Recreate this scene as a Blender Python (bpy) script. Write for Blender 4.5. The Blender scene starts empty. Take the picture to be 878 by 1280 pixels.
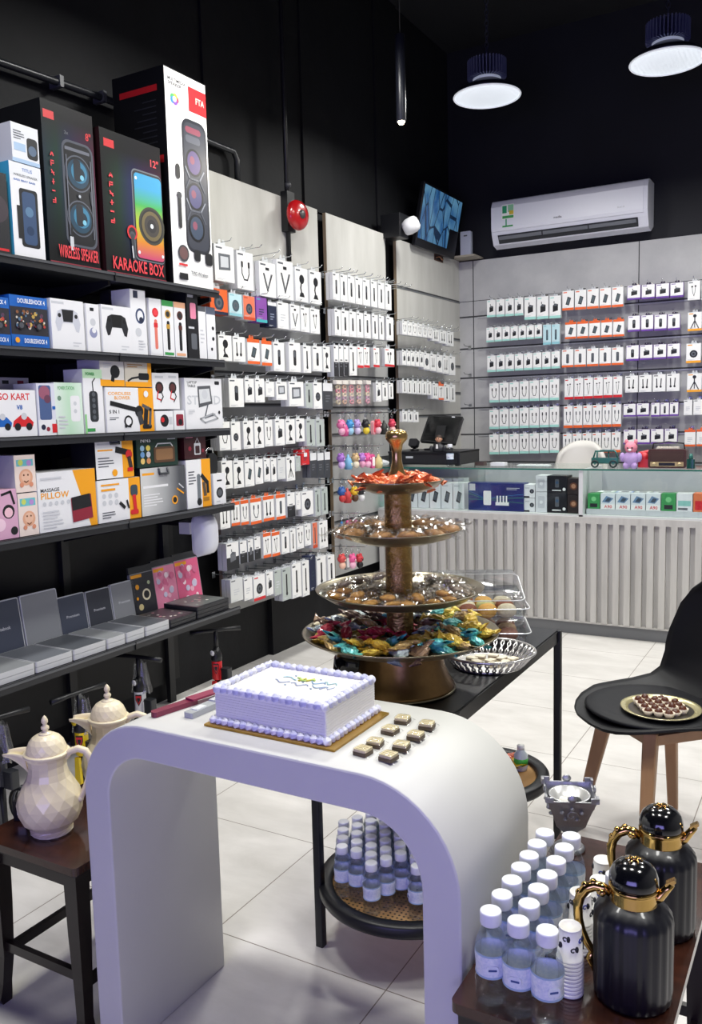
import bpy, math, random
from mathutils import Vector, Matrix
random.seed(7)
S = bpy.context.scene
COL = S.collection
PI = math.pi
# ------------------------------------------------------------------ camera
H = 1.4
FPX = 1067.92
RX = Vector((0.86797566, 0.03432934, -0.49541877))
RY = Vector((0.49594807, -0.11128591, 0.86119159))
RZ = Vector((-0.02556899, -0.99319532, -0.11361903))
cd = bpy.data.cameras.new('camera'); cam = bpy.data.objects.new('camera', cd); COL.objects.link(cam)
cd.sensor_fit = 'VERTICAL'; cd.sensor_height = 36; cd.lens = 36 * FPX / 1280; cd.clip_start = .02; cd.clip_end = 60
cam.matrix_world = Matrix(((RX.x, -RX.y, -RX.z, 0), (RY.x, -RY.y, -RY.z, 0), (RZ.x, -RZ.y, -RZ.z, H), (0, 0, 0, 1)))
S.camera = cam
# ------------------------------------------------------------------ world, lights, exposure
W = bpy.data.worlds.new('world'); S.world = W; W.use_nodes = True
W.node_tree.nodes['Background'].inputs[0].default_value = (.75, .8, 1, 1)
W.node_tree.nodes['Background'].inputs[1].default_value = .05
S.view_settings.view_transform = 'Standard'; S.view_settings.look = 'None'
S.view_settings.exposure = 0.0; S.view_settings.gamma = 1; S.view_settings.use_curve_mapping = False
LAMPS = [(-1.944, 5.17), (-.91, 5.235), (.1, 5.2), (-1.9, 3.2), (-.7, 3.2), (.6, 3.2), (-1.85, 1.35), (-.55, 1.35), (.7, 1.35)]
LAMP_Z = 3.3; LAMP_W = 36
def lamp_light(x, y):
    e = {0: 24, 1: 24, 2: 20}[0 if y > 4 else 1 if y > 2 else 2]
    l = bpy.data.lights.new('high_bay_light', 'AREA'); l.shape = 'DISK'; l.size = .34; l.energy = e
    l.color = (1, .99, .95); l.spread = math.radians(165)
    o = bpy.data.objects.new('high_bay_light', l); o.location = (x, y, LAMP_Z - .03); COL.objects.link(o)
for x_, y_ in LAMPS: lamp_light(x_, y_)
def area(name, loc, rot, sx, sy, e, c):
    l = bpy.data.lights.new(name, 'AREA'); l.shape = 'RECTANGLE'; l.size = sx; l.size_y = sy; l.energy = e; l.color = c; l.spread = math.radians(110)
    o = bpy.data.objects.new(name, l); o.location = loc; o.rotation_euler = rot; COL.objects.link(o)
area('shopfront_violet_led', (-.2, -1.9, 1.25), (math.radians(97), 0, math.radians(8)), 2.6, 1.1, 25, (.38, .34, 1))
# ------------------------------------------------------------------ pixel rays onto real planes
def ray(u, v):
    a = (u - 439) / FPX; b = (v - 640) / FPX
    return Vector((RX.x * a + RX.y * b + RX.z, RY.x * a + RY.y * b + RY.z, RZ.x * a + RZ.y * b + RZ.z))
def onz(u, v, z): d = ray(u, v); t = (z - H) / d.z; return Vector((0, 0, H)) + d * t
def onx(u, v, x): d = ray(u, v); return Vector((0, 0, H)) + d * (x / d.x)
def ony(u, v, y): d = ray(u, v); return Vector((0, 0, H)) + d * (y / d.y)
# ------------------------------------------------------------------ materials
MC = {}
def s2l(c): return c / 12.92 if c <= .04045 else ((c + .055) / 1.055) ** 2.4
def hexc(h): return tuple(s2l(int(h[i:i + 2], 16) / 255) for i in (0, 2, 4)) + (1,)
def M(h, rough=.5, metal=0, noise=0, scale=6, bump=0, spec=None, h2=None, emit=0, coat=0, stretch=None):
    k = (h, rough, metal, noise, scale, bump, spec, h2, emit, coat, stretch)
    if k in MC: return MC[k]
    m = bpy.data.materials.new('surface_' + h); m.use_nodes = True; nt = m.node_tree; b = nt.nodes['Principled BSDF']
    c = hexc(h); b.inputs['Base Color'].default_value = c; b.inputs['Roughness'].default_value = rough; b.inputs['Metallic'].default_value = metal
    if spec is not None: b.inputs['Specular IOR Level'].default_value = spec
    if coat: b.inputs['Coat Weight'].default_value = coat
    if emit: b.inputs['Emission Color'].default_value = c; b.inputs['Emission Strength'].default_value = emit
    if noise or h2 or bump:
        tc = nt.nodes.new('ShaderNodeTexCoord'); mp = nt.nodes.new('ShaderNodeMapping'); no = nt.nodes.new('ShaderNodeTexNoise')
        if stretch: mp.inputs['Scale'].default_value = stretch
        no.inputs['Scale'].default_value = scale; no.inputs['Detail'].default_value = 6; no.inputs['Roughness'].default_value = .6
        nt.links.new(tc.outputs['Object'], mp.inputs[0]); nt.links.new(mp.outputs[0], no.inputs['Vector'])
        rp = nt.nodes.new('ShaderNodeValToRGB'); rp.color_ramp.elements[0].position = .3; rp.color_ramp.elements[1].position = .7
        c2 = hexc(h2) if h2 else tuple(min(1, x * (1 + noise)) for x in c[:3]) + (1,)
        c1 = c if h2 else tuple(x * (1 - noise) for x in c[:3]) + (1,)
        rp.color_ramp.elements[0].color = c1; rp.color_ramp.elements[1].color = c2
        nt.links.new(no.outputs[0], rp.inputs[0]); nt.links.new(rp.outputs[0], b.inputs['Base Color'])
        if bump:
            bp = nt.nodes.new('ShaderNodeBump'); bp.inputs['Strength'].default_value = bump; bp.inputs['Distance'].default_value = .01
            nt.links.new(no.outputs[0], bp.inputs['Height']); nt.links.new(bp.outputs[0], b.inputs['Normal'])
    MC[k] = m; return m
def clear(name, tint='ffffff', tr=.8, rough=.05, ior=1.4, kind='gloss', bump=0):
    k = ('clear', name)
    if k in MC: return MC[k]
    m = bpy.data.materials.new(name); m.use_nodes = True; nt = m.node_tree; nt.nodes.clear()
    out = nt.nodes.new('ShaderNodeOutputMaterial'); mx = nt.nodes.new('ShaderNodeMixShader'); t = nt.nodes.new('ShaderNodeBsdfTransparent')
    t.inputs[0].default_value = hexc(tint)
    if kind == 'gloss':
        g = nt.nodes.new('ShaderNodeBsdfAnisotropic'); g.inputs['Roughness'].default_value = rough
        fr = nt.nodes.new('ShaderNodeLayerWeight'); fr.inputs[0].default_value = 1 - tr
        mr = nt.nodes.new('ShaderNodeMath'); mr.operation = 'MULTIPLY_ADD'; mr.inputs[1].default_value = .7; mr.inputs[2].default_value = (1 - tr) * .5
        nt.links.new(fr.outputs['Facing'], mr.inputs[0]); nt.links.new(mr.outputs[0], mx.inputs[0])
    else:
        g = nt.nodes.new('ShaderNodeBsdfGlass'); g.inputs['IOR'].default_value = ior; g.inputs['Roughness'].default_value = rough
        g.inputs[0].default_value = hexc(tint); mx.inputs[0].default_value = 1 - tr
    if bump:
        no = nt.nodes.new('ShaderNodeTexNoise'); no.inputs['Scale'].default_value = 60; bp = nt.nodes.new('ShaderNodeBump')
        bp.inputs['Strength'].default_value = bump; nt.links.new(no.outputs[0], bp.inputs['Height']); nt.links.new(bp.outputs[0], g.inputs['Normal'])
    nt.links.new(t.outputs[0], mx.inputs[1]); nt.links.new(g.outputs[0], mx.inputs[2]); nt.links.new(mx.outputs[0], out.inputs[0])
    MC[k] = m; return m
def floor_mat():
    m = bpy.data.materials.new('floor_tiles'); m.use_nodes = True; nt = m.node_tree; b = nt.nodes['Principled BSDF']; L = nt.links.new
    tc = nt.nodes.new('ShaderNodeTexCoord'); sp = nt.nodes.new('ShaderNodeSeparateXYZ'); L(tc.outputs['Object'], sp.inputs[0])
    def line(o, off):
        a = nt.nodes.new('ShaderNodeMath'); a.operation = 'SUBTRACT'; a.inputs[1].default_value = off; L(o, a.inputs[0])
        p = nt.nodes.new('ShaderNodeMath'); p.operation = 'PINGPONG'; p.inputs[1].default_value = .5 * .529; L(a.outputs[0], p.inputs[0])
        c = nt.nodes.new('ShaderNodeMath'); c.operation = 'LESS_THAN'; c.inputs[1].default_value = .0016; L(p.outputs[0], c.inputs[0]); return c.outputs[0]
    mx = nt.nodes.new('ShaderNodeMath'); mx.operation = 'MAXIMUM'; L(line(sp.outputs[0], -.92), mx.inputs[0]); L(line(sp.outputs[1], 1.71), mx.inputs[1])
    n1 = nt.nodes.new('ShaderNodeTexNoise'); n1.inputs['Scale'].default_value = 3.2; n1.inputs['Detail'].default_value = 9; n1.inputs['Roughness'].default_value = .62; n1.inputs['Distortion'].default_value = .3
    mp = nt.nodes.new('ShaderNodeMapping'); mp.inputs['Scale'].default_value = (1, 2.2, 1); L(tc.outputs['Object'], mp.inputs[0]); L(mp.outputs[0], n1.inputs['Vector'])
    rp = nt.nodes.new('ShaderNodeValToRGB'); rp.color_ramp.elements[0].position = .3; rp.color_ramp.elements[1].position = .72
    rp.color_ramp.elements[0].color = hexc('cbc8c3'); rp.color_ramp.elements[1].color = hexc('e4e1dd'); L(n1.outputs[0], rp.inputs[0])
    mi = nt.nodes.new('ShaderNodeMix'); mi.data_type = 'RGBA'; L(mx.outputs[0], mi.inputs[0]); L(rp.outputs[0], mi.inputs[6]); mi.inputs[7].default_value = hexc('857c74')
    L(mi.outputs[2], b.inputs['Base Color']); b.inputs['Roughness'].default_value = .38
    return m
def rattan_mat():
    m = bpy.data.materials.new('woven_rattan'); m.use_nodes = True; nt = m.node_tree; b = nt.nodes['Principled BSDF']; L = nt.links.new
    tc = nt.nodes.new('ShaderNodeTexCoord'); v = nt.nodes.new('ShaderNodeTexVoronoi'); v.inputs['Scale'].default_value = 80; v.inputs['Randomness'].default_value = 0
    L(tc.outputs['Object'], v.inputs['Vector']); rp = nt.nodes.new('ShaderNodeValToRGB'); rp.color_ramp.elements[0].position = .24; rp.color_ramp.elements[1].position = .29
    rp.color_ramp.elements[0].color = hexc('140e08'); rp.color_ramp.elements[1].color = hexc('b98d58'); L(v.outputs['Distance'], rp.inputs[0]); L(rp.outputs[0], b.inputs['Base Color'])
    b.inputs['Roughness'].default_value = .6; return m
def gradient_mat(name, cols, axis=0, lo=0., hi=1.):
    k = ('grad', name)
    if k in MC: return MC[k]
    m = bpy.data.materials.new(name); m.use_nodes = True; nt = m.node_tree; b = nt.nodes['Principled BSDF']; L = nt.links.new
    tc = nt.nodes.new('ShaderNodeTexCoord'); sp = nt.nodes.new('ShaderNodeSeparateXYZ'); L(tc.outputs['Object'], sp.inputs[0])
    mr = nt.nodes.new('ShaderNodeMapRange'); mr.inputs[1].default_value = lo; mr.inputs[2].default_value = hi; L(sp.outputs[axis], mr.inputs[0])
    rp = nt.nodes.new('ShaderNodeValToRGB'); cr = rp.color_ramp; n = len(cols)
    cr.elements[0].color = hexc(cols[0]); cr.elements[1].color = hexc(cols[-1])
    for i in range(1, n - 1): e = cr.elements.new(i / (n - 1)); e.color = hexc(cols[i])
    L(mr.outputs[0], rp.inputs[0]); L(rp.outputs[0], b.inputs['Base Color']); b.inputs['Roughness'].default_value = .3
    MC[k] = m; return m
WHITE = M('e9eaec', .4); OFFW = M('f4f4f2', .35); BLK = M('0c0d10', .4); DARK = M('24262a', .5); GREY = M('8f9294', .5); CHROME = M('c9cdd0', .2, 1)
SHELF = M('17181b', .45); CONC = M('b9b8b3', .7, noise=.10, scale=3, bump=.05, stretch=(1, 1, .5)); GOLD = M('c9a561', .14, 1); MID = M('5b5f66', .5)
# ------------------------------------------------------------------ mesh builder
TXT = {}
def textmesh(s):
    if s in TXT: return TXT[s]
    c = bpy.data.curves.new('t', 'FONT'); c.body = s; c.resolution_u = 2; c.size = 1; c.offset = .018
    o = bpy.data.objects.new('t', c); me = bpy.data.meshes.new_from_object(o)
    vs = [v.co.copy() for v in me.vertices]; fs = [tuple(p.vertices) for p in me.polygons]
    if vs:
        x0 = min(v.x for v in vs); x1 = max(v.x for v in vs); y0 = min(v.y for v in vs); y1 = max(v.y for v in vs)
        vs = [((v.x - x0) / max(1e-6, x1 - x0), (v.y - y0) / max(1e-6, y1 - y0)) for v in vs]
    bpy.data.objects.remove(o); bpy.data.meshes.remove(me); bpy.data.curves.remove(c)
    TXT[s] = (vs, fs); return TXT[s]
class MB:
    def __init__(s): s.v = []; s.f = []; s.mi = []; s.sm = []; s.mats = []; s.X = Matrix.Identity(4)
    def add(s, vs, fs, mat, smooth=False):
        if mat not in s.mats: s.mats.append(mat)
        k = s.mats.index(mat); b = len(s.v)
        s.v += [s.X @ Vector(v) for v in vs]
        for f in fs: s.f.append(tuple(b + i for i in f)); s.mi.append(k); s.sm.append(smooth)
        return s
    def box(s, x0, y0, z0, x1, y1, z1, mat):
        vs = [(x, y, z) for z in (z0, z1) for y in (y0, y1) for x in (x0, x1)]
        return s.add(vs, [(0, 2, 3, 1), (4, 5, 7, 6), (0, 1, 5, 4), (2, 6, 7, 3), (0, 4, 6, 2), (1, 3, 7, 5)], mat)
    def prism(s, pts, a, b, mat, ax='z', smooth=False):
        def P(p, t): return {'z': (p[0], p[1], t), 'y': (p[0], t, p[1]), 'x': (t, p[0], p[1])}[ax]
        n = len(pts); vs = [P(p, a) for p in pts] + [P(p, b) for p in pts]
        area2 = sum(pts[i][0] * pts[(i + 1) % n][1] - pts[(i + 1) % n][0] * pts[i][1] for i in range(n))
        flip = (area2 < 0) != (ax == 'y')
        if b < a: flip = not flip
        caps = [tuple(reversed(range(n))), tuple(range(n, 2 * n))]; side = [(i, (i + 1) % n, n + (i + 1) % n, n + i) for i in range(n)]
        if flip: caps = [tuple(reversed(c)) for c in caps]; side = [tuple(reversed(c)) for c in side]
        s.add(vs, caps, mat, False); 
        return s.add(vs, side, mat, smooth)
    def rbox(s, x0, y0, z0, x1, y1, z1, r, mat, ax='z', n=4):
        d = {'z': (x0, y0, x1, y1, z0, z1), 'y': (x0, z0, x1, z1, y0, y1), 'x': (y0, z0, y1, z1, x0, x1)}[ax]
        return s.prism(rr(d[0], d[1], d[2], d[3], r, n), d[4], d[5], mat, ax, True)
    def lathe(s, prof, mat, n=24, c=(0, 0, 0), rib=0, ribn=0, smooth=True, twist=0, sx=1, sy=1, caps=True):
        vs = []; fs = []; m = len(prof)
        for j, (r, z) in enumerate(prof):
            for i in range(n):
                a = 2 * PI * i / n + twist * j
                q = r * (1 + rib * math.cos(ribn * a)) if ribn else r
                vs.append((c[0] + q * math.cos(a) * sx, c[1] + q * math.sin(a) * sy, c[2] + z))
        for j in range(m - 1):
            for i in range(n):
                a = j * n + i; b = j * n + (i + 1) % n; fs.append((a, b, b + n, a + n))
        if caps and prof[0][0] > 1e-5: fs.append(tuple(reversed(range(n))))
        if caps and prof[-1][0] > 1e-5: fs.append(tuple((m - 1) * n + i for i in range(n)))
        return s.add(vs, fs, mat, smooth)
    def tube(s, pts, r, mat, n=8, closed=False, smooth=True, flat=1):
        pts = [Vector(p) for p in pts]; m = len(pts); vs = []; fs = []; up = None
        for j, p in enumerate(pts):
            a = pts[(j - 1) % m] if (j > 0 or closed) else p; b = pts[(j + 1) % m] if (j < m - 1 or closed) else p
            d = (b - a).normalized()
            if up is None:
                up = Vector((0, 0, 1)) if abs(d.z) < .9 else Vector((1, 0, 0))
            sd = d.cross(up).normalized(); up = sd.cross(d).normalized()
            rj = r[j] if isinstance(r, (list, tuple)) else r
            for i in range(n):
                t = 2 * PI * i / n; vs.append(p + sd * math.cos(t) * rj + up * math.sin(t) * rj * flat)
        for j in range(m if closed else m - 1):
            for i in range(n):
                a = j * n + i; b = j * n + (i + 1) % n; k = ((j + 1) % m) * n
                fs.append((a, b, k + (i + 1) % n, k + i))
        if not closed: fs += [tuple(reversed(range(n))), tuple((m - 1) * n + i for i in range(n))]
        return s.add(vs, fs, mat, smooth)
    def ball(s, c, r, mat, n=10, m=6, sz=1, sx=1, sy=1):
        prof = [(max(0, r * math.sin(PI * j / m)), -r * sz * math.cos(PI * j / m)) for j in range(m + 1)]
        return s.lathe(prof, mat, n, c, sx=sx, sy=sy)
    def surf(s, fn, nu, nv, mat, smooth=True, thick=0):
        g = [[Vector(fn(i / nu, j / nv)) for i in range(nu + 1)] for j in range(nv + 1)]
        vs = [p for row in g for p in row]; w = nu + 1
        fs = [(j * w + i, j * w + i + 1, (j + 1) * w + i + 1, (j + 1) * w + i) for j in range(nv) for i in range(nu)]
        if thick:
            nn = []
            for j in range(nv + 1):
                for i in range(nu + 1):
                    du = g[j][min(nu, i + 1)] - g[j][max(0, i - 1)]; dv = g[min(nv, j + 1)][i] - g[max(0, j - 1)][i]
                    c = du.cross(dv); nn.append(c.normalized() if c.length > 1e-9 else Vector((0, 0, 1)))
            b = len(vs); vs += [vs[k] - nn[k] * thick for k in range(b)]
            fs += [tuple(b + q for q in reversed(f)) for f in fs[:]]
            per = [i for i in range(nu)] + [j * w + nu for j in range(nv)] + [nv * w + i for i in range(nu, 0, -1)] + [j * w for j in range(nv, 0, -1)]
            for q in range(len(per)): a = per[q]; c = per[(q + 1) % len(per)]; fs.append((c, a, b + a, b + c))
        return s.add(vs, fs, mat, smooth)
    def build(s, name, parent=None, loc=None, rot=None, bev=0, seg=2, **props):
        me = bpy.data.meshes.new(name); me.from_pydata([tuple(v) for v in s.v], [], s.f); me.update()
        for m in s.mats: me.materials.append(m)
        me.polygons.foreach_set('material_index', s.mi); me.polygons.foreach_set('use_smooth', s.sm)
        o = bpy.data.objects.new(name, me); COL.objects.link(o)
        if parent is not None: o.parent = parent
        if loc is not None: o.location = loc
        if rot is not None: o.rotation_euler = rot
        if bev:
            b = o.modifiers.new('bevel', 'BEVEL'); b.width = bev; b.segments = seg; b.limit_method = 'ANGLE'; b.angle_limit = math.radians(40)
        for k, q in props.items(): o[k] = q
        return o
def rr(x0, y0, x1, y1, r, n=4):
    r = min(r, (x1 - x0) / 2 - 1e-5, (y1 - y0) / 2 - 1e-5); P = []
    for cx, cy, a0 in ((x1 - r, y0 + r, -90), (x1 - r, y1 - r, 0), (x0 + r, y1 - r, 90), (x0 + r, y0 + r, 180)):
        for k in range(n + 1): a = math.radians(a0 + 90 * k / n); P.append((cx + r * math.cos(a), cy + r * math.sin(a)))
    return P
def thing(name, label, cat, loc=(0, 0, 0), rot=(0, 0, 0), group=None):
    o = bpy.data.objects.new(name, None); COL.objects.link(o); o.empty_display_size = .05
    o.location = loc; o.rotation_euler = rot; return tag(o, label, cat, group)
def tag(o, label, cat, group=None):
    o['label'] = label; o['category'] = cat
    if group: o['group'] = group
    return o
def struct(mb, name, **k): o = mb.build(name, **k); o['kind'] = 'structure'; return o
def kids(o): return [c for c in o.children]
ALLC = {}
def dup(o, loc, rot=None, label=None, parent=None, **p):
    c = o.copy(); COL.objects.link(c)
    if parent is not None: c.parent = parent
    if loc is not None: c.location = loc
    if rot is not None: c.rotation_euler = rot
    if label: c['label'] = label
    for k, q in p.items(): c[k] = q
    for ch in list(o.children): dup(ch, None, parent=c)
    return c
ORD = ['', 'first', 'second', 'third', 'fourth', 'fifth', 'sixth', 'seventh', 'eighth', 'ninth', 'tenth', 'eleventh', 'twelfth', 'thirteenth', 'fourteenth', 'fifteenth', 'sixteenth', 'seventeenth', 'eighteenth', 'nineteenth', 'twentieth']
# face artwork: u,v in 0..1 on a face at y = yf looking to -y
class Art:
    def __init__(s, mb, w, h, yf, x0=None): s.mb = mb; s.w = w; s.h = h; s.y = yf; s.x0 = -w / 2 if x0 is None else x0; s.k = 0
    def _y(s): s.k += 1; return s.y - .0004 - .00012 * s.k
    def P(s, u, v, y): return (s.x0 + u * s.w, y, v * s.h)
    def poly(s, pts, mat):
        y = s._y(); n = len(pts); a = sum(pts[i][0] * pts[(i + 1) % n][1] - pts[(i + 1) % n][0] * pts[i][1] for i in range(n))
        if a < 0: pts = pts[::-1]
        s.mb.add([s.P(u, v, y) for u, v in pts], [tuple(range(n))], mat); return s
    def q(s, u0, v0, u1, v1, mat): return s.poly([(u0, v0), (u1, v0), (u1, v1), (u0, v1)], mat)
    def rq(s, u0, v0, u1, v1, r, mat): return s.poly([(p[0] / s.w, p[1] / s.h) for p in rr(u0 * s.w, v0 * s.h, u1 * s.w, v1 * s.h, r * s.w, 4)], mat)
    def disc(s, u, v, r, mat, n=16, ry=None):
        ry = r * s.w / s.h if ry is None else ry
        return s.poly([(u + r * math.cos(2 * PI * i / n), v + ry * math.sin(2 * PI * i / n)) for i in range(n)], mat)
    def line(s, pts, t, mat):
        y = s._y(); V = [Vector((p[0] * s.w, p[1] * s.h)) for p in pts]; t *= s.w
        for i in range(len(V) - 1):
            d = (V[i + 1] - V[i]); d = d.normalized() if d.length > 1e-9 else Vector((1, 0)); n = Vector((-d.y, d.x)) * t / 2; e = d * t * .25
            q = [V[i] - n - e, V[i + 1] - n + e, V[i + 1] + n + e, V[i] + n - e]
            s.mb.add([(s.x0 + a.x, y, a.y) for a in q], [(0, 1, 2, 3)], mat)
        return s
    def text(s, st, u0, v0, u1, v1, mat):
        y = s._y(); vs, fs = textmesh(st)
        if vs: s.mb.add([s.P(u0 + a * (u1 - u0), v0 + b * (v1 - v0), y) for a, b in vs], fs, mat)
        return s
    def lines(s, u0, v0, u1, v1, n, mat, seed=1):
        r = random.Random(seed); h = (v1 - v0) / n
        for i in range(n): s.q(u0, v0 + i * h, u0 + (u1 - u0) * (.55 + .45 * r.random()), v0 + i * h + h * .4, mat)
        return s
# ================================================================== THE ROOM
FLM = floor_mat()
wallm = M('111215', .65, noise=.3, scale=4, bump=.5, spec=.3); wallb = M('0d0f18', .7, noise=.2, scale=3)
b = MB(); b.box(-3.1, -2.6, -.1, 2.4, 7.0, 0, FLM); struct(b, 'floor')
b = MB(); b.box(-3.1, -2.6, 4.3, 2.4, 7.0, 4.4, M('0c0d12', .8)); struct(b, 'ceiling')
b = MB(); b.box(-3.1, -2.6, 0, -2.9, 6.8, 4.3, wallm)
for yy in (3.62, 4.55, 5.5): b.box(-2.9, yy, 2.66, -2.885, yy + .34, 4.3, wallm)
b.box(-2.9, 4.02, 0, -2.865, 6.8, 2.64, wallm); struct(b, 'wall_left')
b = MB(); b.box(-3.1, 6.8, 0, 2.4, 7.0, 4.3, wallb); struct(b, 'wall_back')
b = MB(); b.box(2.2, -2.6, 0, 2.4, 6.8, 4.3, M('8a8b8d', .7, noise=.1)); struct(b, 'wall_right')
b = MB(); b.box(-3.1, -2.8, 0, 2.4, -2.6, 4.3, M('55565c', .6, noise=.1)); struct(b, 'wall_front')
# conduits on the left wall
b = MB(); b.tube([(-2.85, 1.2, 2.72), (-2.85, 2.34, 2.775), (-2.85, 2.9, 2.80), (-2.85, 3.8, 2.80), (-2.85, 3.83, 2.76), (-2.85, 3.83, 2.645)], .016, M('26282c', .35))
for yy in (2.05, 2.62, 2.86): b.box(-2.895, yy, 2.755 + (yy - 2.34) * .045, -2.83, yy + .02, 2.80 + (yy - 2.34) * .045, M('4a4c50', .35))
tag(b.build('electrical_conduit'), 'thick black electrical conduit clipped to the black wall above the speaker boxes', 'conduit')
b = MB(); b.tube([(-2.782, 4.2, 4.3), (-2.782, 4.2, 3.2), (-2.782, 4.2, 2.28)], .014, M('17181b', .4)); b.box(-2.8, 4.16, 2.44, -2.755, 4.235, 2.66, M('17181b', .4))
b.ball((-2.775, 4.2, 2.7), .02, M('3b3d42', .4))
tag(b.build('bell_conduit'), 'thin black conduit running down the grey panel behind the red bell', 'conduit')
t = thing('fire_alarm_bell', 'round red fire alarm bell on the grey panel top', 'alarm bell', (-2.752, 4.2, 2.525), (0, PI / 2, math.radians(-8))); t.scale = (.86, .86, .8)
b = MB(); b.lathe([(.045, -.01), (.05, .03), (.05, .05)], M('1a1a1c', .5)); b.build('backplate', t)
b = MB(); b.lathe([(.092, .035), (.098, .045), (.096, .06), (.085, .078), (.06, .09), (.03, .095), (0, .096)], M('b3141b', .25, coat=.6), 40); b.build('gong', t, label='red domed gong')
b = MB(); b.lathe([(.028, .094), (.028, .1), (.008, .102), (0, .102)], M('3d3a3c', .4), 20); b.build('centre_disc', t)
# ------------------------------------------------------------------ slatwall panels
XP = -2.80; YB = 6.77; PT = 2.635
edge = M('8b7a63', .6); rail = M('8d9092', .35, .7); groove = M('3c3d3f', .6)
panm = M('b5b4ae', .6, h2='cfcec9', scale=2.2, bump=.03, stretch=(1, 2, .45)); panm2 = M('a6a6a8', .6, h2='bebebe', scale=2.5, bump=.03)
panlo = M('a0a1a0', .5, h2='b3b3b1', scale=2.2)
def panel_left(name, y0, y1, z0, rows, label, full=True):
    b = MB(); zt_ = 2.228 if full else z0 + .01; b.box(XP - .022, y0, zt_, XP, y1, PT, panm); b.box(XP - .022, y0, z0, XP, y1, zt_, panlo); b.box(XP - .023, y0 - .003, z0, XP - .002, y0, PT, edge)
    for q in (.12, .5, .88): b.box(-2.862, y0 + (y1 - y0) * q - .02, z0 + .02, XP - .022, y0 + (y1 - y0) * q + .02, PT - .02, BLK)
    for z in rows: b.box(XP - .001, y0 + .002, z, XP + .0015, y1 - .002, z + .012, groove); b.box(XP, y0 + .002, z - .008, XP + .004, y1 - .002, z, rail)
    tag(b.build(name), label, 'wall panel')
PR = {}
R1 = [2.215, 2.02, 1.815, 1.63, 1.46, 1.27, 1.09, .90, .71]
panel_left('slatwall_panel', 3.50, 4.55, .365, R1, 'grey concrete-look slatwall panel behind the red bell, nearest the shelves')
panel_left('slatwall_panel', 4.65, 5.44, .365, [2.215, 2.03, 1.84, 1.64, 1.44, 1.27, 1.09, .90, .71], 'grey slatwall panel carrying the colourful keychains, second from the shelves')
panel_left('slatwall_panel', 5.61, 6.77, .365, [2.30, 1.99, 1.77, 1.55, 1.37], 'grey slatwall panel in the corner below the blue screen', False)
b = MB(); b.box(XP, YB, .1, 2.19, 6.79, 2.625, panm2)
for x in (-2.68, -1.36, -.0, 1.3): b.box(x, YB - .0015, .1, x + .007, YB, 2.625, groove)
for z in (2.17, 1.91, 1.67, 1.42, 1.20, .97): b.box(XP, YB - .002, z, 2.2, YB, z + .012, groove); b.box(-2.64, YB - .006, z - .01, 1.3, YB, z, M('c7c9cc', .3, .5))
for y in (2.3,): b.box(XP, YB - .0015, y, 2.2, YB, y + .004, groove)
tag(b.build('slatwall_panel'), 'long grey slatwall covering the back wall under the air conditioner', 'wall panel')
# ------------------------------------------------------------------ shelves of the gondola
XS = -2.45; SZ = [1.963, 1.657, 1.349, 1.001, .507]
nm = ['topmost black wall shelf carrying the big speaker boxes', 'black wall shelf carrying controllers and microphones', 'black wall shelf carrying the blower and laptop stand', 'black wall shelf carrying the massage pillow box', 'lowest black wall shelf carrying flat grey laptop covers']
Y1 = [3.12, 3.14, 3.16, 3.17, 3.18]
for i, z in enumerate(SZ):
    t = thing('wall_shelf', nm[i], 'shelf', (0, 0, 0))
    b = MB(); b.box(-2.84, 1.2, z - .022, XS - .008, Y1[i] - .05, z, SHELF); b.build('shelf_board', t)
    b = MB(); b.box(XS - .008, 1.2, z - .03, XS, Y1[i], z + .003, M('232428', .35)); b.box(XS, 1.2, z - .008, XS + .004, Y1[i], z, M('5f6165', .3, .4))
    for yy in (1.6, 2.48): b.box(XS + .0005, yy, z - .03, XS + .005, yy + .004, z + .003, BLK)
    b.build('front_rail', t)
    for yy in (1.55, 2.5, 3.12):
        b = MB(); b.prism([(-2.86, z - .022), (-2.5, z - .022), (-2.5, z - .04), (-2.86, z - .11)], yy - .006, yy + .006, SHELF, 'y'); b.build('bracket', t)
b = MB(); b.box(-2.9, 1.2, .1, -2.865, 3.2, 2.0, M('0b0c0e', .6)); 
for yy in (1.53, 2.48, 3.1): b.box(-2.865, yy, 0, -2.84, yy + .04, 2.05, SHELF)
tag(b.build('shelf_backing'), 'black backing board and uprights behind the wall shelves', 'shelving')
# white rounded wall unit hanging off the shelf end
t = thing('soap_dispenser', 'rounded white dispenser hanging below the shelf end beside the hanging packs', 'dispenser', (-2.57, 3.06, .765)); t.scale = (1.25, 1.25, 1.2)
b = MB(); b.surf(lambda u, v: (.012 + .055 * (max(0, 1 - abs(2 * u - 1) ** 2.6) ** .5) * (max(0, 1 - abs(2 * v - 1) ** 3.4)) ** .5, (u - .5) * .105 * (1 - .25 * abs(2 * v - 1) ** 4), v * .165), 16, 16, M('dfe1ea', .25)); b.rbox(0, -.05, .003, .014, .05, .162, .03, M('dfe1ea', .25), 'x'); b.build('cover', t)
b = MB(); b.box(-.05, -.06, .09, 0, -.01, .135, M('d8d8da', .4)); b.box(-.2, -.02, .115, -.05, -.005, .13, BLK); b.build('bracket', t)
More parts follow.
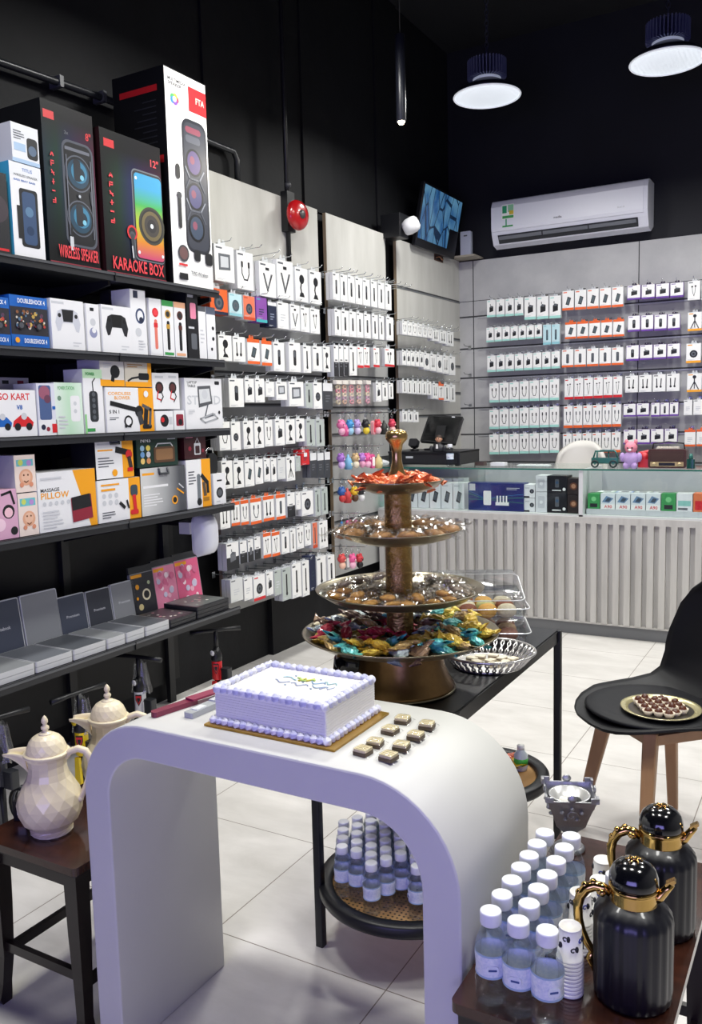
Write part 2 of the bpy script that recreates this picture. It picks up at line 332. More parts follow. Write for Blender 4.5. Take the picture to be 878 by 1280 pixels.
# ================================================================== BOXES ON THE SHELVES
XF = -2.475
RED = M('d2232a', .4); REDL = M('e8414a', .4); BLUE = M('1f63b8', .35); TEAL = M('3fb0b5', .4); GREEN = M('3c9a50', .4); LGREEN = M('cfe6d2', .4); YEL = M('f2a41c', .4); ORA = M('e8652a', .4)
PINK = M('e58aa8', .4); PUR = M('7a3f9a', .4); NAVY = M('1d2540', .4); LG = M('c9ccd1', .4); CRM = M('efe6d2', .4); BRN = M('6b3d25', .5); MAR = M('8d1f35', .5); LBL = M('a8c4e0', .4); PNK2 = M('f0c3cf', .4)
KR = M('1b1c20', .35); side_white = M('dadbdd', .45)
def sbox(kind, label, shelf, u0, v0, u1, v1, ut, vt, art, depth=.22, face=WHITE, sidem=None, xf=XF, z=None, yaw=0, lid=None):
    zz = SZ[shelf] if z is None else z
    a = onx(u0, v0, xf); c = onx(u1, v1, xf); top = onx(ut, vt, xf).z
    w = c.y - a.y; h = top - zz; b = MB(); sm = sidem or face
    b.box(-w / 2, 0, 0, w / 2, depth, h, sm)
    A = Art(b, w, h, 0); A.q(0.004, 0.004, .996, .996, face); art(A)
    for e in (-1, 1): b.box(e * w * .12 - .004, depth * .98, h - .002, e * w * .12 + .004, depth, h + .0004, sm)
    o = b.build(kind, loc=(xf, (a.y + c.y) / 2, zz + .0035), rot=(0, 0, PI / 2 + yaw)); tag(o, label, 'box')
    return o, zz + h, w
def print_mat(name, cols, w, h):
    m = gradient_mat(name, cols, 0, -w / 2, w / 2); nt = m.node_tree; L = nt.links.new; b = nt.nodes['Principled BSDF']; rp = [n for n in nt.nodes if n.type == 'VALTORGB'][0]
    sp = [n for n in nt.nodes if n.type == 'SEPXYZ'][0]; mr = nt.nodes.new('ShaderNodeMapRange'); mr.inputs[1].default_value = 0; mr.inputs[2].default_value = h; L(sp.outputs[2], mr.inputs[0])
    r2 = nt.nodes.new('ShaderNodeValToRGB'); cr = r2.color_ramp; cr.elements[0].color = (.02, .02, .02, 1); cr.elements[0].position = .08; cr.elements[1].color = (.02, .02, .02, 1); cr.elements[1].position = .97
    e = cr.elements.new(.5); e.color = (.75, .75, .75, 1); e = cr.elements.new(.75); e.color = (.8, .8, .8, 1); L(mr.outputs[0], r2.inputs[0])
    mi = nt.nodes.new('ShaderNodeMix'); mi.data_type = 'RGBA'; L(r2.outputs[0], mi.inputs[0]); mi.inputs[6].default_value = hexc('0c0d10'); b.inputs['Roughness'].default_value = .45; b.inputs['Specular IOR Level'].default_value = .2; L(rp.outputs[0], mi.inputs[7]); L(mi.outputs[2], b.inputs['Base Color']); return m
GLYPH = [[(0, 0), (1, 0), (1, 1)], [(0, .5), (1, .5)], [(.5, 0), (.5, 1)], [(0, 1), (1, 0)], [(0, 0), (0, 1), (1, 1)], [(0, .2), (.5, 1), (1, .2)]]
def runes(A, u, v0, dv):
    for i in range(6):
        v = v0 + i * dv; A.line([(u + .05 * p, v + .03 * q) for p, q in GLYPH[i]], .018, REDL); A.line([(u, v + .012), (u + .05, v + .016)], .014, REDL)
def speaker2(A):
    A.q(0, 0, 1, 1, print_mat('speaker_box_print', ['142a38', '163a2e', '2a2c5a', '50204e', '5a1838'], .24, .53))
    A.q(.04, .89, .24, .94, RED); A.text('8"', .84, .83, .95, .88, RED); A.text('2x', .42, .83, .5, .85, MID)
    A.rq(.35, .13, .97, .80, .14, M('50545f', .3)); A.rq(.385, .145, .935, .785, .12, M('14151b', .3)); A.rq(.41, .735, .9, .755, .01, M('6d717c', .3))
    for v in (.60, .315):
        A.disc(.65, v, .27, M('5b606c', .3), 28); A.disc(.65, v, .25, M('15171d', .3), 28); A.disc(.65, v, .215, M('1f4258', .3), 28); A.disc(.67, v + .01, .16, M('3a7d9e', .3), 24); A.disc(.68, v, .10, M('1a2c3a', .3), 20); A.rq(.56, v - .05, .70, v + .09, .05, M('23272f', .3)); A.disc(.72, v - .02, .04, M('7fc4dc', .3), 12)
    A.disc(.65, .457, .045, M('2a2d34', .3)); A.disc(.65, .457, .022, M('c5ccd4', .3)); A.line([(.88, .5), (.9, .42)], .05, M('3a3d46', .3)); A.line([(.42, .7), (.42, .2)], .02, M('6d717c', .3)); A.line([(.9, .7), (.9, .2)], .02, M('6d717c', .3))
    runes(A, .12, .38, .056); A.rq(.40, .10, .47, .19, .02, LG); A.line([(.44, .19), (.45, .26)], .03, KR)
    A.text('WIRELESS SPEAKER', .17, .045, .96, .125, REDL); A.q(0, 0, 1, .014, MAR)
def karaoke(A):
    A.q(0, 0, 1, 1, print_mat('karaoke_box_print', ['14181a', '1a3a2a', '26285e', '4a1e58', '5a1c3a'], .33, .49))
    A.q(.06, .88, .22, .935, RED); A.text('12"', .82, .84, .96, .895, REDL)
    A.rq(.48, .13, 1.0, .79, .07, M('6a7078', .3)); A.rq(.495, .14, 1.0, .78, .06, M('191b22', .3)); g = gradient_mat('karaoke_light_print', ['c0307a', 'd8862a', 'b9c42e', '3fae4a', '2f9fd0'], 2, .07, .36); A.rq(.52, .15, .99, .765, .05, g)
    A.disc(.79, .40, .225, M('3a3a2e', .4), 32); A.disc(.79, .40, .2, M('1e1d20', .4), 32); A.disc(.79, .40, .175, M('6b5f3c', .4), 28); A.disc(.79, .40, .13, M('3d3834', .4), 24); A.disc(.79, .40, .08, M('272527', .4), 20); A.disc(.79, .40, .028, M('e5edf0', .3), 12)
    for u, v in ((.55, .725), (.55, .19), (.96, .19)): A.disc(u, v, .02, M('dff3ff', .3))
    runes(A, .11, .36, .062); A.disc(.44, .32, .085, RED, 24); A.disc(.44, .32, .06, M('181820', .4), 20); A.disc(.44, .30, .045, M('4a4d55', .4), 16); A.line([(.44, .3), (.455, .13)], .055, M('3c3f46', .3)); A.line([(.43, .22), (.44, .14)], .02, LG)
    A.text('KARAOKE BOX', .10, .035, .96, .125, REDL); A.q(0, 0, 1, .014, MAR)
def tower(A):
    A.poly([(.56, .84), (1, .84), (1, .955), (.56, .955)], RED); A.text('FTA', .74, .885, .95, .915, CRM)
    A.text('MULTIMEDIA', .08, .945, .5, .96, KR); A.text('SPEAKER', .08, .925, .4, .94, KR)
    for i, c in enumerate(('e34b4b', 'e8c23a', '58b86a', '3f8fd0', '8a55b8')): A.disc(.22 + .05 * math.cos(i * 1.256), .865 + .011 * math.sin(i * 1.256), .055, M(c, .4), 12)
    A.disc(.22, .865, .045, WHITE, 12)
    A.rq(.36, .17, .96, .80, .16, M('2b2d35', .3)); A.rq(.40, .185, .92, .785, .13, M('3d404a', .3)); A.rq(.44, .735, .82, .765, .05, M('8d4a5a', .3)); A.rq(.44, .69, .8, .725, .05, M('5c5f69', .3))
    for v, c in ((.60, '5a4a78'), (.44, '4f4d74'), (.29, '3d4a5e')): A.disc(.62, v, .2, M('15161b', .3), 20, .066); A.disc(.62, v, .16, M(c, .3), 20, .055); A.disc(.58, v + .01, .06, M('8a4f62', .3), 12, .02)
    for v in (.37, .52): A.line([(.4, v + .05), (.5, v), (.74, v), (.86, v + .05)], .025, M('8b8f99', .3)); A.line([(.4, v - .05), (.5, v), (.74, v), (.86, v - .05)], .02, M('5b5f69', .3))
    A.rq(.16, .50, .26, .57, .05, KR); A.rq(.18, .27, .26, .42, .04, KR); A.rq(.16, .41, .28, .44, .05, M('3a3c42', .4))
    A.disc(.26, .155, .13, M('3b3c40', .4), 20); A.disc(.26, .155, .1, M('6a4a4a', .4), 20); A.rq(.52, .13, .68, .185, .05, KR); A.rq(.80, .12, .98, .18, .05, KR)
    A.q(.14, .095, .34, .105, RED); A.q(.14, .03, .34, .06, KR); A.text('TWS Wireless', .42, .06, .85, .078, MID)
t3, zt, _ = sbox('speaker_box', 'tall black box printed with two blue woofers and WIRELESS SPEAKER', 0, 62, 320, 125, 328, 48, 122, speaker2, .27, BLK)
t4, zt, _ = sbox('speaker_box', 'black KARAOKE BOX carton with a rainbow-lit speaker printed on it', 0, 133, 330, 207, 342, 113, 155, karaoke, .27, BLK, M('2a0f14', .45))
t5, zt, w5 = sbox('speaker_box', 'tallest white speaker carton with black sides and red corner logo', 0, 217, 350, 267, 358, 205, 82, tower, .29, OFFW, M('0e0f12', .45))
b = MB()  # red bars and lines printed on the carton's flank
me = t5
hh = 2.849 - SZ[0]
for (a0, a1, z0, z1, mm) in ((.04, .25, .79, .815, RED), (.02, .28, .50, .53, RED)): b.box(-w5 / 2 - .0012, a0, z0, -w5 / 2 - .0002, a1, z1, mm)
for i in range(9): b.box(-w5 / 2 - .0012, .05, .56 + i * .024, -w5 / 2 - .0002, .12 + .1 * random.random(), .564 + i * .024, M('2f3136', .4))
b.build('side_print', t5, label='red and grey printed side bands')
def whitespk(A):
    A.q(0, .86, 1, 1, M('e4e7ea', .4)); A.text('TITLIS', .4, .92, .72, .955, BLUE); A.text('WIRELESS SPEAKER', .12, .86, .88, .885, MID); A.text('BASS BEAT BASS', .12, .81, .8, .83, BLUE)
    A.rq(.26, .12, .84, .74, .08, KR); A.rq(.34, .15, .76, .71, .1, M('3c5274', .3)); A.disc(.55, .5, .13, M('5d7f9e', .3)); A.disc(.55, .3, .12, M('2a3e5c', .3)); A.q(.16, .2, .28, .55, KR)
sbox('speaker_box', 'white speaker carton with a blue side, printed with one upright speaker', 0, 18, 312, 57, 318, 9.6, 201, whitespk, .2, WHITE, M('3d9cc4', .4))
o_, z1_, _ = sbox('speaker_box', 'hidden', 0, 18, 312, 57, 318, 9.6, 201, lambda A: None, .01); bpy.data.objects.remove(o_)
sbox('speaker_box', 'small white carton with a round grey speaker print, on the blue-sided one', 0, 16, 204, 50, 212, 12, 152, lambda A: (A.q(0, .0, 1, .1, LBL), A.rq(.55, .15, .95, .7, .1, KR), A.disc(.75, .38, .15, M('5c6f86', .3)), A.q(.08, .3, .5, .5, LBL), A.lines(.08, .6, .5, .85, 4, MID)), .2, M('e3e6ea', .4), LG, z=z1_ + .003)
sbox('speaker_box', 'dark carton with a small red print, cut by the photo edge', 0, -35, 308, 14, 315, -40, 206, lambda A: (A.disc(.7, .55, .3, M('3a3038', .4)), A.q(.6, .04, .95, .07, RED)), .22, M('191a20', .4))
# --- second shelf
def dshock(A):
    A.q(0, 0, 1, .24, BLUE); A.q(0, .78, 1, 1, BLUE); A.q(.03, .25, .97, .77, M('2c2b33', .4)); r = random.Random(4)
    cols = ['b8433c', 'c9a85a', '4f6d8a', '8b5a3c', 'd8d0c4', '5a3f55']
    for i in range(46): A.disc(.12 + r.random() * .76, .36 + r.random() * .34, .02 + r.random() * .03, M(cols[i % 6], .35), 6)
    for u in (.25, .72): A.disc(u, .42, .09, M('26272c', .3)); A.disc(u, .42, .06, M('54565c', .3))
    A.text('DOUBLESHOCK 4', .18, .85, .9, .94, OFFW); A.text('DOUBLESHOCK 4', .3, .08, .9, .17, OFFW); A.disc(.12, .13, .06, YEL)
def pad(A, c, d, sc=1):
    A.q(.03, .9, .4, .95, LG); A.lines(.62, .08, .9, .2, 2, LG)
    P = [(.18, .25), (.12, .45), (.2, .72), (.34, .78), (.66, .78), (.8, .72), (.88, .45), (.82, .25), (.74, .27), (.66, .46), (.34, .46), (.26, .27)]
    P = [(p[0], .15 + p[1] * .85) for p in P]
    y = A._y(); n = len(P); vs = [A.P(u, v, y) for u, v in P]
    f = [(0, 1, 10, 11), (1, 2, 3, 10), (10, 3, 4, 9), (9, 4, 5, 6), (9, 6, 7, 8)]
    A.mb.add(vs, [tuple(reversed(q)) for q in f], c); A.poly([(.36, .56), (.64, .56), (.68, .8), (.32, .8)], d); A.disc(.25, .68, .05, d); A.disc(.75, .68, .05, d)
sbox('controller_box', 'blue DOUBLESHOCK controller box cut by the photo edge', 1, -36, 425, 14, 429, -37, 368, dshock, .16, M('2c2b33', .4), BLUE)
sbox('controller_box', 'blue DOUBLESHOCK controller box beside the white controller box', 1, 15, 429, 62, 433, 13, 369, dshock, .16, M('2c2b33', .4), BLUE)
sbox('controller_box', 'white box showing a white game controller with dark grip', 1, 66, 433, 107, 436, 60, 373, lambda A: pad(A, M('c9ccd6', .4), M('1c1d22', .4)), .13)
sbox('controller_box', 'narrow white box with a small grey earbud picture between two controller boxes', 1, 110, 436, 126, 438, 106, 380, lambda A: (A.disc(.5, .62, .22, LG), A.disc(.5, .4, .3, M('8f94b5', .4)), A.disc(.55, .45, .16, WHITE), A.q(.3, .85, .6, .92, KR)), .13)
sbox('controller_box', 'white box showing a black game controller', 1, 129, 438, 166, 441, 125, 381, lambda A: pad(A, M('26272c', .35), M('101114', .4)), .13)
sbox('headset_box', 'tall white headset box behind the black controller box', 1, 166, 441, 185, 442, 157, 361, lambda A: (A.q(.2, .87, .5, .98, NAVY), A.disc(.6, .6, .3, M('37466a', .4), 20, .12), A.disc(.6, .6, .2, WHITE, 20, .085), A.disc(.66, .54, .14, NAVY), A.disc(.45, .35, .2, LG), A.lines(.4, .08, .9, .25, 4, LG)), .1)
sbox('headset_box', 'dark grey carton standing behind the white headset box', 1, 140, 440, 160, 440, 139, 363, lambda A: A.q(.1, .8, .8, .9, MID), .05, M('2b2c30', .5), xf=-2.62)
def mic(A, c, top, bg):
    A.q(0, .9, 1, 1, bg); A.disc(.5, .76, .26, top, 20); A.disc(.5, .76, .17, M('2a2a2c', .4) if top != RED else REDL, 14); A.rq(.38, .12, .62, .64, .1, c); A.q(.34, .5, .66, .58, top); A.q(.1, .03, .9, .08, bg)
sbox('microphone_box', 'slim white box with a red microphone picture', 1, 189, 442, 204, 444, 184, 373, lambda A: mic(A, M('e07a6a', .4), RED, WHITE), .08)
sbox('microphone_box', 'slim white box with green ends and a gold microphone picture', 1, 205, 444, 219, 445, 203, 376, lambda A: mic(A, KR, M('c0963a', .4), GREEN), .08)
sbox('microphone_box', 'slim white box with orange ends and a black microphone picture', 1, 220, 445, 234, 446, 217, 378, lambda A: mic(A, KR, M('5a2a22', .4), M('e9b08a', .4)), .08)
sbox('blender_box', 'tall black box with a pink cup and a grey cup printed on it', 1, 236, 446, 250, 447, 231, 365, lambda A: (A.q(.1, .92, .6, .96, LG), A.rq(.3, .6, .8, .84, .1, PINK), A.rq(.3, .14, .8, .38, .1, MID), A.q(.1, .45, .6, .48, LG)), .12, KR)
sbox('accessory_box', 'slim white box beside the black cup box', 1, 250, 447, 259, 447, 246, 383, lambda A: (A.q(0, .9, 1, 1, MID), A.lines(.2, .3, .8, .6, 4, LG)), .1)
sbox('accessory_box', 'slim white box at the very end of the second shelf', 1, 260, 447, 271, 448, 256, 384, lambda A: (A.q(0, .86, 1, 1, M('5a6376', .4)), A.disc(.7, .6, .14, KR), A.disc(.7, .4, .14, KR), A.disc(.5, .2, .12, KR)), .1)
# --- third shelf
def car(A, c, u, v, s):
    A.poly([(u - s, v - s * .5), (u - s * .9, v + s * .2), (u - .2 * s, v + s * .9), (u + s * .5, v + s * .7), (u + s, v), (u + s * .9, v - s * .5)], c); A.disc(u - s * .55, v - s * .5, s * .3, KR); A.disc(u + s * .55, v - s * .5, s * .3, KR); A.disc(u + .1 * s, v + s * .75, s * .28, LG)
sbox('toy_car_box', 'white GO KART toy box with a blue and a red car', 2, -28, 545, 47, 541, -28, 488, lambda A: (A.text('GO KART', .34, .78, .9, .93, RED), car(A, BLUE, .4, .3, .17), car(A, RED, .76, .3, .18), A.text('V8', .66, .58, .76, .68, BLUE)), .16, WHITE)
sbox('toy_car_box', 'low white box with two dark buttons lying on the kart box row', 2, -28, 545, 40, 541, -28, 472, lambda A: (A.q(.5, .89, .62, .95, KR), A.q(.78, .89, .9, .95, MAR)), .05, M('d5d3d0', .5), xf=-2.66)
sbox('phone_box', 'box with a pink and navy phone printed beside the kart toy', 2, 49, 541, 72, 540, 41, 480, lambda A: (A.q(0, .0, 1, .3, WHITE), A.rq(.1, .3, .75, .96, .1, M('4a5f8c', .4)), A.disc(.4, .82, .3, M('9a5a70', .4)), A.disc(.55, .7, .18, M('6b3f55', .4)), A.disc(.25, .16, .12, NAVY), A.disc(.5, .12, .1, MAR), A.q(.72, .05, .98, .22, RED), A.q(.78, .5, .95, .56, BLUE)), .12, M('d7d9e6', .4))
sbox('power_bank_box', 'pale green power station box with a white gadget picture', 2, 71, 540, 105, 538, 63, 479, lambda A: (A.q(0, .0, 1, 1, gradient_mat('pale_green_print', ['dfe9e4', 'bfe0c4', 'd8ecdd'], 0, -.07, .07)), A.text('POWER STATION', .12, .86, .72, .93, GREEN), A.disc(.16, .7, .07, M('6f8f7a', .4)), A.rq(.55, .25, .9, .75, .08, WHITE), A.disc(.72, .6, .06, LG), A.disc(.72, .45, .06, LG), A.lines(.1, .12, .45, .4, 4, LG)), .14)
sbox('power_strip_box', 'tall green and white box showing a black power strip', 2, 107, 538, 131, 536, 100, 462, lambda A: (A.q(0, .86, 1, 1, M('bfe3bd', .4)), A.rq(.28, .18, .72, .66, .14, M('2d3035', .3)), A.line([(.5, .66), (.48, .8), (.62, .86)], .05, KR), [A.disc(.5, .25 + i * .09, .09, M('5a5e64', .3), 10) for i in range(5)], A.q(.08, .03, .5, .08, GREEN), A.q(0, 0, .1, .3, M('8fd08a', .4)), A.text('POWER', .15, .9, .6, .95, GREEN)), .1)
def blower(A):
    A.q(.68, 0, 1, 1, YEL); A.text('CORDLESS', .05, .83, .52, .9, YEL); A.text('BLOWER', .18, .73, .5, .81, YEL); A.text('5 IN 1', .06, .42, .26, .5, KR); A.lines(.06, .28, .26, .36, 2, MID)
    A.line([(.1, .65), (.62, .5)], .07, KR); A.disc(.68, .46, .09, KR); A.line([(.68, .42), (.72, .2)], .1, M('3a3b3f', .4)); A.line([(.84, .55), (.8, .14)], .09, KR); A.rq(.74, .06, .94, .16, .03, KR); A.line([(.76, .6), (.93, .5), (.9, .14)], .05, M('55565a', .4))
    A.disc(.44, .24, .09, KR); A.disc(.44, .24, .06, WHITE); A.q(.36, .1, .4, .18, KR); A.q(.46, .1, .49, .18, KR); A.disc(.84, .86, .05, WHITE)
o1, zb, _ = sbox('blower_box', 'white and yellow cordless BLOWER box marked 5 IN 1', 2, 134, 536, 193, 534, 128, 485, blower, .14)
sbox('tool_box', 'small white and yellow box with a grey drill, left on the blower box', 2, 126, 486, 156, 485, 121, 446, lambda A: (A.q(0, 0, 1, .22, YEL), A.disc(.62, .5, .2, KR), A.line([(.55, .45), (.5, .2)], .14, KR), A.lines(.15, .62, .5, .82, 3, LG)), .12, M('dddcd8', .4), z=zb + .004)
sbox('tool_box', 'small yellow and white box with a black pump, right on the blower box', 2, 157, 485, 190, 484, 154, 449, lambda A: (A.q(.85, 0, 1, 1, YEL), A.q(0, 0, .85, .18, YEL), A.rq(.5, .25, .9, .5, .05, KR), A.line([(.1, .2), (.25, .3), (.5, .35)], .05, KR), A.lines(.1, .7, .7, .85, 2, M('b98a3a', .4))), .12, M('d6cfc0', .4), z=zb + .004)
sbox('power_tool_box', 'low white box with a black and red gadget, beside the blower box', 2, 195, 535, 217, 534, 194, 515, lambda A: (A.disc(.5, .5, .24, KR), A.disc(.4, .55, .1, RED), A.q(.75, .3, .95, .7, LG)), .12)
zlow = onx(195, 514, XF).z
sbox('power_tool_box', 'small white box with a maroon gadget, beside the laptop stand', 2, 218, 534, 231, 533, 217, 514, lambda A: (A.rq(.2, .2, .9, .8, .1, MAR), A.disc(.6, .4, .2, KR)), .12)
for k, (a, c) in enumerate(((192, 209), (209, 225))):
    sbox('power_tool_box', ('first', 'second')[k] + ' of two tall white boxes printed with red and black cables', 2, a, 513, c, 512, a, 467, lambda A: (A.disc(.5, .6, .3, KR, 14), A.disc(.5, .6, .2, M('5a3030', .4), 12), A.line([(.4, .5), (.3, .3), (.6, .25)], .07, RED), A.line([(.6, .5), (.75, .35), (.55, .2)], .07, KR), A.q(.2, .86, .8, .92, LG)), .1, z=zlow + .004)
def lapstand(A):
    A.text('LAPTOP', .07, .89, .32, .94, KR); A.text('TABLE', .07, .82, .28, .87, KR); A.text('STAND', .05, .48, .95, .66, LG); A.rq(.8, .88, .93, .95, .02, KR)
    A.poly([(.35, .42), (.72, .5), (.68, .86), (.33, .84)], M('55575c', .4)); A.poly([(.38, .5), (.68, .55), (.65, .8), (.37, .78)], M('d5d8db', .4)); A.disc(.52, .68, .08, LG)
    A.line([(.6, .5), (.5, .22), (.78, .28)], .03, MID); A.line([(.38, .2), (.72, .3), (.86, .2), (.5, .12), (.38, .2)], .03, M('a9adb1', .4)); A.disc(.9, .32, .03, KR); A.lines(.07, .3, .25, .4, 3, LG)
sbox('laptop_stand_box', 'large white laptop stand carton at the end of the third shelf', 2, 233, 535, 279, 533, 227, 473, lapstand, .1)
# --- fourth shelf
sbox('cosmetics_box', 'pink and black cartoon-pattern box at the photo edge, low on the fourth shelf', 3, -14, 674, 24, 669, -18, 616, lambda A: (A.q(0, 0, 1, 1, M('d9a9c4', .4)), A.disc(.7, .55, .2, KR), A.disc(.7, .53, .14, PNK2), A.disc(.4, .3, .18, M('f2d0e0', .4)), A.line([(.5, .9), (.8, .95), (.9, .7)], .07, KR), A.disc(.85, .15, .12, KR)), .14, PNK2)
def monkey(A): A.q(0, 0, 1, 1, M('ecdcd2', .4)); A.q(.1, .7, .9, .88, M('6fc0c9', .4)); A.disc(.3, .8, .12, M('c9d86a', .4)); A.disc(.7, .78, .12, M('b88fd0', .4)); A.disc(.52, .4, .33, M('e0a98a', .4)); A.disc(.52, .42, .22, M('e9bda2', .4)); A.disc(.42, .46, .04, BRN); A.disc(.62, .46, .04, BRN); A.line([(.42, .3), (.52, .26), (.62, .3)], .04, BRN); A.disc(.3, .2, .1, M('d89070', .4)); A.disc(.75, .2, .1, M('d89070', .4))
o1, zb, _ = sbox('toy_box', 'pastel box with an orange face print, lower of the stacked pair', 3, 25, 669, 49, 666, 21, 619, monkey, .15, WHITE, LG)
sbox('toy_box', 'pastel box with an orange face print, upper of the stacked pair', 3, 20, 619, 46, 617, 15, 571, monkey, .2, WHITE, LG, z=zb + .004)
def pillow(A):
    A.poly([(.6, 1), (1, 1), (1, 0), (.88, 0)], YEL); A.text('MASSAGE', .05, .67, .36, .73, KR); A.text('PILLOW', .05, .55, .52, .66, YEL); [A.disc(.1 + .1 * i, .47, .03, LG) for i in range(5)]; A.lines(.06, .06, .42, .38, 6, LG); A.q(.05, .88, .4, .91, LG)
    A.poly([(.56, .1), (.92, .14), (.9, .56), (.54, .52)], MAR); A.poly([(.56, .3), (.9, .34), (.88, .57), (.55, .53)], KR)
sbox('massage_pillow_box', 'white and yellow MASSAGE PILLOW box showing a maroon cushion', 3, 50, 664, 122, 653, 43, 593, pillow, .12)
def gun(A): A.q(.72, 0, 1, 1, YEL); [A.disc(.14 + .14 * (i % 3), .62 - .16 * (i // 3), .045, LG) for i in range(6)]; A.q(.08, .86, .5, .9, YEL); A.q(.08, .74, .4, .79, YEL); A.lines(.08, .1, .4, .28, 3, MID); A.rq(.76, .55, .93, .82, .05, M('3a4a55', .4)); A.line([(.84, .55), (.86, .2)], .08, RED); A.rq(.74, .1, .93, .22, .03, RED); A.line([(.5, .42), (.6, .3)], .06, KR); A.line([(.66, .46), (.7, .28)], .04, KR)
o1, zb, _ = sbox('tool_box', 'white and yellow box showing a red stick tool, beside the pillow box', 3, 124, 653, 177, 646, 117, 603, gun, .13)
def drill(A): A.q(.7, 0, 1, 1, YEL); A.q(.06, .86, .5, .9, LG); A.q(.06, .7, .45, .74, YEL); A.lines(.06, .3, .5, .58, 4, MID); A.disc(.48, .14, .07, YEL); A.line([(.55, .72), (.9, .62)], .12, KR); A.disc(.88, .58, .09, RED); A.line([(.88, .5), (.93, .2)], .1, M('3a2a2a', .4)); A.q(.82, .14, .97, .24, RED)
o2, zc, _ = sbox('tool_box', 'white carry-handle case with a red drill print, stacked above the stick tool box', 3, 121, 604, 168, 600, 116, 551, drill, .13, z=zb + .004, sidem=KR)
def handle(o, w, h): b = MB(); b.tube([(-w * .13, -.002, h * .98), (-w * .13, -.006, h * .86), (w * .13, -.006, h * .86), (w * .13, -.002, h * .98)], .006, M('3c3f44', .25), 6); b.build('carry_handle', o, label='black carry handle')
handle(o2, .17, zc - zb)
def case(A): A.q(0, 0, 1, 1, gradient_mat('grey_case_print', ['cfd0cf', 'a9abad', '4e5056'], 0, -.1, .1)); A.q(.04, .85, .3, .9, YEL); A.q(.05, .58, .6, .63, WHITE); A.lines(.05, .2, .5, .48, 5, WHITE); A.disc(.74, .26, .07, YEL); A.disc(.74, .26, .045, KR); A.line([(.8, .5), (.95, .38)], .025, YEL); A.line([(.85, .6), (.95, .5)], .02, LG)
o1, zb, w_ = sbox('drill_case_box', 'grey printed tool case box under the dark green NNS box', 3, 178, 646, 233, 639, 169, 588, case, .14, sidem=KR)
handle(o1, .2, zb - SZ[3])
def nns(A): A.text('NNS', .1, .78, .34, .92, OFFW); A.q(.75, .84, .95, .88, LG); [A.disc(.13 + .14 * (i % 2), .6 - .2 * (i // 2), .05, M(('8fb0c9', 'd8c45a', '6f9fd0', 'c9cfd8', 'e0c070', 'c98a5a')[i], .4)) for i in range(6)]; A.rq(.4, .12, .92, .62, .04, M('5a3f2c', .4)); A.rq(.45, .2, .87, .55, .03, M('8f6a48', .4)); A.line([(.45, .62), (.5, .72), (.82, .72), (.87, .62)], .02, LG)
sbox('radio_box', 'dark green NNS radio box stacked above the grey tool case box', 3, 172, 588, 223, 584, 169, 546, nns, .13, M('16332a', .4), z=zb + .004)
def ymass(A): A.q(.62, 0, 1, 1, YEL); A.lines(.08, .5, .4, .8, 5, MID); A.rq(.42, .1, .56, .7, .06, M('6f767d', .4)); A.disc(.49, .12, .1, KR); A.line([(.62, .66), (.85, .5)], .12, KR); A.line([(.7, .5), (.74, .25)], .12, M('5a4a3a', .4)); A.line([(.85, .5), (.86, .3)], .1, KR); A.q(.66, .12, .9, .2, M('a8741a', .4))
o1, zb, _ = sbox('tool_box', 'white and yellow box with black cordless tools, below the dark red box', 3, 235, 639, 265, 635, 228, 577, ymass, .12)
sbox('radio_box', 'dark red box with a grey picture frame print near the shelf end', 3, 231, 576, 258, 574, 226, 543, lambda A: (A.q(.08, .82, .4, .9, PINK), A.rq(.45, .15, .75, .6, .03, LG), A.rq(.5, .2, .7, .5, .03, M('3a1a20', .4)), A.line([(.5, .6), (.6, .8), (.7, .6)], .02, LG), A.disc(.25, .4, .07, MAR), A.disc(.85, .3, .06, MAR)), .12, M('3a1219', .4), z=zb + .004)
sbox('gadget_box', 'small white box with a black round gadget, last on the fourth shelf', 3, 268, 634, 283, 632, 264, 594, lambda A: (A.disc(.5, .38, .28, KR), A.disc(.5, .38, .18, MID), A.q(.3, .75, .7, .8, KR), A.q(.2, .08, .5, .12, LG)), .08)
o = MB(); o.rbox(-.035, -.02, 0, .035, .03, .1, .03, M('1b1c1f', .4), 'y'); o.tube([(-.025, 0, .09), (-.02, 0, .12), (.02, 0, .12), (.025, 0, .09)], .008, CHROME, 6)
tag(o.build('gadget_pouch', loc=(-2.52, onx(272, 590, XF).y, onx(272, 596, XF).z + .008), rot=(0, 0, PI / 2)), 'black rounded pouch with a clear strap on the last white box', 'pouch')
# --- lowest shelf: laptop covers
def cover(label, u0, u1, vt, mat, text, film=False, art=None, xb=-2.70, vb=None, name='laptop_cover'):
    vb = vb or (812 - .34 * (u0 + u1) / 2)
    y0 = onx(u0, vb, xb).y; y1 = onx(u1, vb, xb).y; h = onx((u0 + u1) / 2, vt, xb - .03).z - SZ[4] - .004; w = y1 - y0
    b = MB(); b.rbox(-w / 2, 0, 0, w / 2, .014, h, .008, LG if not film else M('8b8d90', .3), 'y'); A = Art(b, w, h, 0); A.rq(.02, .02, .98, .98, .03, mat)
    if text: A.text(text, .25, .5, .72, .56, LG)
    if art: art(A)
    if film: b.box(-w * .5, .002, h, w * .5, .012, h + .03, M('2a2b2e', .4)); A.disc(.5, .985 , .001, KR)
    o = b.build(name, loc=(xb, (y0 + y1) / 2, SZ[4] + .004), rot=(math.radians(-8), 0, PI / 2)); return tag(o, label, 'laptop cover')
NV = M('454b5a', .45); GV = M('8c8f92', .45); GL = M('a3a5a6', .45)
cover('navy laptop cover standing upright nearest the photo edge', -20, 33, 749, NV, 'for MacBook'.replace('MacBook', 'notebook'))
cover('tall grey laptop cover standing beside the first navy one', 34, 80, 737, GV, None)
cover('navy laptop cover standing left of the darkest one', 78, 112, 741, NV, 'Premium')
